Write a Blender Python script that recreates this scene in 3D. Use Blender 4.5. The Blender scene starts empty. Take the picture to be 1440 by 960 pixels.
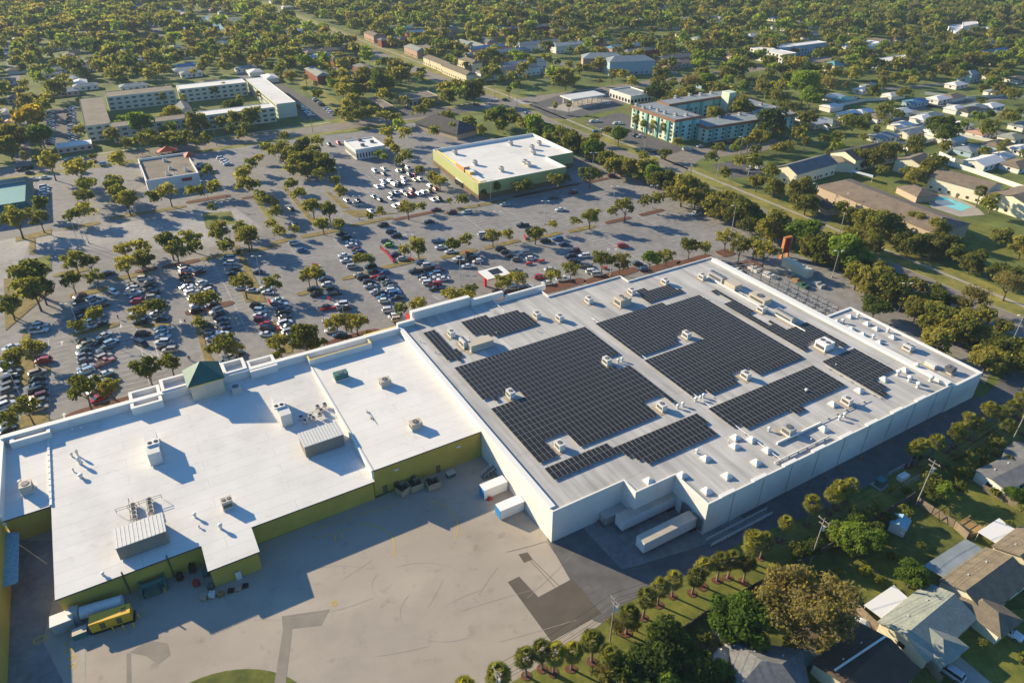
HAZE, SUN, SKY, EXPO = 0.00009, 5.0, 0.080, 0.92
import bpy, math, random
import numpy as np
from mathutils import Vector
R = random.Random(7)
H = 116.0; F = 975.0; CX, CY, HY = 720.0, 480.0, -135.0
P = math.atan((CY-HY)/F); SP, CP = math.sin(P), math.cos(P)
TH = math.radians(30); C30, S30 = math.cos(TH), math.sin(TH)
def G(u, v, z=0.0):                       # photo pixel -> world point on height z
    x = (u-CX)/F; y = (v-CY)/F
    dy, dz = CP-y*SP, -SP-y*CP
    t = (H-z)/(-dz); return (x*t, dy*t)
def PX(x, y, z):                          # world -> photo pixel
    f = y*CP-(z-H)*SP; up = y*SP+(z-H)*CP
    if f < 1: return (-9999., 9999.)
    return (CX+F*x/f, CY-F*up/f)
def ST(x, y): return (x*C30+y*S30, -x*S30+y*C30)
def XY(s, t): return (s*C30-t*S30, s*S30+t*C30)
def GS(u, v, z=0.0): return ST(*G(u, v, z))
def dist(x, y, z=0): return math.sqrt(x*x+y*y+(z-H)**2)
def snap(px, z):                          # pixel polygon -> mall-frame rectilinear polygon
    p = [list(GS(u, v, z)) for u, v in px]; n = len(p)
    q = [list(a) for a in p]
    for i in range(n):
        a, b = p[i], p[(i+1) % n]
        if abs(a[0]-b[0]) > abs(a[1]-b[1]): m = (a[1]+b[1])/2; q[i][1] = m; q[(i+1) % n][1] = m
        else: m = (a[0]+b[0])/2; q[i][0] = m; q[(i+1) % n][0] = m
    return [XY(*a) for a in q]
def inpoly(x, y, poly):
    c = False; j = len(poly)-1
    for i in range(len(poly)):
        xi, yi = poly[i]; xj, yj = poly[j]
        if (yi > y) != (yj > y) and x < (xj-xi)*(y-yi)/(yj-yi)+xi: c = not c
        j = i
    return c
scene = bpy.context.scene
COL = scene.collection
# ------------------------------------------------------------------ materials
MATS = {}
def newmat(name):
    m = bpy.data.materials.new(name); m.use_nodes = True
    MATS[name] = m; return m, m.node_tree.nodes, m.node_tree.links, m.node_tree.nodes['Principled BSDF']
def mat(name, col, rough=.8, metal=0., noise=0., nscale=1., col2=None, spec=.3, bump=0., stretch=None, detail=4., coat=0., nscale2=None, emit=None, seams=None, spots=None):
    m, N, L, B = newmat(name)
    B.inputs['Roughness'].default_value = rough; B.inputs['Metallic'].default_value = metal
    B.inputs['Specular IOR Level'].default_value = spec; B.inputs['Coat Weight'].default_value = coat
    B.inputs['Base Color'].default_value = (*col, 1)
    if noise or col2:
        tc = N.new('ShaderNodeTexCoord'); mp = N.new('ShaderNodeMapping'); nz = N.new('ShaderNodeTexNoise')
        L.new(mp.outputs['Vector'], nz.inputs['Vector'])
        if stretch:
            m0 = N.new('ShaderNodeMapping'); m0.inputs['Rotation'].default_value = (0, 0, stretch[0]); mp.inputs['Scale'].default_value = (stretch[1], stretch[2], 1)
            L.new(tc.outputs['Object'], m0.inputs['Vector']); L.new(m0.outputs['Vector'], mp.inputs['Vector'])
        else: L.new(tc.outputs['Object'], mp.inputs['Vector'])
        nz.inputs['Scale'].default_value = nscale; nz.inputs['Detail'].default_value = detail; nz.inputs['Roughness'].default_value = .6
        cr = N.new('ShaderNodeValToRGB'); c2 = col2 or tuple(max(0, c*(1-noise)) for c in col); c1 = col if col2 else tuple(min(1, c*(1+noise*.6)) for c in col)
        cr.color_ramp.elements[0].position = .34; cr.color_ramp.elements[1].position = .66
        cr.color_ramp.elements[0].color = (*c2, 1); cr.color_ramp.elements[1].color = (*c1, 1)
        L.new(nz.outputs['Fac'], cr.inputs['Fac']); out = cr.outputs['Color']
        if nscale2:
            n2 = N.new('ShaderNodeTexNoise'); n2.inputs['Scale'].default_value = nscale2; n2.inputs['Detail'].default_value = 5
            L.new(tc.outputs['Object'], n2.inputs['Vector'])
            mr = N.new('ShaderNodeMapRange'); mr.inputs[1].default_value = .3; mr.inputs[2].default_value = .7; mr.inputs[3].default_value = .82; mr.inputs[4].default_value = 1.12
            L.new(n2.outputs['Fac'], mr.inputs[0])
            mx = N.new('ShaderNodeVectorMath'); mx.operation = 'SCALE'
            L.new(out, mx.inputs[0]); L.new(mr.outputs[0], mx.inputs['Scale']); out = mx.outputs[0]
        def mul(out, fac):
            mx = N.new('ShaderNodeVectorMath'); mx.operation = 'SCALE'; L.new(out, mx.inputs[0]); L.new(fac, mx.inputs['Scale']); return mx.outputs[0]
        if seams:
            ang, bw, bh, wd, dk = seams
            m0 = N.new('ShaderNodeMapping'); m0.inputs['Rotation'].default_value = (0, 0, ang); L.new(tc.outputs['Object'], m0.inputs['Vector'])
            n3 = N.new('ShaderNodeTexNoise'); n3.inputs['Scale'].default_value = .3; L.new(m0.outputs[0], n3.inputs['Vector'])
            ad = N.new('ShaderNodeMix'); ad.data_type = 'VECTOR'; ad.inputs[0].default_value = .02; L.new(m0.outputs[0], ad.inputs[4]); L.new(n3.outputs['Color'], ad.inputs[5])
            bt = N.new('ShaderNodeTexBrick'); bt.inputs['Scale'].default_value = 1; bt.inputs['Brick Width'].default_value = bw; bt.inputs['Row Height'].default_value = bh; bt.inputs['Mortar Size'].default_value = wd; bt.inputs['Mortar Smooth'].default_value = .4
            bt.inputs['Color1'].default_value = (1, 1, 1, 1); bt.inputs['Color2'].default_value = (.965, .965, .965, 1); bt.inputs['Mortar'].default_value = (dk, dk, dk, 1); L.new(ad.outputs[1], bt.inputs['Vector'])
            bw_ = N.new('ShaderNodeRGBToBW'); L.new(bt.outputs['Color'], bw_.inputs[0]); out = mul(out, bw_.outputs[0])
        for sc, lo, hi, dk in (spots or ()):
            n4 = N.new('ShaderNodeTexNoise'); n4.inputs['Scale'].default_value = sc; n4.inputs['Detail'].default_value = 6; n4.inputs['Roughness'].default_value = .65; L.new(tc.outputs['Object'], n4.inputs['Vector'])
            mr = N.new('ShaderNodeMapRange'); mr.inputs[1].default_value = lo; mr.inputs[2].default_value = hi; mr.inputs[3].default_value = 1; mr.inputs[4].default_value = dk; L.new(n4.outputs['Fac'], mr.inputs[0]); out = mul(out, mr.outputs[0])
        L.new(out, B.inputs['Base Color'])
        if bump:
            bp = N.new('ShaderNodeBump'); bp.inputs['Strength'].default_value = bump; L.new(nz.outputs['Fac'], bp.inputs['Height']); L.new(bp.outputs['Normal'], B.inputs['Normal'])
    if emit: B.inputs['Emission Color'].default_value = (*emit, 1); B.inputs['Emission Strength'].default_value = 1
    return m
def leafmat(name, c1, c2):
    m, N, L, B = newmat(name)
    N.remove(B); out = N['Material Output']
    tc = N.new('ShaderNodeTexCoord'); nz = N.new('ShaderNodeTexNoise'); nz.inputs['Scale'].default_value = .55; nz.inputs['Detail'].default_value = 3
    L.new(tc.outputs['Object'], nz.inputs['Vector'])
    oi = N.new('ShaderNodeObjectInfo')
    ad = N.new('ShaderNodeMath'); ad.operation = 'MULTIPLY_ADD'; ad.inputs[1].default_value = .55
    L.new(oi.outputs['Random'], ad.inputs[0])
    sb = N.new('ShaderNodeMath'); sb.operation = 'SUBTRACT'; sb.inputs[1].default_value = .27
    L.new(nz.outputs['Fac'], sb.inputs[0]); L.new(sb.outputs[0], ad.inputs[2])
    cr = N.new('ShaderNodeValToRGB'); cr.color_ramp.elements[0].position = .25; cr.color_ramp.elements[1].position = .75
    cr.color_ramp.elements[0].color = (*c1, 1); cr.color_ramp.elements[1].color = (*c2, 1); L.new(ad.outputs[0], cr.inputs['Fac'])
    d = N.new('ShaderNodeBsdfDiffuse'); t = N.new('ShaderNodeBsdfTranslucent'); mx = N.new('ShaderNodeMixShader'); mx.inputs[0].default_value = .5
    tv = N.new('ShaderNodeVectorMath'); tv.operation = 'MULTIPLY'; tv.inputs[1].default_value = (2.1, 1.95, .8); L.new(cr.outputs['Color'], tv.inputs[0])
    L.new(cr.outputs['Color'], d.inputs['Color']); L.new(tv.outputs[0], t.inputs['Color'])
    L.new(d.outputs[0], mx.inputs[1]); L.new(t.outputs[0], mx.inputs[2]); L.new(mx.outputs[0], out.inputs['Surface'])
    return m
def attrleaf(name):
    m, N, L, B = newmat(name); N.remove(B); out = N['Material Output']
    a = N.new('ShaderNodeAttribute'); a.attribute_name = 'tint'
    d = N.new('ShaderNodeBsdfDiffuse'); t = N.new('ShaderNodeBsdfTranslucent'); mx = N.new('ShaderNodeMixShader'); mx.inputs[0].default_value = .5
    tv = N.new('ShaderNodeVectorMath'); tv.operation = 'MULTIPLY'; tv.inputs[1].default_value = (2.1, 1.95, .8); L.new(a.outputs['Color'], tv.inputs[0])
    L.new(a.outputs['Color'], d.inputs['Color']); L.new(tv.outputs[0], t.inputs['Color'])
    L.new(d.outputs[0], mx.inputs[1]); L.new(t.outputs[0], mx.inputs[2]); L.new(mx.outputs[0], out.inputs['Surface'])
# ------------------------------------------------------------------ mesh builder
class MB:
    def __init__(s): s.v = []; s.f = []; s.m = []; s.mats = []; s.k = []
    def mi(s, m):
        if m not in s.mats: s.mats.append(m)
        return s.mats.index(m)
    def add(s, vs, fs, m):
        o = len(s.v); k = s.mi(m); s.v += [tuple(map(float, a)) for a in vs]
        for f in fs: s.f.append(tuple(i+o for i in f)); s.m.append(k)
    def poly(s, pts, m): s.add(pts, [tuple(range(len(pts)))], m)
    def flat(s, poly, z, m):
        a = sum(poly[i][0]*poly[(i+1) % len(poly)][1]-poly[(i+1) % len(poly)][0]*poly[i][1] for i in range(len(poly)))
        if a < 0: poly = poly[::-1]
        s.poly([(x, y, z) for x, y in poly], m)
    def prism(s, poly, z0, z1, m, mt=None, bottom=False):
        s.k.append((len(s.v), len(s.f)))
        a = sum(poly[i][0]*poly[(i+1) % len(poly)][1]-poly[(i+1) % len(poly)][0]*poly[i][1] for i in range(len(poly)))
        if a < 0: poly = poly[::-1]
        n = len(poly); vs = [(x, y, z0) for x, y in poly]+[(x, y, z1) for x, y in poly]
        s.add(vs, [(i, (i+1) % n, (i+1) % n+n, i+n) for i in range(n)], m)
        if mt != 0: s.poly([(x, y, z1) for x, y in poly], mt or m)
        if bottom: s.poly([(x, y, z0) for x, y in poly[::-1]], m)
    def box(s, c, d, m, a=0., tx=1., ty=1., mt=None):     # c = centre of base
        s.k.append((len(s.v), len(s.f)))
        ca, sa = math.cos(a), math.sin(a); vs = []
        for z, kx, ky in ((0, 1, 1), (d[2], tx, ty)):
            for sx, sy in ((-1, -1), (1, -1), (1, 1), (-1, 1)):
                x, y = sx*d[0]/2*kx, sy*d[1]/2*ky; vs.append((c[0]+x*ca-y*sa, c[1]+x*sa+y*ca, c[2]+z))
        s.add(vs, [(0, 1, 5, 4), (1, 2, 6, 5), (2, 3, 7, 6), (3, 0, 4, 7), (3, 2, 1, 0)], m); s.add(vs[4:], [(0, 1, 2, 3)], mt or m)
    def tube(s, p0, p1, r0, r1, m, n=8, cap=True):
        s.k.append((len(s.v), len(s.f)))
        p0 = Vector(p0); p1 = Vector(p1); d = (p1-p0)
        if d.length < 1e-6: return
        d.normalize(); a = d.orthogonal().normalized(); b = d.cross(a); vs = []
        for p, r in ((p0, r0), (p1, r1)):
            for i in range(n):
                t = 2*math.pi*i/n; vs.append(p+a*(r*math.cos(t))+b*(r*math.sin(t)))
        fs = [(i, (i+1) % n, (i+1) % n+n, i+n) for i in range(n)]
        if cap: fs += [tuple(range(n))[::-1], tuple(range(n, 2*n))]
        s.add(vs, fs, m)
    def dome(s, c, r, h, m, n=10, k=3):
        s.k.append((len(s.v), len(s.f)))
        vs = []; fs = []
        for j in range(k):
            t = math.pi/2*j/k
            for i in range(n):
                a = 2*math.pi*i/n; vs.append((c[0]+r*math.cos(t)*math.cos(a), c[1]+r*math.cos(t)*math.sin(a), c[2]+h*math.sin(t)))
        vs.append((c[0], c[1], c[2]+h))
        for j in range(k-1):
            for i in range(n): fs.append((j*n+i, j*n+(i+1) % n, (j+1)*n+(i+1) % n, (j+1)*n+i))
        for i in range(n): fs.append(((k-1)*n+i, (k-1)*n+(i+1) % n, k*n))
        s.add(vs, fs, m)
    def mesh(s, name, off=(0, 0, 0)):
        me = bpy.data.meshes.new(name)
        me.from_pydata([(a-off[0], b-off[1], c-off[2]) for a, b, c in s.v], [], s.f)
        for m in s.mats: me.materials.append(MATS[m])
        me.polygons.foreach_set('material_index', s.m); me.update(); return me
    def build(s, name, parent=None, loc=None):
        off = parent.location[:] if parent else (loc or (0, 0, 0))
        if parent and parent.get('_top'):
            off = parent['_top']
        o = bpy.data.objects.new(name, s.mesh(name, off)); COL.objects.link(o)
        if parent: o.parent = parent
        elif loc: o.location = loc
        return o
def build_parts(b, name, parent=None):        # one object per primitive added
    b.k.append((len(b.v), len(b.f)))
    for (v0, f0), (v1, f1) in zip(b.k[:-1], b.k[1:]):
        if f1 == f0: continue
        c = MB(); c.mats = list(b.mats); c.v = b.v[v0:v1]; c.f = [tuple(i-v0 for i in f) for f in b.f[f0:f1]]; c.m = b.m[f0:f1]; c.build(name, parent)
MB.parts = lambda s, name, parent=None: build_parts(s, name, parent)
def sub(o, parent, ref):                   # build helper for sub-parts whose parent sits at local zero
    o.parent = parent; return o
# ------------------------------------------------------------------ labels
REG = []
ORD = 'first second third fourth fifth sixth seventh eighth ninth tenth eleventh twelfth thirteenth fourteenth fifteenth sixteenth seventeenth eighteenth nineteenth twentieth'.split()
def reg(o, desc, place, cat, group=None):
    o['category'] = cat
    if group: o['group'] = group
    REG.append((o, desc, place)); return o
def thing(name, loc, desc, place, cat, group=None, rz=0):
    o = bpy.data.objects.new(name, None); COL.objects.link(o); o.location = loc; o.rotation_euler = (0, 0, rz)
    o.empty_display_size = .5
    return reg(o, desc, place, cat, group)
def struct(o): o['kind'] = 'structure'; return o
def ordw(i):
    if i < 20: return ORD[i]
    n = i+1; t = {2: 'twenty', 3: 'thirty', 4: 'forty', 5: 'fifty', 6: 'sixty'}[n//10]
    return {20: 'twentieth', 30: 'thirtieth', 40: 'fortieth'}.get(n, t+'-'+ORD[n % 10-1])
def finish_labels():
    bpy.context.view_layer.update()
    groups = {}
    for o, d, p in REG: groups.setdefault((d, p), []).append(o)
    for (d, p), L in groups.items():
        if len(L) == 1: L[0]['label'] = (d+' '+p).strip(); continue
        pts = [(PX(*o.matrix_world.translation), o) for o in L]
        us = [a[0][0] for a in pts]; vs = [a[0][1] for a in pts]
        hor = (max(us)-min(us)) >= (max(vs)-min(vs))
        pts.sort(key=lambda a: a[0][0] if hor else a[0][1])
        for i, (_, o) in enumerate(pts): o['label'] = ('%s %s from the %s %s' % (ordw(i), d, 'left' if hor else 'top', p)).strip()
    for o, _, _ in REG:
        n = len(o['label'].split())
        if n > 16 or n < 4: print('LABEL LEN', n, o['label'])
LAND = [(58, 170, 'west of the lawn court apartments'), (260, 60, 'below the glaring pond, top left'), (60, 40, 'in the far top left suburb'), (560, 15, 'beside the lake with fountain'), (470, 60, 'around the red brick townhouses'), (160, 90, 'behind the brown-roofed court wing'), (330, 90, 'behind the white-roofed court wing'),
 (440, 120, 'right of the courtyard block'), (230, 190, 'behind the brown flat roof'), (120, 260, 'beside the entrance drive on the left'), (230, 290, 'around the brown flat-roofed shop'), (30, 320, 'near the green mansard shop'), (420, 225, 'in the grove left of the striped shop'), (45, 390, 'round the left lawn island'), (400, 290, 'on the drive islands above the car park'),
 (545, 120, 'near the tan flat-roofed bank'), (620, 50, 'among the brick apartments, top centre'), (760, 60, 'among brick apartments behind the road'), (760, 120, 'opposite the fuel station'), (640, 165, 'around the dark hip-roofed restaurant'), (520, 230, 'near the striped shop'), (640, 260, 'in front of the green-walled store'), (780, 170, 'behind the green-walled store'),
 (870, 220, 'along the main road by the crossing'), (900, 40, 'in the woods at top centre right'), (1000, 100, 'behind the mint apartment block'), (1060, 210, 'between the mint block and the cream apartments'), (1120, 50, 'in the woods at top right'), (1300, 50, 'near the white school at top right'), (1400, 110, 'near the blue-roofed hall'), (1180, 120, 'above the right-hand bungalows'), (1330, 180, 'among the bungalows with white fences'),
 (1250, 240, 'among the brown-roofed apartments'), (1400, 320, 'right of the swimming pool'), (1150, 260, 'left of the long brown apartment roof'), (1060, 310, 'in the hedge beside the main road'), (1200, 360, 'right of the pylon sign'), (1350, 440, 'in the hedge right of the big store'), (1000, 345, 'right end of the big car park'), (860, 290, 'in the empty right-hand car park'),
 (700, 330, 'above the red-legged canopy'), (780, 390, 'beside the red-legged canopy'), (560, 350, 'in the middle car park'), (600, 430, 'outside the big store front'), (500, 440, 'in the lot left of the big store'), (430, 400, 'in the car park above the yellow parapet'), (340, 400, 'in the car park above the green tower'), (270, 460, 'just above the green tower'), (250, 360, 'at the far end of the left rows'), (180, 420, 'in the left-hand car park'), (110, 400, 'at the left end of the rows'), (100, 540, 'by the left end of the white roof'), (230, 520, 'left of the green tower'),
 (1200, 700, 'behind the service road'), (1100, 860, 'in the back gardens at bottom right'), (900, 900, 'at the bottom of the yard'), (1300, 820, 'beside the pale-green-roofed house'), (1400, 640, 'behind the far end of the service road')]
def place_of(u, v): return min(LAND, key=lambda a: (a[0]-u)**2+((a[1]-v)*1.6)**2)[2]
# ------------------------------------------------------------------ palette
mat('grass', (.16, .165, .03), .95, nscale=.3, col2=(.075, .095, .02), nscale2=.9, spots=((.12, .5, .65, .72),))
mat('suburb_ground', (.17, .20, .045), .95, nscale=.03, col2=(.07, .10, .022), nscale2=.12, detail=8)
mat('lawn', (.20, .20, .034), .95, nscale=.25, col2=(.105, .125, .022), nscale2=1.4, spots=((.35, .56, .68, .72), (1.5, .58, .7, .75)))
mat('drygrass', (.30, .22, .07), .95, nscale=.4, col2=(.15, .13, .045), nscale2=2)
mat('verge', (.30, .27, .06), .95, nscale=.12, col2=(.15, .155, .035), nscale2=.8)
mat('mulch', (.17, .075, .045), .95, nscale=1.2, col2=(.10, .045, .03)); mat('roof_stain', (.44, .37, .27), .9, nscale=1, col2=(.36, .29, .20))
mat('dirt', (.17, .125, .075), .95, nscale=.4, col2=(.10, .08, .05))
mat('asphalt', (.275, .262, .245), .9, nscale=.035, col2=(.215, .205, .195), nscale2=.35, detail=8, spots=((.12, .55, .7, .86), (.6, .62, .72, .84)))
mat('asphalt2', (.135, .128, .12), .9, nscale=.05, col2=(.10, .096, .092), nscale2=.4, detail=8)
mat('asphalt_old', (.40, .38, .35), .9, nscale=.04, col2=(.25, .235, .22), nscale2=.6, detail=8)
mat('road', (.26, .225, .185), .9, nscale=.03, col2=(.21, .185, .155), nscale2=.3, detail=6)
mat('street', (.20, .195, .185), .9, nscale=.05, col2=(.16, .155, .145))
mat('yard', (.41, .355, .285), .88, nscale=.10, col2=(.355, .31, .25), nscale2=.03, detail=14, stretch=(-TH+.3, .4, 1.), spots=((.045, .50, .68, .84), (.30, .58, .70, .80), (1.6, .63, .72, .75)))
mat('yard_pale', (.33, .31, .26), .88, nscale=.05, col2=(.25, .235, .20), nscale2=.4, detail=8)
mat('patch', (.125, .105, .08), .9, nscale=.15, col2=(.10, .085, .065))
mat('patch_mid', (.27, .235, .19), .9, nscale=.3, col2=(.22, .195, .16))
mat('service', (.15, .145, .14), .9, nscale=.05, col2=(.11, .107, .103), nscale2=.4, detail=8)
mat('apron', (.27, .26, .24), .9, nscale=.15, col2=(.18, .175, .165), nscale2=.8)
mat('concrete', (.42, .38, .32), .9, nscale=.3, col2=(.33, .30, .26))
mat('kerb', (.40, .36, .28), .9); mat('paint', (.62, .60, .55), .7); mat('yellow_paint', (.55, .38, .07), .7); mat('tyre_mark', (.345, .305, .25), .9)
mat('bluepaint', (.08, .22, .42), .7)
mat('water', (.30, .34, .34), .12, spec=.8); mat('pool', (.05, .55, .65), .1, spec=.6)
mat('white_roof', (.77, .745, .69), .8, nscale=.13, col2=(.71, .685, .63), detail=8, seams=(-TH, 30, 3.1, .07, .80), spots=((.05, .50, .68, .86), (.35, .58, .70, .88), (1.2, .66, .74, .75)))
mat('store_roof', (.57, .55, .51), .8, nscale=.5, col2=(.38, .37, .345), stretch=(-TH, 1., .07), nscale2=.10, detail=6, seams=(-TH+math.pi/2, 36, 6.2, .09, .72), spots=((.10, .55, .72, .82), (.9, .62, .72, .8)))
mat('white_wall', (.76, .73, .67), .8, nscale=.3, col2=(.71, .68, .62), stretch=(0, 1, 1), spots=((.22, .52, .70, .88), (1.3, .62, .74, .85))); mat('cap', (.78, .76, .70), .7)
mat('yellow_wall', (.52, .385, .07), .85, nscale=.15, col2=(.42, .315, .06)); mat('yellow_cap', (.72, .52, .05), .7)
mat('dark_edge', (.05, .05, .055), .6); mat('downpipe', (.10, .10, .06), .6)
mat('green_tile', (.03, .13, .105), .5, nscale=.5, col2=(.022, .095, .08)); mat('olive_tile', (.28, .26, .11), .6)
mat('beige_wall', (.60, .52, .40), .85, nscale=.3, col2=(.5, .44, .35))
mat('green_wall', (.40, .42, .17), .85); mat('lemon_wall', (.72, .62, .20), .85); mat('orange_wall', (.66, .30, .10), .8); mat('gold_wall', (.78, .50, .10), .8)
mat('brown_base', (.16, .11, .06), .85); mat('glass', (.02, .025, .03), .12, spec=.7); mat('bluedark', (.03, .045, .06), .3, spec=.6)
mat('panel', (.020, .020, .021), .4, spec=.3); mat('panel_frame', (.42, .42, .41), .5, metal=.5)
mat('metal', (.52, .51, .48), .5, metal=.4); mat('metal_lt', (.68, .67, .63), .55, nscale=1.5, col2=(.58, .57, .53)); mat('metal_dk', (.12, .12, .12), .5); mat('beige_unit', (.58, .50, .38), .6, nscale=2, col2=(.48, .42, .33))
mat('black', (.015, .015, .015), .5); mat('sky_white', (.82, .80, .76), .5); mat('rust', (.35, .17, .07), .9)
mat('teal_box', (.05, .16, .15), .6); mat('gen_yellow', (.72, .42, .03), .5); mat('green_dump', (.05, .12, .09), .6); mat('tan_dump', (.38, .30, .20), .7)
mat('trailer_white', (.70, .70, .68), .45, nscale=.8, col2=(.62, .62, .60)); mat('trailer_roof', (.52, .46, .36), .6, nscale=.3, col2=(.42, .38, .31)); mat('blue_door', (.03, .22, .50), .5)
mat('cart_red', (.55, .03, .03), .5); mat('sign_red', (.33, .02, .02), .5); mat('orange_post', (.52, .20, .06), .6)
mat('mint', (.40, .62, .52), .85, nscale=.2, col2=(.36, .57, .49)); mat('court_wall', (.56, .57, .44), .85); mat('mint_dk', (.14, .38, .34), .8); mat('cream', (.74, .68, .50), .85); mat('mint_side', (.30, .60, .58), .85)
mat('mint_cream', (.62, .68, .52), .85); mat('terracotta', (.26, .14, .085), .85); mat('brownroof', (.24, .185, .13), .9, nscale=.3, col2=(.17, .135, .10), nscale2=1.5); mat('tar', (.25, .205, .155), .9, nscale=.15, col2=(.18, .15, .115), nscale2=.8)
mat('greyroof', (.20, .20, .195), .9, nscale=.4, col2=(.14, .14, .14), nscale2=2); mat('bluegrey_roof', (.27, .31, .32), .8, nscale=.3, col2=(.21, .24, .25)); mat('sage_roof', (.31, .33, .27), .85, nscale=.35, col2=(.25, .27, .23), nscale2=2.2)
mat('brown_shingle', (.23, .185, .125), .9, nscale=.5, col2=(.165, .135, .095), nscale2=2.5); mat('dark_roof', (.085, .08, .075), .9, nscale=.4, col2=(.055, .055, .05)); mat('dusk_roof', (.11, .075, .055), .9, nscale=.4, col2=(.075, .055, .04))
mat('redroof', (.45, .07, .035), .7); mat('redbrick', (.26, .07, .04), .9, nscale=.6, col2=(.19, .055, .035)); mat('pinkbrick', (.45, .30, .22), .9); mat('tealroof', (.12, .30, .30), .7); mat('blueroof', (.10, .24, .36), .7); mat('tileroof', (.52, .30, .20), .8)
mat('housewhite', (.70, .67, .60), .85); mat('housecream', (.62, .55, .38), .85); mat('housetan', (.45, .36, .26), .85); mat('houseblue', (.33, .45, .50), .85); mat('housepink', (.58, .40, .32), .85)
mat('fence_white', (.74, .71, .64), .7); mat('fence_wood', (.28, .22, .15), .9, nscale=1.5, col2=(.19, .15, .11)); mat('fence_dark', (.09, .08, .065), .9); mat('wood', (.30, .19, .09), .9); mat('deck', (.42, .27, .10), .9)
mat('pole_wood', (.30, .27, .23), .9); mat('pole_metal', (.55, .54, .50), .5, metal=.3); mat('wire', (.03, .03, .03), .6); mat('insulator', (.6, .6, .58), .4)
mat('bark', (.16, .125, .09), .95, nscale=3, col2=(.10, .08, .06)); mat('palm_bark', (.22, .18, .14), .95)
mat('tarp_blue', (.30, .50, .55), .6, nscale=1.5, col2=(.18, .33, .38)); mat('tarp_white', (.62, .66, .66), .7)
mat('tyre', (.012, .012, .012), .8); mat('rim', (.35, .35, .36), .4, metal=.7); mat('headlight', (.75, .75, .72), .15); mat('taillight', (.40, .015, .01), .25)
mat('skin', (.45, .28, .2), .7); mat('cloth_dark', (.03, .035, .05), .9); mat('cloth_red', (.4, .04, .04), .9); mat('cloth_white', (.7, .7, .7), .9)
CARC = dict(w=('white', (.72, .72, .70)), s=('silver', (.42, .43, .44)), g=('grey', (.16, .17, .18)), k=('black', (.02, .021, .024)), n=('dark blue', (.02, .045, .11)), b=('blue', (.05, .16, .34)),
            r=('red', (.42, .02, .02)), m=('maroon', (.14, .012, .02)), t=('beige', (.50, .42, .32)), e=('dark green', (.03, .055, .045)), l=('lime green', (.28, .55, .02)), o=('salmon', (.60, .26, .18)), p=('pale blue', (.35, .50, .58)))
for k_, (n_, c_) in CARC.items(): mat('car_'+k_, c_, .28, metal=.15, spec=.5, coat=.6)

# ------------------------------------------------------------------ ground and paving
BLOCK = []            # footprints (world polygons) where no random tree or house may stand
PAVED = []
def Gp(px, z=0): return [G(u, v, z) for u, v in px]
def sheet(name, poly, z, m, block=True):
    b = MB(); b.flat(poly, z, m); o = struct(b.build(name))
    if block: PAVED.append(poly)
    return o
def STp(l): return [XY(*a) for a in l]
def strect(s0, s1, t0, t1): return STp([(s0, t0), (s1, t0), (s1, t1), (s0, t1)])
b = MB(); b.poly([(-7000, -800, 0), (7000, -800, 0), (7000, 9000, 0), (-7000, 9000, 0)], 'suburb_ground'); struct(b.build('ground'))
# main car park, kept in the mall frame
lot = STp([(-150, 172), (-40, 165), (60, 160), (178, 156), (192, 150), (196, 158), (214, 165), (216, 300), (222, 405), (150, 412), (20, 418), (-75, 420), (-80, 300), (-150, 295)])
lot = Gp([(-60, 640), (13, 606), (560, 466), (1000, 372), (1052, 378), (1085, 362), (1108, 352), (1100, 334), (985, 282), (880, 247), (820, 222), (700, 196), (640, 186), (585, 172), (500, 186), (400, 196), (330, 205), (280, 210), (200, 222), (146, 226), (100, 235), (40, 244), (-40, 254), (-60, 400)])
sheet('parking_lot', lot, .004, 'asphalt')
sheet('parking_lot_old_surface', Gp([(-60, 352), (40, 330), (150, 318), (240, 302), (330, 292), (372, 322), (340, 345), (230, 350), (150, 352), (40, 345), (20, 400), (-60, 420)]), .008, 'asphalt_old')
sheet('parking_lot_old_surface', Gp([(1005, 352), (1060, 372), (1150, 372), (1290, 437), (1372, 482), (1330, 492), (1200, 428), (1165, 442), (1060, 395)]), .008, 'asphalt')
sheet('side_parking_lot', Gp([(1045, 375), (1105, 352), (1150, 368), (1255, 415), (1300, 440), (1375, 485), (1395, 520), (1385, 540), (1340, 500), (1200, 440), (1165, 447), (1100, 425)]), .006, 'asphalt')
# service yard and road behind the shops
sheet('service_yard', Gp([(-40, 745), (75, 742), (300, 790), (530, 700), (676, 636), (772, 758), (870, 797), (905, 832), (846, 876), (800, 912), (700, 975), (640, 1010), (520, 1040), (-60, 1040)]), .006, 'yard')
sheet('service_road', Gp([(769, 757), (870, 700), (955, 680), (996, 720), (1345, 565), (1386, 556), (1420, 520), (1480, 500), (1480, 545), (1420, 575), (1250, 668), (1140, 725), (1060, 752), (960, 810), (905, 835), (846, 876), (834, 872)]), .012, 'service')
sheet('loading_apron', Gp([(818, 740), (868, 717), (1010, 700), (1060, 740), (978, 770), (875, 801)]), .018, 'apron')
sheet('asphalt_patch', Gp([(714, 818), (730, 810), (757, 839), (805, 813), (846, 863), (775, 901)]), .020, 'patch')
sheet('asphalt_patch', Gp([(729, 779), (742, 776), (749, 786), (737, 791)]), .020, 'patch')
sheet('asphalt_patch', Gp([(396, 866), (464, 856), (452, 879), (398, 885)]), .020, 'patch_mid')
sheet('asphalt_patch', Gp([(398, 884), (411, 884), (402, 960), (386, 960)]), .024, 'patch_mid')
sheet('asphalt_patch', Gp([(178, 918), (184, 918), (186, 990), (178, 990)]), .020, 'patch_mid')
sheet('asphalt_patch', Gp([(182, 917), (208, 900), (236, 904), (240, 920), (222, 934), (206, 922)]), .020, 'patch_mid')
sheet('concrete_yard_strip', Gp([(112, 906), (120, 910), (120, 1000), (112, 1000)]), .022, 'concrete')
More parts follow.
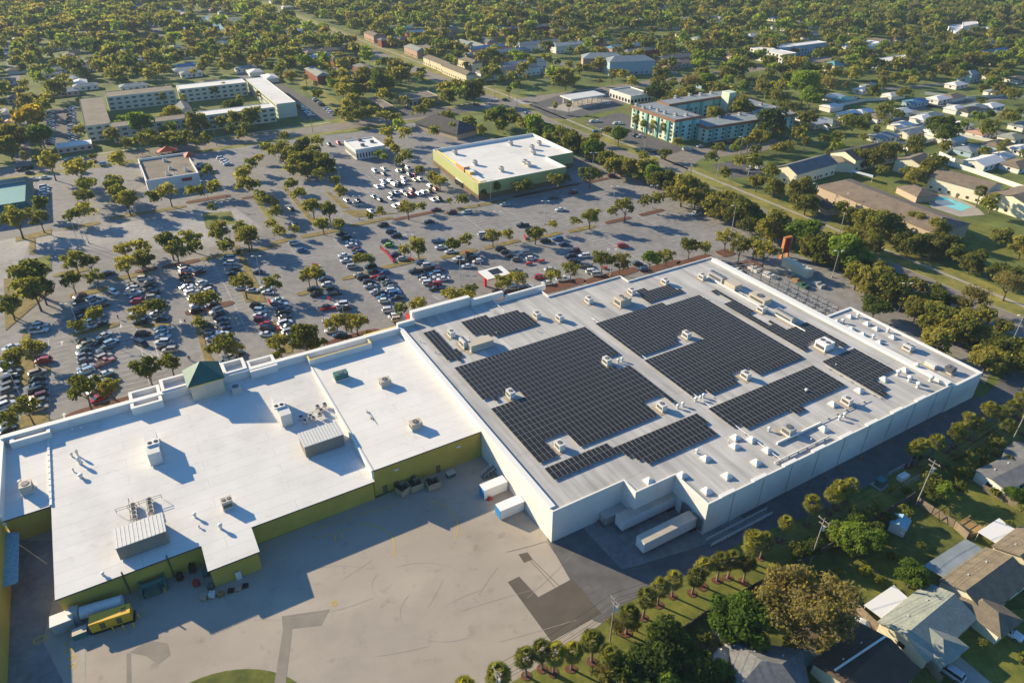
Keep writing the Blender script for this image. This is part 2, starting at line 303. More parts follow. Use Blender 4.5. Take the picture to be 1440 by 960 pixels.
sheet('yard_painted_shade', Gp([(10, 760), (76, 760), (76, 840), (60, 900), (100, 980), (-20, 1000)]), .010, 'apron')  # darker tone paints in the shade between wing and supermarket
b = MB()
def ribbon(b, pts, w, z, m, closed=False):
    n = len(pts)
    for i in range(n if closed else n-1):
        x0, y0 = pts[i]; x1, y1 = pts[(i+1) % n]; d = math.hypot(x1-x0, y1-y0)
        if d < 1e-4: continue
        nx, ny = -(y1-y0)/d*w/2, (x1-x0)/d*w/2
        b.poly([(x0-nx, y0-ny, z), (x1-nx, y1-ny, z), (x1+nx, y1+ny, z), (x0+nx, y0+ny, z)], m)
def arc(c, rx, a0, a1, n=20, ry=None): return [(c[0]+rx*math.cos(math.radians(a0+(a1-a0)*i/n)), c[1]+(ry or rx)*math.sin(math.radians(a0+(a1-a0)*i/n))) for i in range(n+1)]
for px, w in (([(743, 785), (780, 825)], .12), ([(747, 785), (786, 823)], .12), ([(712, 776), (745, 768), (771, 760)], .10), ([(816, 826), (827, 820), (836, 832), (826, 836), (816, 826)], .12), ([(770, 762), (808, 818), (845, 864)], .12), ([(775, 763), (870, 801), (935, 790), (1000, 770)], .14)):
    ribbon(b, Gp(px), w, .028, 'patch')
cx_, cy_ = G(600, 830)
for k in range(12):
    x_, y_ = G(R.uniform(330, 800), R.uniform(790, 950)); a_ = TH+R.uniform(-.5, .6); L_ = R.uniform(6, 22); cv = R.uniform(-.02, .02); pts = []
    for q in range(9): pts.append((x_, y_)); x_ += L_/8*math.cos(a_); y_ += L_/8*math.sin(a_); a_ += cv*L_/3
    ribbon(b, pts, R.uniform(.04, .09), .0255+k*.00001, 'tyre_mark')
for (u, v, rx, a0, a1) in ((628, 858, 9, 150, 300), (590, 838, 11, 30, 120), (565, 820, 6, 150, 260)):
    ribbon(b, arc(G(u, v), rx, a0, a1, 26, rx*.75), .07, .026, 'tyre_mark')
ribbon(b, arc(G(505, 775), 7.5, -10, 100, 16), .25, .027, 'yellow_paint'); ribbon(b, arc(G(586, 745), 9, -15, 80, 16), .22, .027, 'yellow_paint')
ribbon(b, Gp([(440, 758), (500, 741)]), .2, .027, 'yellow_paint'); ribbon(b, Gp([(505, 723), (556, 710)]), .2, .027, 'yellow_paint'); ribbon(b, Gp([(440, 745), (500, 727)]), .15, .027, 'yellow_paint')
for u, v in ((97, 904), (97, 914), (101, 924), (102, 936), (470, 848), (97, 884)):
    c = G(u, v); ribbon(b, arc(c, .5, 0, 360, 12), .3, .027, 'yellow_paint')
ribbon(b, Gp([(47, 899), (63, 892), (65, 898), (49, 905), (47, 899)]), .3, .027, 'yellow_paint')
struct(b.build('yard_markings'))
# service-side grass strip, gardens
sheet('grass_strip', Gp([(690, 975), (800, 914), (905, 832), (960, 812), (1060, 755), (1140, 728), (1250, 672), (1420, 580), (1480, 548), (1480, 590), (1340, 650), (1292, 690), (1200, 755), (1075, 818), (982, 872), (860, 960), (800, 1000)]), .014, 'lawn', False)
sheet('lawn_circle', [(x, y) for x, y in arc(G(325, 1010), 13.5, 0, 360, 40, 9)], .016, 'grass')
sheet('back_garden', Gp([(860, 960), (982, 872), (1075, 818), (1200, 755), (1292, 690), (1480, 590), (1600, 1100), (820, 1100)]), .010, 'grass', False)
sheet('garden_lawn', Gp([(1205, 790), (1255, 770), (1310, 800), (1262, 832), (1215, 850), (1180, 815)]), .016, 'lawn', False)
sheet('garden_lawn', Gp([(1330, 905), (1400, 860), (1480, 850), (1480, 960), (1390, 1000)]), .016, 'lawn', False)
sheet('garden_lawn', Gp([(1310, 690), (1400, 650), (1440, 680), (1440, 735), (1370, 735), (1330, 720)]), .016, 'lawn', False)
sheet('dirt_yard', Gp([(1175, 845), (1215, 855), (1245, 890), (1160, 935), (1110, 905), (1120, 870)]), .016, 'dirt', False)
sheet('dirt_yard', Gp([(985, 905), (1030, 870), (1060, 905), (1000, 960)]), .016, 'dirt', False)
sheet('driveway', Gp([(1318, 925), (1338, 912), (1400, 965), (1370, 985)]), .020, 'concrete')
# main road (e2 direction), grass verges and paths
s0 = 239.
def rs(t): return 239 if t < 420 else 239-(t-420)*.035          # bends a little beyond the crossing
T_ = [-60, 100, 250, 405, 440, 600, 800, 1000, 1300]
def band(name, d0, d1, z, m, t0=-60, t1=1300, block=True):
    ts = [t0]+[t for t in T_ if t0 < t < t1]+[t1]
    p = STp([(rs(t)+d0, t) for t in ts]+[(rs(t)+d1, t) for t in reversed(ts)]); return sheet(name, p, z, m, block)
band('road_verge', -10, 22, .008, 'verge'); band('main_road', -6.5, 6.5, .016, 'road')
band('footpath', 14.5, 16.2, .020, 'concrete', -60, 1000); band('kerb_line', 6.5, 6.9, .10, 'kerb', -60, 412); band('kerb_line', -6.9, -6.5, .10, 'kerb', -60, 412)
band('lane_line', -.1, .1, .021, 'yellow_paint', 200, 410)
# cross street (e1 direction)
sheet('street_verge', STp([(-400, 412), (226, 414), (226, 440), (-400, 444)]), .007, 'verge', False)
sheet('cross_street', STp([(-500, 420), (900, 418), (900, 434), (-500, 436)]), .018, 'road')
sheet('footpath', STp([(-300, 440), (226, 438), (226, 440), (-300, 442)]), .012, 'concrete')
b = MB()
for s in (226, 252):
    for k in range(7): x = 419+k*2.2; b.flat(STp([(s-1.6, x), (s+1.6, x), (s+1.6, x+1), (s-1.6, x+1)]), .024, 'paint')
for t in (414, 441):
    for k in range(6): x = 231+k*2.2; b.flat(STp([(x, t-1.6), (x+1, t-1.6), (x+1, t+1.6), (x, t+1.6)]), .024, 'paint')
struct(b.build('crosswalk_marking'))
# side street right of the main road, car parks there
sheet('side_street', Gp([(905, 232), (955, 248), (985, 224), (1075, 212), (1100, 205), (1090, 195), (1010, 205), (960, 212), (930, 222)]), .020, 'road')
sheet('apartment_parking_lot', Gp([(822, 172), (870, 158), (900, 168), (905, 188), (960, 208), (985, 204), (990, 214), (950, 228), (935, 226), (880, 198), (860, 188)]), .018, 'asphalt2')
sheet('apartment_parking_lot', Gp([(1000, 232), (1040, 225), (1075, 232), (1070, 248), (1030, 250)]), .018, 'asphalt2')
sheet('apartment_driveway', Gp([(1120, 330), (1145, 305), (1165, 290), (1172, 300), (1160, 318), (1150, 335)]), .020, 'asphalt2')
sheet('fuel_station_forecourt', Gp([(742, 148), (800, 130), (870, 128), (892, 140), (862, 154), (795, 168), (772, 166)]), .020, 'asphalt2')
sheet('forecourt_slab', Gp([(768, 152), (830, 138), (862, 142), (800, 158)]), .024, 'concrete')
sheet('restaurant_parking_lot', Gp([(560, 152), (620, 150), (660, 158), (560, 168)]), .022, 'asphalt2')
sheet('condo_parking_lot', Gp([(66, 155), (108, 148), (112, 195), (104, 204), (60, 206), (58, 180)]), .018, 'asphalt2')
sheet('condo_parking_lot', Gp([(378, 118), (395, 117), (470, 160), (470, 168), (425, 168), (418, 150), (385, 126)]), .018, 'asphalt2')
sheet('courtyard_lawn', Gp([(150, 165), (275, 145), (350, 120), (385, 138), (270, 158), (160, 174)]), .012, 'lawn', False)
sheet('park_lawn', Gp([(405, 105), (440, 108), (482, 150), (500, 175), (470, 160)]), .012, 'verge', False)
sheet('bank_lawn', Gp([(470, 168), (560, 160), (600, 160), (560, 172), (440, 190)]), .014, 'verge', False)
sheet('lot_lawn', Gp([(284, 300), (325, 297), (332, 314), (290, 322)]), .02, 'lawn', False)
sheet('station_lawn', Gp([(776, 172), (852, 160), (880, 150), (905, 152), (895, 160), (862, 160), (826, 172), (850, 192)]), .014, 'lawn', False)
sheet('apartment_lawn', Gp([(905, 188), (955, 205), (985, 200), (975, 196), (950, 199), (900, 182)]), .022, 'lawn', False)
sheet('brown_apartment_lawn', Gp([(1090, 235), (1150, 262), (1180, 240), (1240, 250), (1290, 290), (1440, 330), (1440, 370), (1330, 350), (1270, 320), (1100, 262), (1040, 250)]), .010, 'lawn', False)
# residential streets
def strt(a, c, w=7.5, m='street'):
    b = MB(); ribbon(b, Gp([a, c]), w, .018, m); struct(b.build('residential_street'))
    (x0, y0), (x1, y1) = G(*a), G(*c); d = math.hypot(x1-x0, y1-y0); nx, ny = -(y1-y0)/d*w/2, (x1-x0)/d*w/2
    PAVED.append([(x0-nx, y0-ny), (x1-nx, y1-ny), (x1+nx, y1+ny), (x0+nx, y0+ny)])
for a, c, w in (((35, 240), (14, 60), 8), ((112, 40), (122, 62), 8), ((210, 32), (238, 68), 8), ((350, 118), (335, 96), 8), ((560, 20), (470, 8), 7), ((604, 90), (665, 118), 9), ((780, 86), (820, 100), 8), ((1145, 178), (1310, 148), 11), ((1240, 165), (1450, 195), 11), ((1300, 150), (1440, 135), 8), ((1060, 60), (960, 38), 7), ((1300, 66), (1440, 60), 7), ((1200, 130), (1330, 118), 7), ((160, 20), (260, 8), 7)):
    strt(a, c, w)
# ponds
for nm, px in (('pond', [(250, 30), (262, 25), (300, 22), (340, 26), (350, 36), (330, 44), (300, 40), (285, 44), (255, 42)]), ('lake', [(520, 14), (535, 11), (590, 11), (612, 14), (590, 20), (560, 25), (535, 24)]), ('pond', [(760, 98), (795, 104), (790, 110), (770, 110)])):
    sheet(nm, Gp(px), .03, 'water')
sheet('pool_deck', Gp([(1300, 276), (1330, 272), (1372, 290), (1385, 302), (1350, 305), (1310, 292)]), .02, 'concrete')
sheet('pool_water', Gp([(1309, 279), (1328, 277), (1366, 291), (1352, 297), (1316, 286)]), .04, 'pool')
# ------------------------------------------------------------------ parking islands, bay lines
def island(px, m='drygrass', h=.14, kerb=True):
    poly = Gp(px); b = MB()
    if kerb: b.prism(poly, 0, h, 'kerb', m)
    cx = sum(p[0] for p in poly)/len(poly); cy = sum(p[1] for p in poly)/len(poly)
    inner = [(cx+(x-cx)*.93, cy+(y-cy)*.90) for x, y in poly]; b.flat(inner, h+.02, m)
    return struct(b.build('parking_island'))
def isl(u, v, L, W, m='mulch', ang=30):       # centre pixel, metres, heading
    x, y = G(u, v); a = math.radians(ang); ca, sa = math.cos(a), math.sin(a); b = MB()
    pts = []
    for i in range(16):
        t = 2*math.pi*i/16; c, s = math.cos(t), math.sin(t)
        lx = L/2*math.copysign(abs(c)**.5, c); ly = W/2*math.copysign(abs(s)**.5, s); pts.append((x+lx*ca-ly*sa, y+lx*sa+ly*ca))
    b.prism(pts, 0, .14, 'kerb', m); b.flat([(x+(p-x)*.9, y+(q-y)*.88) for p, q in pts], .16, m); struct(b.build('parking_island'))
for px, m in (([(5, 392), (60, 392), (72, 405), (70, 412), (8, 465)], 'drygrass'), ([(16, 375), (70, 358), (73, 378), (60, 392), (18, 398)], 'lawn'), ([(22, 334), (60, 325), (73, 322), (72, 330), (45, 336), (22, 340)], 'drygrass'), ([(42, 336), (50, 336), (49, 358), (41, 358)], 'drygrass'),
    ([(33, 462), (45, 470), (48, 520), (70, 515), (72, 522), (30, 545), (25, 520)], 'drygrass'), ([(30, 585), (68, 580), (70, 594), (22, 604)], 'drygrass'),
    ([(330, 345), (336, 345), (368, 410), (375, 425), (345, 425), (338, 405), (350, 395)], 'drygrass'), ([(270, 440), (282, 440), (290, 490), (302, 512), (290, 514), (280, 480)], 'drygrass'),
    ([(396, 262), (402, 262), (450, 320), (440, 318)], 'drygrass'), ([(354, 275), (360, 273), (402, 330), (392, 332)], 'verge'), ([(457, 270), (463, 270), (492, 293), (480, 293)], 'drygrass'),
    ([(386, 450), (398, 470), (412, 495), (402, 497), (380, 455)], 'drygrass'), ([(205, 455), (240, 455), (238, 461), (190, 461), (187, 456)], 'drygrass'), ([(480, 297), (490, 295), (560, 300), (500, 306)], 'drygrass')): island(px, m)
for u, v, L, W, m, a in ((100, 383, 12, 4, 'drygrass', 30), (125, 411, 12, 4, 'drygrass', 30), (185, 388, 12, 4, 'drygrass', 30), (206, 380, 8, 4, 'mulch', 30), (255, 371, 14, 3.5, 'mulch', 30), (115, 318, 14, 4, 'drygrass', 30), (182, 303, 16, 4, 'drygrass', 30), (232, 295, 18, 4, 'drygrass', 30), (293, 280, 20, 4, 'mulch', 30),
    (135, 463, 14, 3.5, 'drygrass', 30), (295, 433, 16, 4, 'mulch', 30), (320, 358, 20, 4, 'drygrass', 30), (397, 339, 10, 3.5, 'drygrass', 30), (453, 328, 18, 3.5, 'drygrass', 30), (522, 312, 20, 3, 'drygrass', 30), (585, 303, 22, 3, 'mulch', 30), (650, 294, 20, 3, 'drygrass', 30), (694, 285, 18, 3, 'drygrass', 30), (770, 268, 40, 3, 'mulch', 30), (840, 254, 14, 3, 'mulch', 30),
    (437, 410, 10, 3, 'drygrass', 30), (506, 387, 14, 3, 'drygrass', 30), (568, 370, 18, 3.5, 'drygrass', 30), (645, 357, 16, 3.5, 'drygrass', 30), (706, 344, 17, 3, 'drygrass', 30), (765, 333, 18, 3, 'drygrass', 30), (818, 322, 14, 3, 'drygrass', 30), (869, 310, 14, 3, 'mulch', 30), (916, 299, 14, 3, 'mulch', 30),
    (715, 415, 22, 5, 'mulch', 30), (790, 402, 20, 5, 'mulch', 30), (860, 388, 24, 5, 'mulch', 30), (930, 375, 20, 4, 'mulch', 30), (975, 366, 18, 4, 'mulch', 30), (1020, 356, 7, 6, 'mulch', 30), (1048, 374, 13, 7, 'mulch', 30), (500, 478, 18, 8, 'mulch', 30), (590, 455, 14, 5, 'mulch', 30), (640, 436, 14, 5, 'mulch', 30), (580, 452, 12, 4, 'mulch', 30),
    (395, 515, 14, 7, 'mulch', 30), (445, 497, 12, 6, 'mulch', 30), (215, 555, 14, 5, 'mulch', 30), (150, 575, 20, 7, 'mulch', 30), (355, 277, 10, 3, 'mulch', 30), (370, 350, 14, 3, 'drygrass', 30)): isl(u, v, L, W, m, a)
# bay lines: rows run along e2, each line runs along e1
b = MB()
def bays(s, t0, t1, w=5.4, both=True, pitch=2.75, spine=True):
    if spine: b.flat(strect(s-.06, s+.06, t0, t1), .022, 'paint')
    n = int((t1-t0)/pitch)
    for i in range(n+1):
        t = t0+i*pitch; b.flat(strect(s-w if both else s, s+w, t-.06, t+.06), .026, 'paint')
BAY = [((783, 295), (905, 372)), ((640, 300), (785, 395)), ((530, 320), (630, 390)), ((710, 290), (840, 385)), ((842, 270), (985, 355)), ((468, 333), (560, 440)), ((405, 343), (430, 378)), ((430, 375), (480, 440)), ((905, 258), (1040, 330)), ((300, 300), (300, 301))]
for a, c in BAY:
    s, t1 = GS(*a); s2, t0 = GS(*c); bays((s+s2)/2, min(t0, t1), max(t0, t1))
for a, c in (((160, 560), (120, 400)), ((70, 570), (50, 480)), ((210, 540), (190, 400)), ((280, 420), (262, 365)), ((310, 500), (285, 400)), ((345, 460), (325, 360)), ((400, 480), (375, 420)), ((940, 262), (985, 290))):
    s, t0 = GS(*a); s2, t1 = GS(*c); bays(s+0, t0, t1)
for a, c in (((505, 252), (590, 262)), ((495, 270), (560, 278))):        # shop lot, bays along e2
    s0_, t_ = GS(*a); s1_, _ = GS(*c)
    for i in range(int((s1_-s0_)/2.75)): b.flat(strect(s0_+i*2.75-.06, s0_+i*2.75+.06, t_-5.5, t_+5.5), .022, 'paint')
s_, t_ = GS(1290, 440)
for k in range(34):
    t = GS(1375, 490)[1]+k*2.75; sR = GS(1310, 445)[0]; b.flat(strect(sR-5.2, sR, t-.06, t+.06), .024, 'paint')
def hatch(px, n=7):
    q = Gp(px); ribbon(b, q+[q[0]], .18, .030, 'paint')
    for i in range(1, n):
        k = i/n; p0 = (q[0][0]+(q[1][0]-q[0][0])*k, q[0][1]+(q[1][1]-q[0][1])*k); p1 = (q[3][0]+(q[2][0]-q[3][0])*k, q[3][1]+(q[2][1]-q[3][1])*k); ribbon(b, [p0, p1], .15, .030, 'paint')
hatch([(190, 487), (220, 505), (222, 500), (200, 484)]); hatch([(216, 480), (223, 501), (228, 500), (221, 480)]); hatch([(192, 508), (194, 520), (204, 519), (198, 509)], 4); hatch([(608, 416), (618, 422), (628, 414), (618, 408)], 5); hatch([(565, 433), (575, 436), (580, 427), (572, 425)], 4)
for u, v, a in ((170, 458, -60), (254, 452, -60), (87, 482, 120), (90, 584, 120), (326, 425, -60), (231, 379, -60), (296, 365, -60), (85, 428, 120)):
    x, y = G(u, v); a = math.radians(a); ca, sa = math.cos(a), math.sin(a); f = lambda p, q: (x+p*ca-q*sa, y+p*sa+q*ca)
    b.flat([f(-1.5, -.15), f(.2, -.15), f(.2, .15), f(-1.5, .15)], .030, 'paint'); b.flat([f(.2, -.6), f(1.5, 0), f(.2, .6)], .030, 'paint')
b.flat(Gp([(204, 504), (212, 504), (212, 508), (204, 508)]), .026, 'bluepaint')
struct(b.build('parking_markings'))
# ------------------------------------------------------------------ buildings
UNIT = {}
def unit_box(m):
    if m not in UNIT:
        b = MB(); b.box((0, 0, -.5), (1, 1, 1), m); UNIT[m] = b.mesh('window_pane')
    return UNIT[m]
def put_box(name, parent, c, d, a, m):          # shared unit box scaled: windows, doors
    o = bpy.data.objects.new(name, unit_box(m)); COL.objects.link(o); o.parent = parent
    l = parent.location; o.location = (c[0]-l[0], c[1]-l[1], c[2]-l[2]); o.rotation_euler = (0, 0, a); o.scale = d; return o
def ccw(p):
    a = sum(p[i][0]*p[(i+1) % len(p)][1]-p[(i+1) % len(p)][0]*p[i][1] for i in range(len(p)))
    return p if a > 0 else p[::-1]
def inset(p, d):
    p = ccw(p); n = len(p); out = []
    for i in range(n):
        a, b_, c = p[i-1], p[i], p[(i+1) % n]
        e1 = Vector((b_[0]-a[0], b_[1]-a[1])).normalized(); e2 = Vector((c[0]-b_[0], c[1]-b_[1])).normalized()
        n1 = Vector((-e1.y, e1.x)); n2 = Vector((-e2.y, e2.x)); m = n1+n2
        if m.length < 1e-3: m = n1
        m.normalize(); k = d/max(.3, m.dot(n1)); out.append((b_[0]+m.x*k, b_[1]+m.y*k))
    return out
def flatroof(name, desc, place, poly, z, wall, roof, par=.5, th=.3, cap='cap', cat='building', base=None, win=None, group=None, z0=0, blk=True):
    poly = ccw(poly); cx = sum(p[0] for p in poly)/len(poly); cy = sum(p[1] for p in poly)/len(poly)
    t = thing(name, (cx, cy, z0), desc, place, cat, group)
    b = MB(); b.prism(poly, z0, z, wall, 0)
    ins = inset(poly, th); n = len(poly)
    for i in range(n):
        j = (i+1) % n; a, c, d, e = poly[i], poly[j], ins[j], ins[i]
        b.poly([(a[0], a[1], z), (c[0], c[1], z), (d[0], d[1], z), (e[0], e[1], z)], cap)
        b.poly([(e[0], e[1], z), (d[0], d[1], z), (d[0], d[1], z-par), (e[0], e[1], z-par)], cap)
    if base:
        bp = inset(poly, -.06)
        b.prism(bp, z0, z0+base[0], base[1], base[1])
    b.build('wall', t)
    b = MB(); b.flat(ins, z-par, roof); b.build('roof', t)
    if blk: BLOCK.append(inset(poly, -1.5))
    if win: facade(t, poly, z0, z, *win)
    return t
def facade(t, poly, z0, z, floors, pitch, w, h, m='glass', maxn=100, zoff=1.0, only=None):
    poly = ccw(poly); k = 0
    for i in range(len(poly)):
        a, c = poly[i], poly[(i+1) % len(poly)]; L = math.hypot(c[0]-a[0], c[1]-a[1])
        if L < pitch: continue
        nx, ny = (c[1]-a[1])/L, -(c[0]-a[0])/L; mx, my = (a[0]+c[0])/2, (a[1]+c[1])/2
        if nx*(-mx)+ny*(-my) < .12*math.hypot(mx, my): continue
        n = int(L/pitch); fh = (z-z0-.6)/floors
        for f in range(floors):
            for q in range(n):
                if k >= maxn: return
                s = (q+.5)/n; x, y = a[0]+(c[0]-a[0])*s, a[1]+(c[1]-a[1])*s
                put_box('window', t, (x, y, z0+f*fh+zoff+h/2), (w, .12, h), math.atan2(c[1]-a[1], c[0]-a[0]), m); k += 1
def gable(name, desc, place, c, a, L, Wd, ze, rise, wall, roof, hip=0., over=.5, cat='house', group=None, near=0, z0=0, part=None, skill=None):
    """ridge along local x"""
    ca, sa = math.cos(a), math.sin(a)
    t = part or thing(name, (c[0], c[1], z0), desc, place, cat, group)
    f = lambda x, y, z: (c[0]+x*ca-y*sa, c[1]+x*sa+y*ca, z)
    b = MB(); l, w = L/2, Wd/2
    rl = l if hip == 0 else max(.3, l-w*hip)
    vs = [f(-l, -w, z0), f(l, -w, z0), f(l, w, z0), f(-l, w, z0), f(-l, -w, ze), f(l, -w, ze), f(l, w, ze), f(-l, w, ze)]
    fs = [(0, 1, 5, 4), (1, 2, 6, 5), (2, 3, 7, 6), (3, 0, 4, 7)]
    if hip == 0: vs += [f(-l, 0, ze+rise), f(l, 0, ze+rise)]; fs += [(4, 8, 7), (5, 6, 9)]
    b.add(vs, fs, wall); b.build('wall', t)
    b = MB(); k = over; dz = rise*k/w; th = .18
    L2, W2 = l+k, w+k; R2 = (l+k if hip == 0 else rl)
    vs = [f(-L2, -W2, ze-dz), f(L2, -W2, ze-dz), f(L2, W2, ze-dz), f(-L2, W2, ze-dz), f(-R2, 0, ze+rise), f(R2, 0, ze+rise)]
    vs = [(x, y, z+.05) for x, y, z in vs]+[(x, y, z+.05+th) for x, y, z in vs]
    b.add(vs, [(6, 7, 11, 10), (8, 9, 10, 11), (0, 1, 7, 6), (2, 3, 9, 8), (1, 0, 4, 5), (3, 2, 5, 4)]+([(1, 2, 8, 7), (3, 0, 6, 9)] if hip else [(1, 5, 11, 7), (5, 2, 8, 11), (3, 4, 10, 9), (4, 0, 6, 10)])+([(7, 8, 11), (9, 6, 10)] if hip else []), roof)
    if near > 1:
        for sgn in (-1, 1): b.box(f(sgn*l*.4, w*.5, ze+rise*.5), (.25, .25, .5), 'metal_lt', a)
    b.build('roof', t)
    if near:
        n = max(1, int(L/4))
        for q in range(n):
            x = -l+(q+.5)*L/n
            put_box('window', t, f(x, -w-.03, z0+1.5), (1.3, .1, 1.1), a, 'glass')
            if near > 1: put_box('window', t, f(x, w+.03, z0+1.5), (1.3, .1, 1.1), a, 'glass')
        for sgn in (-1, 1): put_box('window', t, f(sgn*(l+.03), 0, z0+1.5), (.1, 1.3, 1.1), a, 'glass')
        put_box('door', t, f(l*.15, -w-.04, z0+1.05), (1.0, .1, 2.1), a, 'brown_base')
    BLOCK.append([f(-l-1, -w-1, 0)[:2], f(l+1, -w-1, 0)[:2], f(l+1, w+1, 0)[:2], f(-l-1, w+1, 0)[:2]])
    return t
def gable_px(name, desc, place, px, ze, rise, wall, roof, ridge=None, **k):   # px: four eave corners
    q = [G(u, v, ze) for u, v in px]
    c = (sum(p[0] for p in q)/4, sum(p[1] for p in q)/4)
    d1 = Vector((q[1][0]-q[0][0]+q[2][0]-q[3][0], q[1][1]-q[0][1]+q[2][1]-q[3][1]))/2
    d2 = Vector((q[3][0]-q[0][0]+q[2][0]-q[1][0], q[3][1]-q[0][1]+q[2][1]-q[1][1]))/2
    if (ridge or (1 if d1.length > d2.length else 2)) == 1: L, Wd, d = d1.length, d2.length, d1
    else: L, Wd, d = d2.length, d1.length, d2
    return gable(name, desc, place, c, math.atan2(d.y, d.x), L, Wd, ze, rise, wall, roof, **k)

# --- the big white store with solar panels
SZ = 9.2; RZ = 8.75
store = snap([(559, 458), (773.5, 719.5), (880, 675.6), (893.5, 694), (946.5, 667), (996.5, 706), (1343, 541), (1001.7, 361.7), (884, 393.3), (871.7, 388.3), (770, 415), (762, 408), (697, 424), (690, 418), (577, 447), (576, 452)], SZ)
t = thing('big_store', (*G(770, 762), 0), 'huge white flat-roofed store carrying solar panels', '', 'store')
STORE = t
b = MB(); b.prism(store, 0, SZ, 'white_wall', 0)
ins = inset(store, .35); P2 = ccw(store)
for i in range(len(P2)):
    j = (i+1) % len(P2); a, c, d, e = P2[i], P2[j], ins[j], ins[i]
    b.poly([(a[0], a[1], SZ), (c[0], c[1], SZ), (d[0], d[1], SZ), (e[0], e[1], SZ)], 'cap'); b.poly([(e[0], e[1], SZ), (d[0], d[1], SZ), (d[0], d[1], RZ), (e[0], e[1], RZ)], 'white_wall')
# tall parapets: left flank, front fascia blocks
def sbox(b, s0, s1, t0, t1, z0, z1, m, mt=None): b.prism(strect(s0, s1, t0, t1), z0, z1, m, mt or m)
_q = [ST(*p) for p in store]; sL = min(a[0] for a in _q); SR = max(a[0] for a in _q); TB = min(a[1] for a in _q); print('store', _q)
sF, tF = GS(577, 447, SZ); sF2, _ = GS(658, 424, SZ); sF3 = GS(705, 414, SZ)[0]; sF4 = GS(769, 405, SZ)[0]
b.build('wall', t)
b = MB(); b.flat(ins, RZ, 'store_roof'); b.build('roof', t)
BLOCK.append(inset(store, -2))
b = MB(); tL1 = GS(559, 458, SZ)[1]
sbox(b, sL-.05, sL+1.3, 86, tL1-.4, SZ-.5, SZ+.25, 'cap'); b.build('parapet', t)
b = MB(); sR = SR; sbox(b, sR-2.0, sR+.02, TB+.5, 158, SZ-.4, SZ+.35, 'cap'); b.build('parapet', t)
b = MB(); t0_ = GS(660, 430, SZ)[1]
sbox(b, sF+.1, sF2, tF-1.3, tF+.4, SZ-1, SZ+2.4, 'white_wall', 'cap'); sbox(b, sF2+.02, sF3, tF-2.2, tF-1.0, SZ-1, SZ+1.6, 'white_wall', 'cap'); sbox(b, sL+.2, sF, tF-3.6, tF-2.4, SZ-.6, SZ+1.2, 'white_wall', 'cap'); sbox(b, sF3+.02, sF4, tF-3.6, tF-2.8, SZ-1, SZ+.8, 'white_wall', 'cap')
b.build('front_parapet', t)
b = MB(); q = G(575, 455, 5); b.box((*q, 0), (.6, 2.6, 8.2), 'cart_red', TH); b.build('red_fascia', t)
# rear wall trims: downpipes and scuppers with raised parapet lengths
b = MB()
for k in range(9):
    s = 96+k*9.0; b.prism(strect(s-.05, s+.05, TB-.12, TB-.01), 0, SZ-.5, 'metal')
b.parts('downpipe', t)
b = MB(); tB = TB
for k in range(8): sbox(b, 92+k*9.6, 96.2+k*9.6, tB-.12, tB+.8, SZ-.2, SZ+.28, 'cap')
b.parts('rear_parapet_cap', t)
# lower annex on the right
AZ = 8.4
ann = snap([(1163, 444), (1195, 431), (1386, 525), (1348, 541.7)], AZ)
s_an = [ST(*p) for p in ann]; sR = SR
ann = strect(sR+.03, max(p[0] for p in s_an), TB-.3, max(p[1] for p in s_an))
b = MB(); b.prism(ann, 0, AZ, 'white_wall', 0); ai = inset(ann, .7); A2 = ccw(ann)
for i in range(4):
    j = (i+1) % 4; a, c, d, e = A2[i], A2[j], ai[j], ai[i]
    b.poly([(a[0], a[1], AZ), (c[0], c[1], AZ), (d[0], d[1], AZ), (e[0], e[1], AZ)], 'cap'); b.poly([(e[0], e[1], AZ), (d[0], d[1], AZ), (d[0], d[1], AZ-.4), (e[0], e[1], AZ-.4)], 'cap')
b.build('annex_wall', t); b = MB(); b.flat(ai, AZ-.4, 'store_roof'); b.build('annex_roof', t)
BLOCK.append(inset(ann, -1))
# dock doors
a_ = GS(946.5, 667, SZ); b_ = GS(996.5, 706, SZ)
for k in range(3):
    tt = a_[1]-(k+.6)*3.4; x, y = XY(a_[0]-.08, tt)
    if k != 0: put_box('dock_door', t, (x, y, 2.8), (.16, 2.9, 3.4), TH, 'metal_dk')
# long access ramp with rail along the back wall
s0r, t0r = GS(987, 757); s1r, t1r = GS(1070, 712); t0r = TB-3.6; b = MB()
b.prism(strect(s0r, s1r, t0r, t0r+1.6), 0, .35, 'apron'); b.build('ramp', t)
b = MB()
for tt in (t0r, t0r+1.6):
    for k in range(int(s1r-s0r)+1): x, y = XY(s0r+k, tt); b.tube((x, y, .3), (x, y, 1.3), .035, .035, 'cap', 4)
    for z in (.8, 1.3): x, y = XY(s0r, tt); x2, y2 = XY(s1r, tt); b.tube((x, y, z), (x2, y2, z), .05, .05, 'cap', 4)
b.build('handrail', t)

# --- the white-roofed supermarket with olive walls
WZ = 7.8
mkt = snap([(77, 838), (279, 765), (296, 800), (361, 775), (357, 740), (528, 679), (523, 661), (674, 608), (557, 471), (516, 482), (388, 513), (343, 505), (308, 513), (256, 525), (222, 535), (183, 571), (70, 602), (13, 610), (4, 733), (75, 715)], WZ)
ZB = 5.6
s0m, tR = GS(77, 838, ZB); tR = GS(530, 680, ZB)[1]*.5+GS(77, 838, ZB)[1]*.5
x1 = GS(287, 783, ZB)[0]; x2 = GS(359, 757, ZB)[0]; tN = GS(330, 787, ZB)[1]; x3 = GS(525, 670, 6.5)[0]; tR2 = GS(600, 634, WZ)[1]; sE = sL-.03
tF1 = GS(120, 590, WZ)[1]; s0w = GS(5, 733, ZB)[0]; tW = GS(40, 724, ZB+.5)[1]
def zroof(s, t): return WZ if s > x3 else ZB+max(-.4, (t-tR)/(tF1-tR)*2.1)
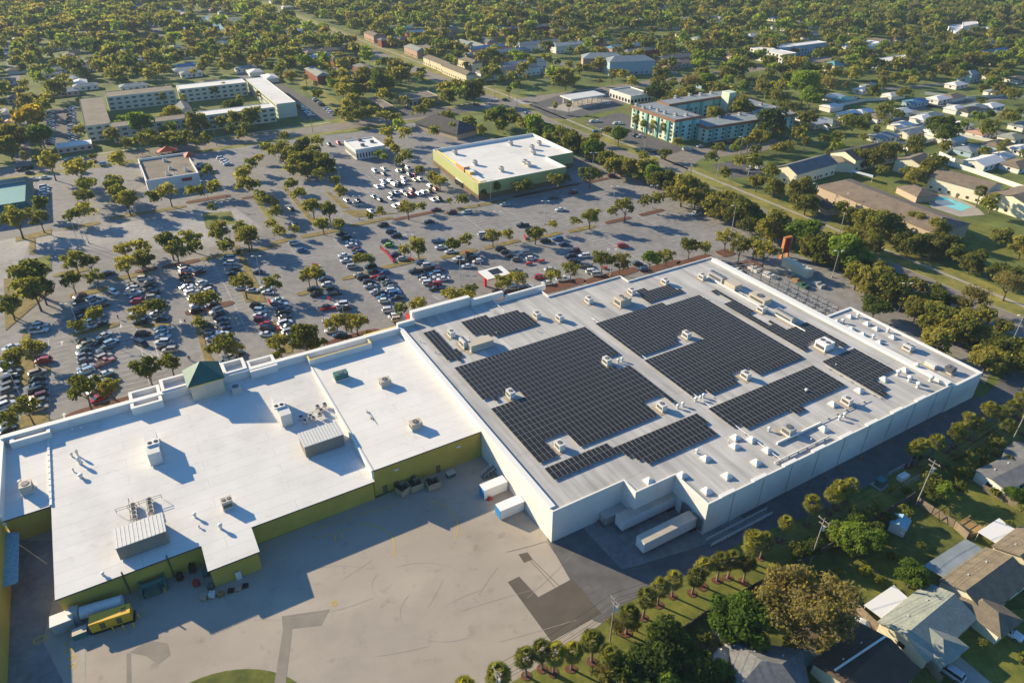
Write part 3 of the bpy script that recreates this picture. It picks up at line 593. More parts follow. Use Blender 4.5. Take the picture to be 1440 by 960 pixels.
def zpx(u, v):
    z = 6.8
    for _ in range(5): s_, t_ = GS(u, v, z); z = zroof(s_, t_)
    return z+.03
west = [(s0m, tR), (x1, tR), (x1, tN), (x2, tN), (x2, tR), (x3, tR), (x3, tF1), (s0w, tF1), (s0w, tW), (s0m, tW)]
east = [(x3, tR2), (sE, tR2), (sE, tF1), (x3, tF1)]
print('mkt', s0m, tR, x1, x2, tN, x3, tR2, sE, tF1, s0w, tW)
t = thing('supermarket', (*XY(s0m, tR), 0), 'wide white-roofed supermarket with olive yellow back walls and green-tiled tower', '', 'store')
def slopewall(poly, m, ins, dz):
    b = MB(); p = ccw(inset(STp(poly), ins)); n = len(p); z = [(ZB+max(-.4, (ST(*q)[1]-tR)/(tF1-tR)*2.1) if poly is west else WZ)+dz for q in p]
    for i in range(n): j = (i+1) % n; b.poly([(*p[i], 0 if m == 'yellow_wall' else z[i]-.35), (*p[j], 0 if m == 'yellow_wall' else z[j]-.35), (*p[j], z[j]), (*p[i], z[i])], m)
    return b, p, z
for poly in (west, east):
    b, p, z = slopewall(poly, 'yellow_wall', .35 if poly is west else .02, -.3 if poly is west else -.05); b.build('wall', t)
    b, p, z = slopewall(poly, 'dark_edge', 0, -.02); b.poly([(*q, zz+.0) for q, zz in zip(p, z)], 'white_roof'); b.build('roof', t); BLOCK.append(inset(p, -2))
b = MB()                                   # parapets: front, left, seams
FP = 2.6
sbox(b, s0w-.1, sE, tF1-1.2, tF1+.3, WZ-.5, WZ+FP-.6, 'white_wall', 'cap')
sbox(b, s0w-.4, s0w+.5, tW, tF1, 5.2, WZ+1.6, 'white_wall', 'cap')
for k in range(12): ta_ = tW+k*(tF1-1.2-tW)/12; sbox(b, s0m-.25, s0m+.25, ta_, ta_+(tF1-1.2-tW)/12-.01, zroof(s0m, ta_)-.1, zroof(s0m, ta_)+.35, 'cap')
b.build('parapet', t)
b = MB()
sbox(b, x3-.18, x3+.3, tR2-.1, tF1-1.3, 5.0, WZ+.16, 'white_wall', 'cap')
b.build('roof_seam', t)
def fbox(uv0, uv1, depth, z, cap='cap', h=2.6, name='front_canopy'):    # box projecting from the front, open-topped
    sa_, ta_ = GS(*uv0, z); sb_, tb_ = GS(*uv1, z); tt = max(ta_, tb_)
    b = MB(); o = strect(sa_, sb_, tt-depth, tt); i = inset(o, .8 if cap == 'cap' else .4); o = ccw(o); b.prism(o, 0, z, 'white_wall', 0)
    for k in range(4):
        j = (k+1) % 4; a, c, d, e = o[k], o[j], i[j], i[k]
        b.poly([(a[0], a[1], z), (c[0], c[1], z), (d[0], d[1], z), (e[0], e[1], z)], cap); b.poly([(e[0], e[1], z), (d[0], d[1], z), (d[0], d[1], z-h*.5), (e[0], e[1], z-h*.5)], 'white_wall')
    b.flat(i, z-h*.5, 'white_roof'); b.build(name, t); BLOCK.append(o)
fz = WZ+FP-.8
fbox((14, 608), (70, 594), 4.5, fz-.2); fbox((180, 553), (223, 540), 8, fz+.1); fbox((223, 534), (262, 524), 6, fz+.5); fbox((309, 511), (341, 502), 6, fz+.5); fbox((345, 508), (383, 498), 6.0, fz+.1)
fbox((429, 497), (516, 473), 4, fz, 'yellow_cap')
sa_, ta_ = GS(516, 480, fz); sb_ = sE
b = MB(); b.prism(strect(sa_+.3, sb_-.5, tF1+.31, tF1+.9), 0, fz+.1, 'lemon_wall', 'yellow_cap'); b.build('front_trim', t)
# tower
tw = [G(262, 545, 12.6), G(316, 531.5, 12.6), G(307.7, 507.5, 12.6), G(256.7, 520, 12.6)]
s_ = [ST(*p) for p in tw]; a0, a1 = (s_[0][0]+s_[3][0])/2, (s_[1][0]+s_[2][0])/2; c0, c1 = (s_[0][1]+s_[1][1])/2, (s_[2][1]+s_[3][1])/2
b = MB(); b.prism(strect(a0+.6, a1-.6, c0+.6, c1-.6), 0, 12.4, 'beige_wall', 0); b.prism(strect(a0+.2, a1-.2, c0+.2, c1-.2), 12.2, 12.5, 'yellow_cap'); tw_ = b.build('tower', t)
o_ = strect(a0, a1, c0, c1); ap = (*XY((a0+a1)/2, (c0+c1)/2), 16.6)
b = MB()
for k in range(4):
    j = (k+1) % 4; b.poly([(*o_[k], 12.55), (*o_[j], 12.55), ap], 'green_tile')
b.flat(o_, 12.52, 'dark_edge'); b.build('tower_roof', t).parent = tw_
BLOCK.append(o_)
# wall fittings
b = MB()
for u, v in ((169, 800), (232, 775)):
    s, tt = GS(u, v, 7); x, y = XY(s, tR+.15); b.tube((x, y, 0), (x, y, 6.3), .16, .16, 'downpipe', 6)
b.parts('downpipe', t)
b = MB()
for u, v in ((559, 662), (645, 627)):
    s, tt = GS(u, v, 6); x, y = XY(s, tR2-.2); b.box((x, y, 5.6), (1, .25, .3), 'sky_white', TH)
b.parts('wall_lamp', t)
b = MB()
for s in (33.5, 36.2, 40.5, 47): x, y = XY(s, tR2-.05); b.box((x, y, 0), (1.1, .1, 2.2), 'brown_base', TH)
x, y = XY(3.2*0+(x1+x2)/2, tN-.05); b.box((x, y, 0), (1.1, .1, 2.2), 'metal_lt', TH); b.parts('door', t)
# yellow wing at the far left edge
q = GS(15, 850, 0); 
wing = strect(q[0]-30, q[0], 40, GS(12, 762)[1])
t = flatroof('shop_wing', 'olive yellow wall of the shop wing at the lower left edge', '', wing, 7.6, 'yellow_wall', 'white_roof', cat='building')
b = MB(); aw = [G(4, 825, 4.0), G(25, 818, 4.0), G(27, 748, 4.0), G(8, 748, 4.0)]
b.prism(ccw(aw), 3.8, 4.0, 'tarp_blue', 'tarp_blue', True)
o = b.build('blue_awning', None, (*aw[0], 0)); o.data.transform(__import__('mathutils').Matrix.Identity(4)) ; reg(o, 'blue flat awning on posts beside the olive yellow wing', '', 'awning')

# --- green-walled store beyond the car park
gz = 8.0
gs = snap([(612, 209), (672, 253.5), (673, 263), (785, 232), (773, 219.5), (809, 214), (748, 188)], gz)
sg = [ST(*p) for p in gs]
t = flatroof('green_store', 'white-roofed store with pale green side and orange entrance tower', '', gs, gz, 'green_wall', 'white_roof', 1.3, .5, base=(2.4, 'brown_base'))
gt = t
a0, b0 = GS(612, 209, gz); a1, b1 = GS(660, 248, gz)
b = MB()
sbox(b, a0-.35, a0-.04, b1+17, b0, 0, gz-.1, 'lemon_wall'); sbox(b, a0-3.2, a0-.05, b1+8, b1+17, 3.2, gz+1.8, 'orange_wall', 'cap'); sbox(b, a0-2.8, a0-.04, b1+2.5, b1+8, 3.2, gz+.9, 'gold_wall', 'cap'); sbox(b, a0-3, a0-.03, b1-8, b1+2.0, 3, gz-.3, 'gold_wall', 'cap')
b.build('entrance_front', t)
b = MB()
for k in range(7): x, y = XY(a0-2.9, b1-7.5+k*4); b.box((x, y, 0), (.7, .7, 3.1), 'beige_wall', TH)
b.parts('column', t)
for k in range(6): x, y = XY(a0-.1, b1-5.5+k*4); put_box('window', t, (x, y, 1.6), (.14, 2.6, 2.6), TH, 'bluedark')

# --- striped shop, brown flat-roofed shop, green mansard shop
sz = 5.5
p = snap([(482, 199), (502, 210), (544, 204), (521, 192)], sz)
t = flatroof('striped_shop', 'low white shop with slatted blue front', '', p, sz, 'white_wall', 'white_roof', .8, .4, win=(1, 1.6, .8, 2.4, 'bluedark', 40, .8))
b = MB(); cc = ccw(inset(p, -.08)); b.prism(cc, 4.5, 5.0, 'cap'); b.build('fascia_band', t)
p = snap([(193, 223), (205, 254), (279, 243), (263, 215)], 6.2)
t = flatroof('flat_roofed_shop', 'white-walled shop with brown gravel roof and red tiled corner', '', p, 6.2, 'white_wall', 'tar', 1.0, .5)
b = MB(); s_, t_ = GS(236, 213, 6); hh = strect(s_-5, s_+5, t_-2, t_+3); apx = (*XY(s_, t_+.5), 8.8)
for k in range(4): b.poly([(*hh[k], 6.3), (*hh[(k+1) % 4], 6.3), apx], 'redroof')
b.build('red_roof', t); b = MB()
s_, t_ = GS(266, 219, 6); hh = strect(s_-2.5, s_+2.5, t_-4, t_+3); apx = (*XY(s_, t_-.5), 8.2)
for k in range(4): b.poly([(*hh[k], 6.3), (*hh[(k+1) % 4], 6.3), apx], 'redroof')
b.build('red_roof', t)
b = MB(); s_, t_ = GS(265, 255, 4.5); tb_ = ST(*p[0])[1]; tmin = min(ST(*q)[1] for q in p)
b.prism(strect(s_-2.3, s_+2.3, tmin-.25, tmin-.02), 3.2, 4.7, 'sign_red'); b.build('wall_sign', t)
p = snap([(-60, 262), (-60, 300), (45, 292), (40, 255)], 5.0)
t = flatroof('mansard_shop', 'dark green mansard-roofed shop at the left edge', '', p, 5.0, 'housetan', 'tealroof', .8, .5)
b = MB(); o = ccw(inset(p, -.8)); i = ccw(inset(p, 1.3)); n = 4
for k in range(4):
    j = (k+1) % 4; b.poly([(*o[k], 4.2), (*o[j], 4.2), (*i[j], 6.6), (*i[k], 6.6)], 'green_tile'); b.poly([(*i[k], 6.6), (*i[j], 6.6), (*i[j], 5), (*i[k], 5)], 'bluegrey_roof')
b.build('mansard_roof', t)
# --- bank, restaurant, fuel station, striped office
p = snap([(562, 133), (575, 141), (614, 134), (600, 127)], 5); flatroof('bank', 'tan flat-roofed bank building beside the crossing', '', p, 5, 'housetan', 'tar', .3, .3, 'housecream', win=(1, 3, 1.6, 2, 'glass', 30, .8))
p = snap([(518, 137), (540, 152), (552, 148), (530, 136)], 4.6); flatroof('drive_through_canopy', 'tan drive-through canopy left of the bank', '', p, 4.6, 'tar', 'tar', .2, .2, 'housecream', cat='canopy', z0=3.6)
gable_px('restaurant', 'dark hip-roofed restaurant with two wings', '', [(588, 172), (650, 190), (668, 178), (612, 163)], 3.6, 4.2, 'housetan', 'dark_roof', hip=.9, over=1.0, cat='restaurant')
t = thing('fuel_canopy', (*G(812, 146), 0), 'long grey fuel station canopy over the pumps', '', 'canopy')
p = snap([(792, 134), (803, 142), (846, 132), (836, 127)], 5.6); b = MB(); b.prism(p, 4.9, 5.6, 'cap', 'metal_lt', True); b.build('canopy_roof', t)
s_ = [ST(*q) for q in p]; u0, u1 = min(a[0] for a in s_), max(a[0] for a in s_); w0, w1 = min(a[1] for a in s_), max(a[1] for a in s_)
for k in range(4):
    for w in (w0+1.5, w1-1.5):
        x, y = XY(u0+2+k*(u1-u0-4)/3, w); b = MB(); b.box((x, y, 0), (.4, .4, 4.9), 'cap', TH); b.build('post', t)
    x, y = XY(u0+2+k*(u1-u0-4)/3, (w0+w1)/2); o = thing('fuel_pump', (x, y, .05), 'grey fuel pump under the canopy', 'at the fuel station', 'fuel pump', 'pumps under the station canopy')
    b = MB(); b.box((x, y, .05), (.9, .5, .2), 'concrete', TH); b.box((x, y, .25), (.7, .4, 1.5), 'metal_lt', TH); b.box((x, y, 1.75), (.8, .45, .25), 'cart_red', TH); b.build('housing', o)
p = snap([(861, 126), (891, 137), (913, 129), (882, 121)], 5.5); flatroof('station_shop', 'white flat-roofed fuel station shop', '', p, 5.5, 'housewhite', 'bluegrey_roof', .7, .5, win=(1, 3, 2, 2.2, 'glass', 20, .6))
# --- mint apartment block
def wing(name, desc, px, z, wall, roof, band, fl, pitch, **k):
    p = snap(px, z); t = flatroof(name, desc, '', p, z, wall, roof, .5, .4, band, cat='apartment block', win=(fl, pitch, 1.4, 1.4, 'bluedark', 100, 1.0))
    b = MB(); b.prism(ccw(inset(p, -.35)), z-1.1, z+.02, band, band); 
    return t, p
mt = thing('mint_apartment_block', (*G(951, 201), 0), 'mint green five-storey apartment block with terracotta roof band', '', 'apartment block')
def mwing(px, z, wall, side, fl, pitch, cap='terracotta', fins=True, maxn=60):
    p = ccw(snap(px, z)); b = MB(); n = len(p)
    for i in range(n):
        a, c = p[i], p[(i+1) % n]; e = Vector((c[0]-a[0], c[1]-a[1])).normalized()
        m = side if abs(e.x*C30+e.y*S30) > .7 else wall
        b.poly([(*a, 0), (*c, 0), (*c, z), (*a, z)], m)
    b.build('wall', mt); b = MB(); o = inset(p, -.5); b.prism(o, z-1.3, z+.2, cap, 0); i2 = inset(p, .1)
    o = ccw(o)
    for k in range(n):
        j = (k+1) % n; b.poly([(*o[k], z+.2), (*o[j], z+.2), (*i2[j], z+.2), (*i2[k], z+.2)], cap)
    b.flat(i2, z+.1, 'bluegrey_roof'); b.build('roof', mt)
    facade(mt, p, 0, z-1.3, fl, pitch, 1.6, 1.4, 'bluedark', maxn, .9); BLOCK.append(inset(p, -2))
    if fins:
        b = MB()
        for i in range(n):
            a, c = p[i], p[(i+1) % n]; L = math.hypot(c[0]-a[0], c[1]-a[1]); nx, ny = (c[1]-a[1])/L, -(c[0]-a[0])/L
            if nx*(-a[0])+ny*(-a[1]) < 0 or L < 12: continue
            for q in range(int(L/9)):
                s = (q+.5)/int(L/9); x, y = a[0]+(c[0]-a[0])*s+nx*.3, a[1]+(c[1]-a[1])*s+ny*.3
                b.box((x, y, 0), (1.8, .6, z-1.4), 'mint_dk', math.atan2(c[1]-a[1], c[0]-a[0]))
        b.parts('pilaster', mt)
    return p
mwing([(884, 149), (953, 168), (981, 164), (929, 143)], 13, 'mint_cream', 'mint_side', 5, 4)
mwing([(929, 141), (934, 147), (1030, 134), (1020, 128)], 14, 'mint_side', 'mint', 5, 4)
mwing([(981, 172), (988, 179), (1098, 161.5), (1120, 161.5), (1105, 154), (1050, 138), (1029, 137), (1060, 152)], 8.8, 'mint_cream', 'mint_side', 3, 4.5)
b = MB(); s_, t_ = GS(1023, 128, 17.5); b.prism(strect(s_-3, s_+3, t_-5, t_+1.5), 0, 17.5, 'mint_cream'); b.build('stair_tower', mt)
# --- long three-storey court apartments
def court(desc, px, roof, z=9):
    flatroof('court_apartment', desc, '', snap(px, z), z, 'court_wall', roof, .25, .2, 'cap' if roof != 'tar' else 'tar', cat='apartment block', win=(3, 4.2, 2.4, 1.2, 'bluedark', 60, 1.0), group='court apartment wings round the lawn')
court('brown-roofed court wing facing the left car park', [(111, 138), (146, 136), (152.5, 172), (119, 179)], 'tar')
court('brown-roofed rear court wing on the lawn’s far side'.replace('’', "'"), [(148, 129), (147.5, 137), (245, 126.5), (240, 120)], 'tar')
court('narrow brown-roofed court wing along the street', [(153, 173), (155, 180), (274, 164), (272, 157.5)], 'tar')
court('white-roofed rear court wing above the palms', [(249, 121), (252, 127), (343, 115), (340, 109)], 'white_roof')
court('broad white-roofed court wing at the right end', [(345, 109.5), (388, 146), (415, 144), (372.5, 109)], 'white_roof')
court('white-roofed court wing nearest the street', [(276, 157), (279, 163.5), (386, 150.5), (380, 145)], 'white_roof')
gable_px('clubhouse', 'small grey-roofed clubhouse in the court lawn', '', [(248, 148), (254, 158), (268, 154), (262, 145)], 3, 2, 'housewhite', 'greyroof', cat='clubhouse')
p = snap([(74, 202), (84, 209), (132, 201), (125, 196)], 3.2); flatroof('low_office', 'low white-roofed office beside the parked rows', '', p, 3.2, 'housepink', 'white_roof', .2, .2, cat='office', win=(1, 3, 1.5, 1.2, 'glass', 12, .9))
# --- cream apartments at right
K = dict(cat='apartment building')
gable_px('cream_apartment', 'cream gabled apartment with dark grey roof nearest the main road', '', [(1094, 236), (1117.5, 245), (1174, 231), (1150, 219)], 6, 2.8, 'cream', 'greyroof', near=1, **K)
gable_px('cream_apartment', 'cream gabled apartment with dark roof behind the first', '', [(1176, 213), (1196, 227), (1254, 213), (1230, 202)], 6, 2.8, 'cream', 'dark_roof', near=1, **K)
gable_px('linking_porch', 'small brown-roofed porch between the two cream apartments', '', [(1168, 222), (1176, 233), (1198, 230), (1190, 219)], 4, 1.5, 'cream', 'brown_shingle', cat='porch')
gable_px('brown_apartment', 'very long brown-roofed apartment beside the access road', '', [(1155, 262), (1318, 330), (1360, 312), (1192, 252)], 6, 2.6, 'housetan', 'brownroof', hip=.5, near=1, **K)
gable_px('brown_apartment', 'brown-roofed apartment behind the pool house', '', [(1268, 222), (1268+20, 236), (1308, 226), (1288, 217)], 6, 2.2, 'cream', 'brownroof', near=1, **K)
gable_px('brown_apartment', 'long brown-roofed apartment above the swimming pool', '', [(1318, 238), (1322, 250), (1385, 272), (1410, 258)], 6, 2.4, 'cream', 'brownroof', near=1, **K)
gable_px('brown_apartment', 'brown-roofed apartment cut by the right edge', '', [(1410, 275), (1430, 290), (1490, 285), (1440, 258)], 6, 2.4, 'cream', 'brownroof', near=1, **K)
gable_px('pool_house', 'small brown-roofed pool house beside the pool', '', [(1263, 263), (1290, 277), (1318, 274), (1288, 260)], 3, 1.8, 'housetan', 'brownroof', hip=.8, cat='pool house')
p = Gp([(1195, 246), (1197, 249), (1225, 257), (1226, 254)]); b = MB(); b.prism(ccw(p), 2.6, 2.75, 'tarp_white', 'tarp_white', True)
for q in p: b.tube((*q, 0), (*q, 2.6), .08, .08, 'metal_lt', 4)
reg(b.build('covered_walkway'), 'pale blue roofed walkway between the lawns', 'left of the pool', 'walkway')
gable_px('carport', 'brown-roofed carport at the head of the access road', '', [(1137, 278), (1168, 296), (1176, 292), (1146, 273)], 3, .8, 'housetan', 'dusk_roof', cat='carport')
# ------------------------------------------------------------------ solar arrays
arrays = [('largest solar array, nearest the supermarket roof', [(638.5, 517), (821.5, 460.3), (868, 497), (836.5, 506.7), (854, 520), (882, 512), (954, 564.5), (945, 566.5), (931, 555.6), (905, 565), (926.7, 582.7), (814, 624.8), (792, 607), (760.8, 617.5), (779.6, 640.4), (755.6, 647.7), (691.5, 576), (738, 560), (724, 545), (692.5, 553.5), (697.7, 559.8), (681, 564.5)]),
 ('second largest solar array, in the centre of the roof', [(839, 456), (980, 413.3), (1131, 504), (1071, 526.7), (1055, 517), (1028, 527.5), (1042.5, 538.5), (998.8, 554), (992, 547), (971.5, 555.6), (905, 505), (958, 488), (966, 484), (990, 476), (972, 463), (948, 471), (955, 480), (898, 500)]),
 ('long stepped solar array nearest the loading dock', [(768, 661), (975.6, 580), (1015, 612.3), (966, 633), (956.7, 626.9), (904.6, 649.8), (886.9, 635), (782.7, 678)]),
 ('stepped solar array near the middle of the back edge', [(994.6, 573), (1145.6, 513.5), (1188, 538.5), (1121, 566), (1128, 573), (1113, 580), (1105, 576), (1077, 586.5), (1084, 591.7), (1071.7, 598), (1063, 593.8), (1042.5, 600), (1036, 594.8), (1025.8, 598)]),
 ('solar array nearest the lower right annex', [(1157, 509), (1203.3, 490), (1256, 517.7), (1228, 531), (1246, 542), (1242.5, 554), (1233, 555)]),
 ('narrow L-shaped solar array beside the big condensers', [(1000, 410), (1008, 406.7), (1060, 437.5), (1052, 441), (1080, 458), (1083, 450), (1109, 463), (1137.5, 453), (1193, 483), (1182.5, 488), (1160, 478), (1133, 486), (1140, 490), (1130, 493), (1017.5, 426.7), (1026.7, 421.7), (1018, 417)]),
 ('small solar array nearest the front edge', [(894, 411), (937, 399), (960, 409), (912, 424)]),
 ('two-step solar array behind the sign parapet', [(648, 455), (693, 443), (698, 447), (731.7, 436.7), (758, 456.7), (700, 475), (690, 466.7), (667, 473)]),
 ('thin slanting solar strip at the left of the big roof', [(595, 466.7), (612, 461.7), (646.7, 498), (647, 505), (632, 508)])]
pm = MB(); pm.box((0, 0, 0), (1.17, 2.02, .05), 'panel_frame', 0, mt='panel_frame'); pm.box((0, 0, .045), (1.12, 1.965, .012), 'panel'); PANEL = pm.mesh('solar_panel')
PZ = RZ+.42; PS, PT = 1.24, 2.09
org = GS(638.5, 517, PZ)
for desc, px in arrays:
    poly = [GS(u, v, PZ) for u, v in px]; pl = poly
    ss = [p[0] for p in pl]; tt = [p[1] for p in pl]; cells = []
    i0, i1 = math.floor((min(ss)-org[0])/PS)-1, math.ceil((max(ss)-org[0])/PS)+1; j0, j1 = math.floor((min(tt)-org[1])/PT)-1, math.ceil((max(tt)-org[1])/PT)+1
    for j in range(j0, j1):
        for i in range(i0, i1):
            s, t_ = org[0]+(i+.5)*PS, org[1]+(j+.5)*PT
            if inpoly(s, t_, pl): cells.append((s, t_))
    if not cells: print('no cells', desc); continue
    cells.sort(key=lambda c: c[1])
    c0 = XY(sum(c[0] for c in cells)/len(cells), sum(c[1] for c in cells)/len(cells))
    o = thing('solar_array', (*c0, RZ), desc, '', 'solar array', 'solar arrays on the big store roof')
    rest = MB()
    for k, (s, t_) in enumerate(cells):
        x, y = XY(s, t_)
        if k < 100:
            p = bpy.data.objects.new('solar_panel', PANEL); COL.objects.link(p); p.parent = o; p.location = (x-c0[0], y-c0[1], PZ-RZ); p.rotation_euler = (math.radians(2), 0, TH)
        else:
            rest.box((x, y, PZ), (1.17, 2.02, .05), 'panel_frame', TH); rest.box((x, y, PZ+.045), (1.12, 1.965, .012), 'panel', TH)
    if rest.v: q = rest.build('solar_panels', o); q['kind'] = 'stuff'
    rl = MB(); rows = {}
    for s, t_ in cells: rows.setdefault(round(t_, 2), []).append(s)
    for t_, L in rows.items():
        L.sort(); st = L[0]; pr = L[0]
        for s in L[1:]+[1e9]:
            if s-pr > PS*1.5:
                for dt in (-.6, .6): rl.prism(strect(st-.6, pr+.6, t_+dt-.05, t_+dt+.05), PZ-.12, PZ-.03, 'metal_lt')
                for q in range(int((pr-st)/3.7)+1):
                    x, y = XY(st+q*3.7, t_); rl.box((x, y, RZ+.02), (.3, .5, .25), 'metal_lt', TH)
                st = s
            pr = s
    rl.build('rack', o)
# ------------------------------------------------------------------ roof plant
def unitloc(u, v, z): return (*G(u, v, z), z)
def rtu(u, v, z, L=2.4, W=1.5, h=1.4, m='metal_lt', desc='grey rooftop air conditioner', place='', nf=1, a=TH, pad=True, name='rooftop_air_conditioner', fan='top'):
    x, y, _ = unitloc(u, v, z); o = thing(name, (x, y, z), desc, place or ROOFP, 'air conditioner', ROOFG)
    b = MB()
    if pad: b.box((x-.6*C30, y-.6*S30, z+.01), (W+.9, L+1.6, .05), 'roof_stain', a); 
    b.box((x, y, z+.05), (W+.2, L+.2, .3), 'metal_lt', a); b.build('kerb', o)
    b = MB(); b.box((x, y, z+.35), (W, L, h), m, a); b.box((x, y, z+.5), (W+.06, L*.8, h*.55), 'metal_dk' if nf else m, a); b.box((x, y, z+.35+h), (W+.1, L+.1, .06), m, a); cab_ = b.build('cabinet', o)
    for k in range(nf):
        off = (k-(nf-1)/2)*L/max(nf, 1); px, py = x-off*math.sin(a), y+off*math.cos(a)
        b = MB(); b.tube((px, py, z+.4+h), (px, py, z+.52+h), min(W, L/nf)*.38, min(W, L/nf)*.38, 'metal_dk', 12); b.tube((px, py, z+.52+h), (px, py, z+.54+h), .1, .1, 'metal_lt', 6); q_ = b.build('fan', o); q_.parent = cab_
    return o
ROOFP = 'on the big store roof'; ROOFG = 'plant on the big store roof'
for u, v in ((635, 472), (755, 446), (787, 450), (828, 425), (888, 413), (935, 399), (853, 511), (718, 557), (930, 575), (787, 630), (987, 392), (1070, 438), (965, 474), (1048, 531), (1190, 567)):
    rtu(u, v, RZ)
rtu(1108, 609, RZ, 2.6, 2.2, 1.6, 'metal', 'large dark-sided air conditioner')
rtu(653, 486, RZ, 3.2, 1.8, 1.8, 'metal_lt', 'tall grey air handler', nf=3); rtu(675, 487, RZ, 3.2, 7.2, 1.6, 'beige_unit', 'long beige air handler', nf=0)
rtu(875, 427, RZ, 3.6, 4.2, 2.0, 'beige_unit', 'large cream air handler', nf=2); rtu(1158, 489, RZ, 3.6, 3.8, 1.9, 'sky_white', 'large white air handler', nf=2)
rtu(1008, 393, RZ, 6.5, 2.2, 1.7, 'metal', 'grey condenser bank', nf=4); rtu(1030, 404, RZ, 4.8, 3.2, 1.5, 'beige_unit', 'cream air handling unit', nf=0, pad=False); rtu(1068, 423, RZ, 6.5, 3.3, 1.5, 'beige_unit', 'long cream air handling unit with duct', nf=1, pad=False)
rtu(1103, 448, RZ, 7, 2.1, 1.6, 'metal', 'six-fan grey-green condenser bank', nf=6)
def skylight(u, v, z, s=2.0):
    x, y, _ = unitloc(u, v, z); o = thing('skylight', (x, y, z), 'white pyramid skylight', ROOFP, 'skylight', 'skylights on the big store roof')
    b = MB(); b.box((x, y, z+.01), (s, s, .35), 'metal_lt', TH); b.build('kerb', o); b = MB(); b.box((x, y, z+.36), (s*.85, s*.85, .6), 'cap', TH, .3, .3); b.build('dome', o)
for u, v in ((1243, 534), (1272, 521), (1208, 550), (1171, 569), (1158, 604), (1057, 619), (1079, 634), (1033, 628), (992, 645), (1063, 651), (1022, 670), (993, 691), (912, 677), (959, 669), (1034, 616)): skylight(u, v, RZ)
ROOFP = 'on the lower annex roof'
for u, v in ((1195, 446), (1176, 453), (1219, 456), (1197, 463), (1213, 471), (1232, 463), (1255, 475), (1236, 482)): skylight(u, v, AZ-.4, 1.8)
def vent(u, v, z, r=.5, h=1.1, desc='round white mushroom vent', place=None, name='roof_vent'):
    x, y, _ = unitloc(u, v, z); o = thing(name, (x, y, z), desc, place or ROOFP, 'vent', 'roof vents')
    b = MB(); b.tube((x, y, z), (x, y, z+h*.6), r*.6, r*.5, 'metal_lt', 8); b.build('stack', o); b = MB(); b.tube((x, y, z+h*.55), (x, y, z+h*.8), r*.8, r, 'metal', 10); b.dome((x, y, z+h*.8), r, h*.3, 'cap'); b.build('cowl', o)
for u, v in ((1206, 446), (1185, 454), (1248, 467), (1227.5, 476)): vent(u, v, AZ-.4, .6, 1.3)
rtu(1277, 491, AZ-.4, 2.4, 2.4, 1.2, 'metal_lt', 'grey air conditioner', nf=2); rtu(1335, 523, AZ-.4, 2.2, 2.2, 1.2, 'metal_dk', 'dark condenser', nf=2); rtu(1308, 515, AZ-.4, 3, 1.4, .9, 'metal_lt', 'low grey duct box', nf=0)
ROOFP = 'on the big store roof'
for u, v in ((953, 574), (960, 571), (978, 564), (984.5, 562), (989, 559), (869, 510), (874.6, 508), (980, 637), (1081, 606), (1187, 586), (1180, 590), (1133, 552)): vent(u, v, RZ, .45, 1.2, 'white turbine vent')
for u, v in ((1262, 528), (1288, 518), (1278, 536), (1308, 536), (1290, 545)): vent(u, v, RZ, .7, 1.7, 'large grey kitchen exhaust')
for u, v in ((591, 481), (612, 496), (695, 440), (667, 447), (660, 476), (755, 466), (698, 470), (1024, 622), (1140, 620), (990, 420), (1175, 515)): vent(u, v, RZ, .18, .8, 'thin plumbing vent')
# pipes and conduits
def pipe(pts, z, r=.12, m='metal_lt', label='long grey pipe run', place='on the big store roof'):
    q = [GS(u, v, z) for u, v in pts]
    for i in range(1, len(q)):
        if abs(q[i][0]-q[i-1][0]) > abs(q[i][1]-q[i-1][1]): q[i] = (q[i][0], q[i-1][1])
        else: q[i] = (q[i-1][0], q[i][1])
    p = [XY(*a) for a in q]; b = MB()
    for i in range(len(p)-1):
        b.tube((*p[i], z+.35), (*p[i+1], z+.35), r, r, m, 6)
        d = math.dist(p[i], p[i+1]); n = max(1, int(d/3))
        for k in range(n): x, y = p[i][0]+(p[i+1][0]-p[i][0])*(k+.5)/n, p[i][1]+(p[i+1][1]-p[i][1])*(k+.5)/n; b.box((x, y, z+.005), (.4, .4, .24), 'metal_dk', TH)
    o = b.build('roof_pipe', None, (*p[0], z)); o.data.update(); reg(o, label, place, 'pipe')
    return o
MB.build_raw = MB.build
pipe([(832, 448), (960, 545), (1028, 612), (1089, 652)], RZ); pipe([(1089, 652), (1166, 616)], RZ, .22, label='thick grey pipe run'); pipe([(985, 545), (1046, 600)], RZ, .06, label='thin conduit run')
pipe([(1010, 395), (1050, 418), (1120, 455)], RZ, .09, label='dark refrigerant pipe'); pipe([(1160, 515), (1240, 560)], RZ, .09, label='thin side conduit'); pipe([(1145, 598), (1225, 565)], RZ, .08, label='cross conduit'); pipe([(700, 430), (720, 448)], RZ, .1, label='short front pipe')
pipe([(990, 388), (1000, 395), (1130, 468)], RZ, .3, 'cap', 'white supply duct beside the condensers')
pipe([(1092, 625), (1160, 600)], RZ, .3, 'cap', 'low white duct near the back edge')
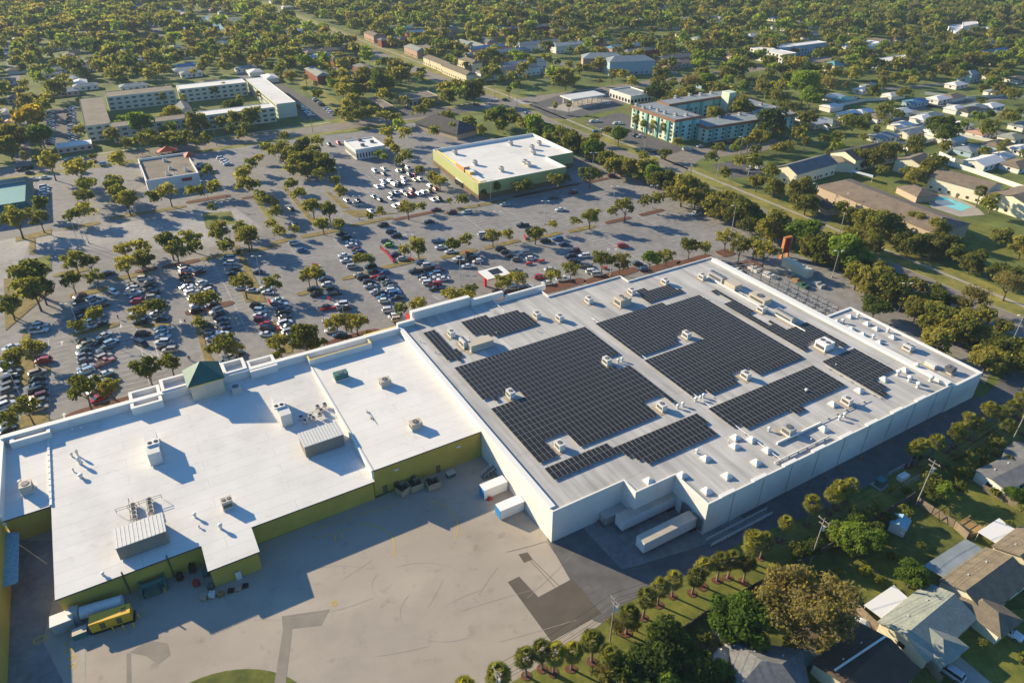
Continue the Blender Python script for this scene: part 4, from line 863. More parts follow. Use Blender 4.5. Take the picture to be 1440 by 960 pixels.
# supermarket roof
ROOFP = 'on the white supermarket roof'; ROOFG = 'plant on the supermarket roof'
rtu(40, 690, zpx(40, 690), 2.4, 2.2, 1.8, 'beige_unit', 'beige air conditioner', nf=1, pad=False); rtu(321, 712, zpx(321, 712), 2.2, 1.7, 1.8, 'beige_unit', 'beige twin-fan air conditioner', nf=2, a=TH+math.pi/2, pad=False)
rtu(585, 601, zpx(585, 601), 2.0, 2.8, 1.5, 'beige_unit', 'beige four-fan condenser', nf=1, pad=False); rtu(542, 541, zpx(542, 541), 2.0, 2.8, 1.5, 'beige_unit', 'beige four-fan condenser', nf=1, pad=False); rtu(480, 532, zpx(480, 532), 2.0, 3.6, 1.6, 'teal_box', 'greenish air conditioner', nf=1, pad=False); rtu(333, 551, zpx(333, 551), 2.2, 2.4, 1.5, 'metal', 'grey air conditioner in shadow', nf=1, pad=False)
for u, v, L in ((218, 636, 9.5), (398, 583, 10)):
    WZ = zpx(u, v)
    rtu(u, v, zpx(u, v), L, 2.6, 3.0, 'metal_lt', 'long ribbed silver air handler', nf=0, pad=False)
    s, t_ = GS(u, v, WZ+3.4); x, y = XY(s, t_+L*.38); o = thing('twin_fan_box', (x, y, WZ+3.4), 'white box with two black fans', ROOFP, 'fan box', 'fan boxes on the air handlers')
    b = MB(); b.box((x, y, WZ+3.42), (2.7, 1.9, .4), 'cap', TH); b.build('housing', o)
    for k in (-.65, .65): b = MB(); cx, cy = x+k*C30, y+k*S30; b.tube((cx, cy, WZ+3.82), (cx, cy, WZ+3.9), .5, .5, 'black', 12); b.build('fan', o)
for px, desc in (([(160, 746), (163, 769), (233, 748), (228, 727)], 'metal-roofed plant room nearest the back edge'), ([(421, 611), (427, 627), (482, 612), (474, 596)], 'metal-roofed plant room beside the fan cluster')):
    WZ = zpx(*px[0])-.15
    q = [GS(u, v, WZ+3) for u, v in px]; a0, a1 = min(p[0] for p in q), max(p[0] for p in q); c0, c1 = min(p[1] for p in q), max(p[1] for p in q)
    x, y = XY((a0+a1)/2, (c0+c1)/2); o = thing('plant_room', (x, y, WZ), desc, '', 'plant room')
    b = MB(); b.box((x, y, WZ), ((a1-a0), (c1-c0), 3.3), 'patch_mid', TH); b.build('wall', o)
    b = MB(); b.box((x, y, WZ+3.3), ((a1-a0)+.3, (c1-c0)+.3, .12), 'metal_lt', TH)
    n = int((a1-a0)/.7)
    for k in range(n): xx, yy = XY(a0+(k+.5)*(a1-a0)/n, (c0+c1)/2); b.box((xx, yy, WZ+3.42), (.12, c1-c0+.3, .06), 'metal', TH)
    b.build('roof', o)
for cu, cv, n in ((190, 722, 8), (405, 580, 8)):
    WZ = zpx(cu, cv)
    for k in range(n):
        s, t_ = GS(cu, cv, WZ); 
        if cu == 405: s, t_ = GS((424, 437, 430, 447, 452, 450, 441, 457)[k], (590, 588, 595, 575, 580, 586, 591, 572)[k], WZ)
        else: s += (k % 2)*3.2; t_ += (k//2)*1.35-2
        x, y = XY(s, t_); o = thing('condenser_fan_unit', (x, y, WZ), 'small dark condenser fan', 'beside the plant rooms', 'condenser', 'condenser fans beside the plant rooms')
        b = MB(); b.box((x, y, WZ+.4), (1.0, 1.0, .7), 'metal', TH); b.tube((x, y, WZ+1.1), (x, y, WZ+1.16), .4, .4, 'black', 10); b.build('cabinet', o); b = MB()
        for dx, dy in ((-.4, -.4), (.4, .4), (.4, -.4), (-.4, .4)): b.box((x+dx, y+dy, WZ+.01), (.08, .08, .4), 'rust')
        b.build('stand', o)
for pts in ([(162, 716), (226, 695)], [(180, 700), (184, 732)], [(205, 700), (209, 724)], [(420, 585), (458, 572)]):
    WZ = zpx(*pts[0])
    q0 = G(*pts[0], WZ+1.2); q1 = G(*pts[1], WZ+1.2); b = MB()
    for dx in (0, .7):
        b.tube((q0[0]+dx*.5, q0[1]-dx*.86, WZ+1.2), (q1[0]+dx*.5, q1[1]-dx*.86, WZ+1.2), .05, .05, 'metal_dk', 4)
    for k in range(5): x, y = q0[0]+(q1[0]-q0[0])*k/4, q0[1]+(q1[1]-q0[1])*k/4; b.tube((x, y, WZ), (x, y, WZ+1.2), .05, .05, 'metal_dk', 4)
    reg(b.build('pipe_rack', None, (*q0, WZ)), 'dark steel pipe rack', 'beside the plant rooms', 'pipe rack')
for u, v, r, h in ((102, 642, .35, 1.2), (110, 641, .35, 1.8), (113, 652, .5, 1.9), (104, 663, .25, 1), (114, 671, .6, 1.0), (102, 605, .4, .6), (115, 603, .4, .6), (275, 727, .4, 1.2), (311, 743, .5, 1.4), (280, 741, .25, .6), (145, 808, .4, .7), (29, 679, .5, .8), (597, 553, .25, .8), (513, 604, .25, .8), (511, 536, .25, .8)): vent(u, v, zpx(u, v), r, h, 'small dark roof vent')
for pts in ([(515, 577), (516, 583), (537, 591)],): pipe(pts, 7.83, .07, 'metal_dk', 'thin dark bent pipe', 'on the white supermarket roof')
# green store roof plant
ROOFP = 'on the green-sided store roof'; ROOFG = 'plant on the green-sided store roof'
for u, v in ((640, 216), (668, 231), (718, 203), (758, 203), (748, 209), (750, 216), (738, 230), (743, 233), (705, 240)): rtu(u, v, gz-.9, 2.2, 1.8, 1.5, 'metal', 'grey rooftop unit', nf=1, pad=False)
ROOFP = 'on the gravel-roofed shop'; ROOFG = 'plant on the gravel-roofed shop'
for u, v in ((232, 227), (240, 238), (246, 247), (236, 246), (262, 240)): rtu(u, v, 5.2, 1.8, 1.6, 1.0, 'metal_lt', 'small grey rooftop unit', nf=1, pad=False)
ROOFP = 'on the striped shop roof'; ROOFG = 'plant on the striped shop roof'
for u, v in ((506, 199), (523, 201), (510, 206)): rtu(u, v, 4.7, 1.8, 2, 1.0, 'metal_dk', 'dark rooftop unit', nf=1, pad=False)
ROOFP = 'on the mint apartment roof'; ROOFG = 'plant on the mint apartment roof'
for u, v, z in ((895, 149, 13), (905, 153, 13), (915, 153, 13), (925, 157, 13), (935, 160, 13), (950, 163, 13), (965, 163, 13), (950, 138, 14), (970, 135, 14), (985, 134, 14), (1000, 132, 14), (1010, 166, 8.8), (1025, 164, 8.8), (1040, 162, 8.8), (1060, 160, 8.8), (1075, 158, 8.8), (1050, 143, 8.8), (1070, 148, 8.8), (1090, 153, 8.8)): rtu(u, v, z, 1.6, 1.6, 1.2, 'metal', 'grey roof unit', nf=1, pad=False)

# ------------------------------------------------------------------ yard things
def trailer(u0, v0, L, rooftop, desc, name='semi_trailer', ang=TH, door='trailer_white'):
    x0, y0 = G(u0, v0); a = ang; ca, sa = math.cos(a), math.sin(a)
    f = lambda x, y, z: (x0+x*ca-y*sa, y0+x*sa+y*ca, z)       # origin = near-left ground corner front face centre
    o = thing(name, f(L/2, 0, 0), desc, '', 'trailer', 'white trailers at the dock')
    b = MB(); b.box(f(L/2, 0, 1.15), (L, 2.6, 2.85), 'trailer_white', a, mt='trailer_roof'); b.box(f(L/2, 0, 1.0), (L, 2.4, .15), 'metal_dk', a)
    for k in range(11):
        for sy in (-1.31, 1.31): b.box(f(.7+k*(L-1.4)/10, sy, 1.2), (.06, .03, 2.7), 'metal_lt', a)
    b.build('body', o)
    for x in (L-1.6, L-2.9):
        for sy in (-1.05, 1.05): b = MB(); b.tube(f(x, sy-.2, .5), f(x, sy+.2, .5), .5, .5, 'tyre', 12); b.build('wheel', o)
    b = MB()
    for sy in (-.8, .8): b.box(f(2.8, sy, 0), (.15, .15, 1.1), 'metal_dk', a); b.box(f(2.8, sy, 0), (.4, .4, .08), 'metal_dk', a)
    b.build('landing_gear', o); b = MB(); b.box(f(-.03, 0, 1.3), (.06, 2.4, 2.5), door, a); b.build('front_panel', o); return o
def cbox(px4, h, z0=0):  # helper
    pass
trailer(898.5, 777, 16.2, 0, 'white semi-trailer half in sunshine nearest the road'); trailer(869, 746, 16.2, 0, 'white semi-trailer in shade between the other two', ang=TH)
x, y = G(865, 727); o = thing('trash_compactor', (x, y, 0), 'grey trash compactor container beside the dock wall', '', 'compactor')
b = MB(); b.box((x, y, .4), (7.5, 2.4, 2.2), 'metal', TH); b.box((x+5.6*C30, y+5.6*S30, .2), (3.2, 2.0, 2.6), 'metal_lt', TH); b.build('container', o)
b = MB(); b.box((x-3.9*C30, y-3.9*S30, 0), (.5, 2.2, .5), 'metal_dk', TH); b.tube((x-4*C30, y-4*S30-1, 0), (x-3.4*C30, y-3.4*S30-1, 2.2), .1, .1, 'rust', 5); b.tube((x-4*C30+1, y-4*S30, 0), (x-3.4*C30+1, y-3.4*S30, 2.2), .1, .1, 'rust', 5); b.build('frame', o)
def container(u, v, L, W, h, desc, m='sky_white', dm='blue_door', dside=-1):
    x, y = G(u, v); o = thing('storage_container', (x, y, 0), desc, '', 'container', 'white containers by the store flank')
    b = MB(); b.box((x, y, .1), (L, W, h), m, TH)
    for k in range(9): b.box((x+(-L/2+.4+k*(L-.8)/8)*C30, y+(-L/2+.4+k*(L-.8)/8)*S30, .12), (.08, W+.06, h-.1), m, TH)
    b.build('body', o); b = MB(); b.box((x+dside*(L/2+.03)*C30, y+dside*(L/2+.03)*S30, .15), (.08, W-.1, h-.15), dm, TH); b.build('door', o)
container(694, 691, 6.1, 2.5, 2.7, 'white container with blue doors nearest the yellow wall'); container(717, 719, 6.1, 2.5, 2.7, 'white container with blue doors nearest the yard')
def dumpster(u, v, m, desc, place, L=2.6, W=2.0, h=1.6, a=TH, name='dumpster'):
    x, y = G(u, v); o = thing(name, (x, y, 0), desc, place, 'dumpster', 'dumpsters in the yard'); ca, sa = math.cos(a), math.sin(a)
    b = MB()
    for sx, sy, lx, ly in ((-1, 0, .1, W), (1, 0, .1, W), (0, -1, L, .1), (0, 1, L, .1)): b.box((x+(sx*L/2)*ca-(sy*W/2)*sa, y+(sx*L/2)*sa+(sy*W/2)*ca, .15), (lx, ly, h), m, a)
    b.box((x, y, .15), (L-.1, W-.1, .1), 'black', a); b.build('bin', o)
    b = MB(); b.box((x-L*.28*ca, y-L*.28*sa, h+.17), (L*.4, W, .06), 'black', a); b.build('lid', o)
dumpster(568, 692, 'tan_dump', 'tan open dumpster standing askew', 'against the olive wall', 3, 2.4, 1.8, math.radians(50)); dumpster(585, 686, 'tan_dump', 'tan open dumpster between two others', 'against the olive wall', 3, 2.4, 1.8); dumpster(609, 684, 'tan_dump', 'tan open dumpster furthest right', 'against the olive wall', 3, 2.4, 1.8)
x, y = G(634, 669); o = thing('green_pump_box', (x, y, 0), 'small green equipment box on the shaded yard', '', 'box'); b = MB(); b.box((x, y, 0), (2, 1.4, 1.1), 'green_dump', TH); b.build('cabinet', o); b = MB(); b.box((x, y, 1.1), (2.1, 1.5, .1), 'metal', TH); b.build('lid', o)
# cage of carts by the flank, red jack
x, y = G(688, 668); o = thing('steel_stair', (x, y, 0), 'dark steel stair landing against the white flank', '', 'stair'); b = MB()
for k in range(7): b.box((x-1.5+k*.45, y-.9+k*.26, k*.28), (.5, 1.6, .06), 'metal_dk', TH)
b.parts('tread', o); b = MB()
for sy in (-1, 1):
    for k in range(4): px, py = x-1.5+k*1-sy*.4, y-.9+k*.55+sy*.7; b.tube((px, py, 0), (px, py, k*.6+1.2), .04, .04, 'metal_lt', 4)
    b.tube((x-1.5-sy*.4, y-.9+sy*.7, 1.2), (x+1.5-sy*.4, y+.75+sy*.7, 3.0), .05, .05, 'metal_lt', 4)
b.build('handrail', o)
x, y = G(689, 702); o = thing('pallet_jack', (x, y, 0), 'red pallet jack beside the white container', '', 'pallet jack'); b = MB(); b.box((x, y, .1), (1.2, .7, .2), 'cart_red', TH); b.box((x, y, .3), (.4, .5, .6), 'cart_red', TH); b.build('body', o); b = MB(); b.tube((x, y, .8), (x-.5, y-.2, 1.5), .05, .05, 'metal_dk', 5); b.build('handle', o)
# generator, tank, boxes in the lower left
x, y = G(160, 876); a = math.radians(24)
o = thing('generator', (x, y, 0), 'long yellow diesel generator enclosure', '', 'generator'); ca, sa = math.cos(a), math.sin(a)
b = MB(); b.box((x, y, .5), (7.0, 2.3, 2.3), 'gen_yellow', a); 
for k in range(4): b.box((x+(1.9+.45*(k % 2)+.25)*ca-((k//2)*.6-.3)*sa, y+(1.9+.45*(k % 2)+.25)*sa+((k//2)*.6-.3)*ca, 2.8), (.35, .4, .03), 'brown_base', a)
b.build('enclosure', o); b = MB(); b.box((x, y, 0), (7.6, 2.5, .5), 'black', a); b.build('base_tank', o); b = MB()
for k in range(5): b.box((x+(-2.8+k*1.4)*ca+1.17*sa, y+(-2.8+k*1.4)*sa-1.17*ca, .8), (.9, .04, 1.5), 'brown_base' if k % 2 else 'gen_yellow', a)
b.build('louvre', o)
for i, (u, v) in enumerate(((146, 886), (160, 886), (175, 884), (189, 881), (131, 885), (196, 868), (102, 898), (82, 889), (210, 836), (233, 832), (481, 756), (472, 760))):
    x, y = G(u, v); o = thing('bollard', (x, y, 0), 'yellow steel bollard', 'in the service yard', 'bollard', 'yellow bollards in the yard'); b = MB(); b.tube((x, y, 0), (x, y, 1.15), .13, .13, 'gen_yellow', 8); b.dome((x, y, 1.15), .13, .08, 'gen_yellow', 8, 2); b.parts('post', o)
for k in range(12):
    u, v = 1010+k*21, 735-k*9.6; s, t_ = GS(u, v); x, y = XY(100+k*6.5, TB-1.6); o = thing('bollard', (x, y, 0), 'rusty yellow bollard', 'along the big store back wall', 'bollard', 'bollards along the back wall'); b = MB(); b.tube((x, y, 0), (x, y, 1.1), .13, .13, 'rust', 8); b.dome((x, y, 1.1), .13, .08, 'yellow_paint', 8, 2); b.parts('post', o)
x, y = G(147, 861); o = thing('storage_tank', (x, y, 0), 'horizontal pale blue-grey tank by the olive wall', '', 'tank'); b = MB(); a = math.radians(22); ca, sa = math.cos(a), math.sin(a)
b.tube((x-3.6*ca, y-3.6*sa, 1.7), (x+3.6*ca, y+3.6*sa, 1.7), 1.25, 1.25, 'metal_lt', 20); b.build('vessel', o); b = MB(); b.box((x-2.2*ca, y-2.2*sa, 0), (.4, 2.2, .9), 'metal', a); b.box((x+2.2*ca, y+2.2*sa, 0), (.4, 2.2, .9), 'metal', a); b.box((x-4.6*ca, y-4.6*sa, 0), (1.6, 1.8, 3.2), 'metal', a); b.parts('cradle', o)
x, y = G(92, 880); o = thing('transformer', (x, y, 0), 'white-topped grey transformer box', '', 'transformer'); b = MB(); b.box((x, y, 0), (3.6, 2.6, 2.4), 'metal', TH); b.build('cabinet', o); b = MB(); b.box((x, y, 2.4), (3.8, 2.8, .15), 'cap', TH); b.build('lid', o)
x, y = G(115, 893); o = thing('transformer', (x, y, 0), 'small cream-lidded green transformer on a pad', '', 'transformer'); b = MB(); b.box((x, y, .15), (2.3, 1.6, 1.3), 'teal_box', TH); b.box((x, y, 0), (4, 3.4, .15), 'concrete', TH); b.build('cabinet', o); b = MB(); b.box((x, y, 1.45), (2.4, 1.7, .1), 'beige_unit', TH); b.build('lid', o)
x, y = G(218, 828); o = thing('trash_compactor', (x, y, 0), 'dark teal compactor hopper against the olive wall', '', 'compactor'); b = MB(); b.box((x, y, 0), (4.6, .3, 2.4), 'teal_box', TH); b.box((x-2.2*C30, y-2.2*S30, 0), (.3, 3, 2.2), 'teal_box', TH); b.box((x+2.2*C30, y+2.2*S30, 0), (.3, 3, 2.2), 'teal_box', TH); b.build('hopper', o); b = MB(); b.box((x, y-.8, 0), (2.8, 2, 1.4), 'green_dump', TH); b.build('ram_box', o)
for i, (u, v, m, d) in enumerate(((254, 814, 'black', 'black stacked crates in the corner'), (272, 803, 'black', 'tall black crate stack in the corner'), (290, 808, 'teal_box', 'teal pallet load beside the corner'), (304, 811, 'tarp_blue', 'pale blue pallet load beside the corner'), (277, 822, 'cloth_red', 'pallet load topped with red bags'), (297, 826, 'brown_shingle', 'brown pallet load nearest the doorway'), (287, 841, 'housetan', 'speckled brown pallet load furthest out'), (299, 838, 'metal_lt', 'grey speckled pallet load'), (311, 836, 'wood', 'low wooden pallet stack'), (325, 831, 'black', 'low black mat pile'), (336, 828, 'housetan', 'flat cardboard pile'), (345, 824, 'black', 'small black mat'))):
    x, y = G(u, v); o = thing('pallet_load', (x, y, 0), d, 'by the olive wall', 'pallet', 'pallets by the olive wall'); h = (1.6, 1.9, 1.3, 1.2, 1.3, 1.1, .9, 1.0, .7, .25, .3, .2)[i]
    b = MB(); b.box((x, y, 0), (1.25, 1.25, .15), 'wood', TH); b.build('pallet', o); b = MB()
    for k in range(3):
        for q in range(3): b.box((x+(k-1)*.38, y+(q-1)*.38, .16), (.35, .35, h*(.85+.15*((k*3+q*5+i) % 4)/3)), m, TH)
    b.build('goods', o)
# covered walkway truss garden at the right of the store
def cyl_posts(o, pts, h, m='metal_dk'):
    b = MB()
    for p in pts: b.tube((*p, 0), (*p, h), .1, .1, m, 5)
    b.parts('post', o)
g0 = SR+.6;  o = thing('garden_trellis', (*XY(g0+4, 120), 0), 'open steel framed garden enclosure along the right side of the store', '', 'enclosure')
b = MB(); T0, T1 = 108, 156; q0s = g0+13
for t_ in np.arange(T0, T1+.1, 4):
    x, y = XY(g0, t_); x2, y2 = XY(q0s, t_); b.tube((x2, y2, 0), (x2, y2, 6.6), .14, .14, 'metal_dk', 5); b.tube((x, y, 8.6), (x2, y2, 6.6), .09, .09, 'metal_lt', 4)
for s in (g0+.2, g0+4.5, g0+9, q0s): x, y = XY(s, T0); x2, y2 = XY(s, T1); b.tube((x, y, 8.6-(s-g0)*.154), (x2, y2, 8.6-(s-g0)*.154), .13, .13, 'metal_dk', 4)
for t_ in np.arange(T0, T1-3, 4):
    x, y = XY(g0, t_); x2, y2 = XY(q0s, t_+4); b.tube((x, y, 8.6), (x2, y2, 6.6), .05, .05, 'metal', 4)
b.build('frame', o)
b = MB()
for t_ in np.arange(T0, T1, 2.0): x, y = XY(q0s, t_); b.tube((x, y, 0), (x, y, 6.5), .05, .05, 'metal_lt', 4)
for z in (.3, 2.4, 4.4, 6.5): x, y = XY(q0s, T0); x2, y2 = XY(q0s, T1); b.tube((x, y, z), (x2, y2, z), .04, .04, 'metal_lt', 4)
b.build('railing', o)
o = flatroof('block_shed', 'long cream blockwork shed below the pylon sign', '', ccw(snap([(1100, 363), (1136, 382), (1145, 379), (1110, 362)], 3.0)), 3.0, 'cream', 'cream', .1, .3, 'cream', cat='shed')
o = flatroof('block_shed', 'cream shed with red roof strip at the annex end', '', strect(SR+1, SR+8.5, ST(*ann[2])[1]+.1, ST(*ann[2])[1]+5), 4.2, 'cream', 'cream', .1, .3, 'redroof', cat='shed')
for u, v, m, d in ((1035, 382, 'metal_lt', 'grey plastic-wrapped pallets'), (1108, 388, 'tan_dump', 'tan mulch pallets'), (1122, 397, 'wood', 'brown potted plant rack'), (1128, 403, 'green_dump', 'dark green plant rack'), (1080, 388, 'metal_lt', 'white shelving rack'), (1150, 402, 'metal', 'grey cart row'), (1060, 380, 'metal_lt', 'light grey stacked racks')):
    x, y = G(u, v); o = thing('garden_stock', (x, y, 0), d, 'in the garden enclosure', 'garden stock', 'stock in the garden enclosure'); b = MB()
    for k in range(5): b.box((x+(k-2)*.9*.5, y-(k-2)*.9*.86, 0), (2.2, .8, .9+.3*(k % 3)), m, TH)
    b.build('stack', o)
x, y = G(1102, 362); o = thing('pylon_sign', (x, y, 0), 'tall orange-framed pylon sign with dark red panel', '', 'sign')
a = math.radians(24); ca, sa = math.cos(a), math.sin(a)
b = MB()
for k in (-1.5, 1.5): b.box((x+k*ca, y+k*sa, 0), (.6, 1.2, 8.6), 'orange_post', a)
b.box((x, y, 8.3), (3.6, 1.25, .4), 'orange_post', a); b.build('frame', o); b = MB(); b.box((x, y, 2.2), (2.4, 1.3, 6.1), 'sign_red', a); b.build('panel', o)
x, y = G(873, 248); o = thing('entrance_sign', (x, y, 0), 'tall orange column sign at the upper lot entrance', '', 'sign'); b = MB(); b.box((x, y, 0), (1.3, 1.0, 7.5), 'orange_post', TH); b.build('column', o); b = MB(); b.box((x, y-.0, 4.5), (2.4, .7, 2.2), 'brown_base', TH); b.build('panel', o)
# solar canopy with red legs
x, y = G(696, 392); sC, tC = GS(696, 381, 4.6)
o = thing('pickup_canopy', (*XY(sC, tC), 0), 'white canopy with red legs and a small solar panel', '', 'canopy')
q = snap([(674, 380.5), (683.5, 394), (718, 385), (706, 373)], 4.6); q = [(x_, y_) for x_, y_ in q]; b = MB(); b.prism(ccw(q), 4.2, 4.35, 'cart_red', 'cart_red', True); b.prism(ccw(inset(q, .12)), 4.36, 4.62, 'cap'); b.build('roof', o)
qq = [ST(*p_) for p_ in q]; a0, a1 = min(p_[0] for p_ in qq), max(p_[0] for p_ in qq); c0, c1 = min(p_[1] for p_ in qq), max(p_[1] for p_ in qq)
for s_ in (a0+1, a1-1): b = MB(); b.prism(strect(s_-.4, s_+.4, (c0+c1)/2-.4, (c0+c1)/2+.4), 0, 4.2, 'cart_red'); b.build('leg', o)
b = MB()
for i in range(4):
    for j in range(3): b.prism(strect((a0+a1)/2-1.5+i*1.05, (a0+a1)/2-.55+i*1.05, (c0+c1)/2-1.6+j*1.4, (c0+c1)/2-.3+j*1.4), 4.63, 4.7, 'panel')
b.build('solar_panel', o)
# lamp posts
def lamp(u, v, h=10, heads=2, place=None):
    x, y = G(u, v); o = thing('lamp_post', (x, y, 0), 'tall white lamp post' if heads > 1 else 'single-head lamp post', place or place_of(u, v), 'lamp post', 'lamp posts'); b = MB()
    b.tube((x, y, 0), (x, y, .8), .28, .28, 'concrete', 8); b.tube((x, y, .8), (x, y, h), .11, .07, 'pole_metal', 6); pl_ = b.build('pole', o)
    for k in range(heads):
        d = (-1, 1)[k]*1.1; b = MB(); b.tube((x, y, h), (x+d, y+.2, h+.1), .05, .05, 'pole_metal', 4); b.box((x+d*1.2, y+.2, h), (.9, .4, .15), 'cap', .2); b.build('lamp_head', o).parent = pl_
for u, v in ((114, 468), (125, 472-130), (35, 570), (120, 345), (294, 286), (315, 318), (368, 398), (328, 355), (487, 470), (505, 309), (525, 303), (447, 240), (479, 266), (578, 366), (648, 403), (690, 284), (766, 316), (833, 244), (862, 294), (858, 388), (917, 293), (1029, 323), (1170, 390), (1263, 438), (1421, 485), (113, 348), (190, 300), (700, 332), (833, 222)): lamp(u, v, 10.5 if v > 230 else 9)
for u, v in ((1190, 300), (1008, 248), (1052, 247), (1040, 216), (1105, 192), (1272, 210), (1143, 285), (905, 217), (829, 198), (700, 140), (750, 150), (820, 215)): lamp(u, v, 9, 1)
# utility poles and wires
POLES = [(857, 907, 13.5), (1138, 793, 13.5), (1288, 710, 13.5), (1422, 622, 13.5), (700, 1010, 13.5)]
tops = []
for u, v, h in POLES:
    x, y = G(u, v); o = thing('utility_pole', (x, y, 0), 'wooden power pole with crossarms', {1422: 'at the right edge, behind the palms', 1288: 'beside the wooden garden fence', 1138: 'behind the big olive tree', 857: 'at the lower end of the palm strip', 700: 'at the bottom edge'}[u], 'power pole', 'power poles along the back gardens')
    a = TH+math.pi/2; b = MB(); b.tube((x, y, 0), (x, y, h), .16, .10, 'pole_wood', 8); b.build('pole', o)
    b = MB(); b.box((x, y, h-.7), (2.6, .14, .14), 'pole_wood', a); b.box((x, y, h-1.8), (1.8, .14, .14), 'pole_wood', a); arm_ = b.build('crossarm', o)
    for k in (-1.15, 0, 1.15): b = MB(); b.tube((x-k*math.cos(a), y-k*math.sin(a), h-.56), (x-k*math.cos(a), y-k*math.sin(a), h-.25), .09, .07, 'insulator', 6); b.build('insulator', o).parent = arm_
    b = MB(); b.tube((x+.35, y, h-3.4), (x+.35, y, h-2.3), .28, .28, 'metal_lt', 10); b.build('transformer', o); tops.append((x, y, h))
def wire(a, c, off, dz, r=.028, sag=.9):
    b = MB(); n = 14; pr = None; aa = TH+math.pi/2
    for i in range(n+1):
        t_ = i/n; p = (a[0]+(c[0]-a[0])*t_+off*math.cos(aa), a[1]+(c[1]-a[1])*t_+off*math.sin(aa), a[2]+(c[2]-a[2])*t_+dz-sag*4*t_*(1-t_))
        if pr: b.tube(pr, p, r, r, 'wire', 4, False)
        pr = p
    reg(b.build('power_line', None, (a[0], a[1], a[2])), 'thin sagging power line', 'between the poles behind the service road', 'power line', 'power lines')
tops.sort()
for a, c in zip(tops, tops[1:]+[(tops[-1][0]+34, tops[-1][1]+20, 13.5)]):
    for off, dz in ((-1.15, -.25), (0, -.25), (1.15, -.25), (.5, -1.8), (0, -3.4)): wire(a, c, off, dz)
for u, v in ((156, 216-4), (204, 212), (258, 208), (438, 190), (405, 62), (960+240, 330)): pass
def plainpole(u, v, h, pl):
    x, y = G(u, v); o = thing('utility_pole', (x, y, 0), 'plain wooden street pole', pl, 'power pole', 'street poles'); b = MB(); b.tube((x, y, 0), (x, y, h), .18, .12, 'pole_wood', 6); b.build('pole', o); b = MB(); b.box((x, y, h-.8), (2.4, .14, .14), 'pole_wood', TH+1.5); b.build('crossarm', o)
for u, v, h in ((211, 217, 16), (258, 212, 14), (305, 205, 12), (200, 218, 12), (440, 186, 12), (102, 112, 12), (969, 262, 11), (1040, 220, 11), (560, 70, 12), (696, 152, 12), (727, 152, 12), (1180, 330, 10), (1272, 206, 12), (480+125, 100, 12), (970, 248, 9), (1205, 290, 9)): plainpole(u, v, h, place_of(u, v))
# fences
def fence(name, desc, pts, h, m, th=.12, posts=True, place=''):
    p = Gp(pts); o = thing(name, (*p[0], 0), desc, place, 'fence'); b = MB()
    for i in range(len(p)-1):
        d = math.dist(p[i], p[i+1]); c = ((p[i][0]+p[i+1][0])/2, (p[i][1]+p[i+1][1])/2, .05); b.box(c, (d, th, h), m, math.atan2(p[i+1][1]-p[i][1], p[i+1][0]-p[i][0]))
    b.build('panel', o)
    if posts:
        b = MB()
        for i in range(len(p)-1):
            d = math.dist(p[i], p[i+1]); n = max(1, int(d/2.5))
            for k in range(n+1): x, y = p[i][0]+(p[i+1][0]-p[i][0])*k/n, p[i][1]+(p[i+1][1]-p[i][1])*k/n; b.box((x, y, 0), (.16, .16, h+.15), m)
        b.parts('post', o)
fence('boundary_fence', 'dark fence between the palm strip and the gardens', [(858, 962), (930, 912), (985, 872), (1073, 822), (1160, 776), (1283, 701)], 2.0, 'fence_dark', .2)
fence('garden_fence', 'sunlit wooden fence running down from the power pole', [(1288, 708), (1310, 722), (1340, 741), (1358, 758)], 2.0, 'fence_wood')
fence('garden_fence', 'wooden fence beside the pale green-roofed house', [(1155, 812), (1195, 850), (1240, 893), (1300, 935), (1320, 960)], 1.9, 'fence_wood')
fence('garden_fence', 'wooden fence at the top right garden', [(1380, 690), (1410, 705), (1440, 722), (1480, 745)], 1.9, 'fence_wood')
fence('garden_fence', 'curved cream fence beside the dark brown house', [(1143, 925), (1160, 938), (1175, 955), (1185, 985)], 1.8, 'housecream')
fence('boundary_wall', 'long white wall behind the brown apartments', [(1245, 203), (1300, 222), (1370, 244), (1480, 282)], 2.2, 'fence_white', .3); fence('boundary_wall', 'white wall right of the mint apartment block', [(1118, 170), (1165, 184)], 2.4, 'fence_white', .3)
for pts in ([(1210, 158), (1250, 166), (1275, 163)], [(1250, 203), (1290, 205), (1315, 198), (1345, 206), (1330, 218)], [(1340, 190), (1400, 202), (1440, 200)], [(1340, 205), (1380, 214), (1420, 218)], [(1265, 160), (1300, 162), (1325, 170)], [(1330, 150), (1400, 160), (1440, 165)], [(1180, 150), (1215, 143), (1260, 140)], [(1300, 133), (1360, 140), (1410, 136)], [(1320, 218), (1342, 228), (1410, 237)]):
    fence('garden_fence', 'white garden fence', pts, 1.9, 'fence_white', .12, False, place_of(*pts[0]))
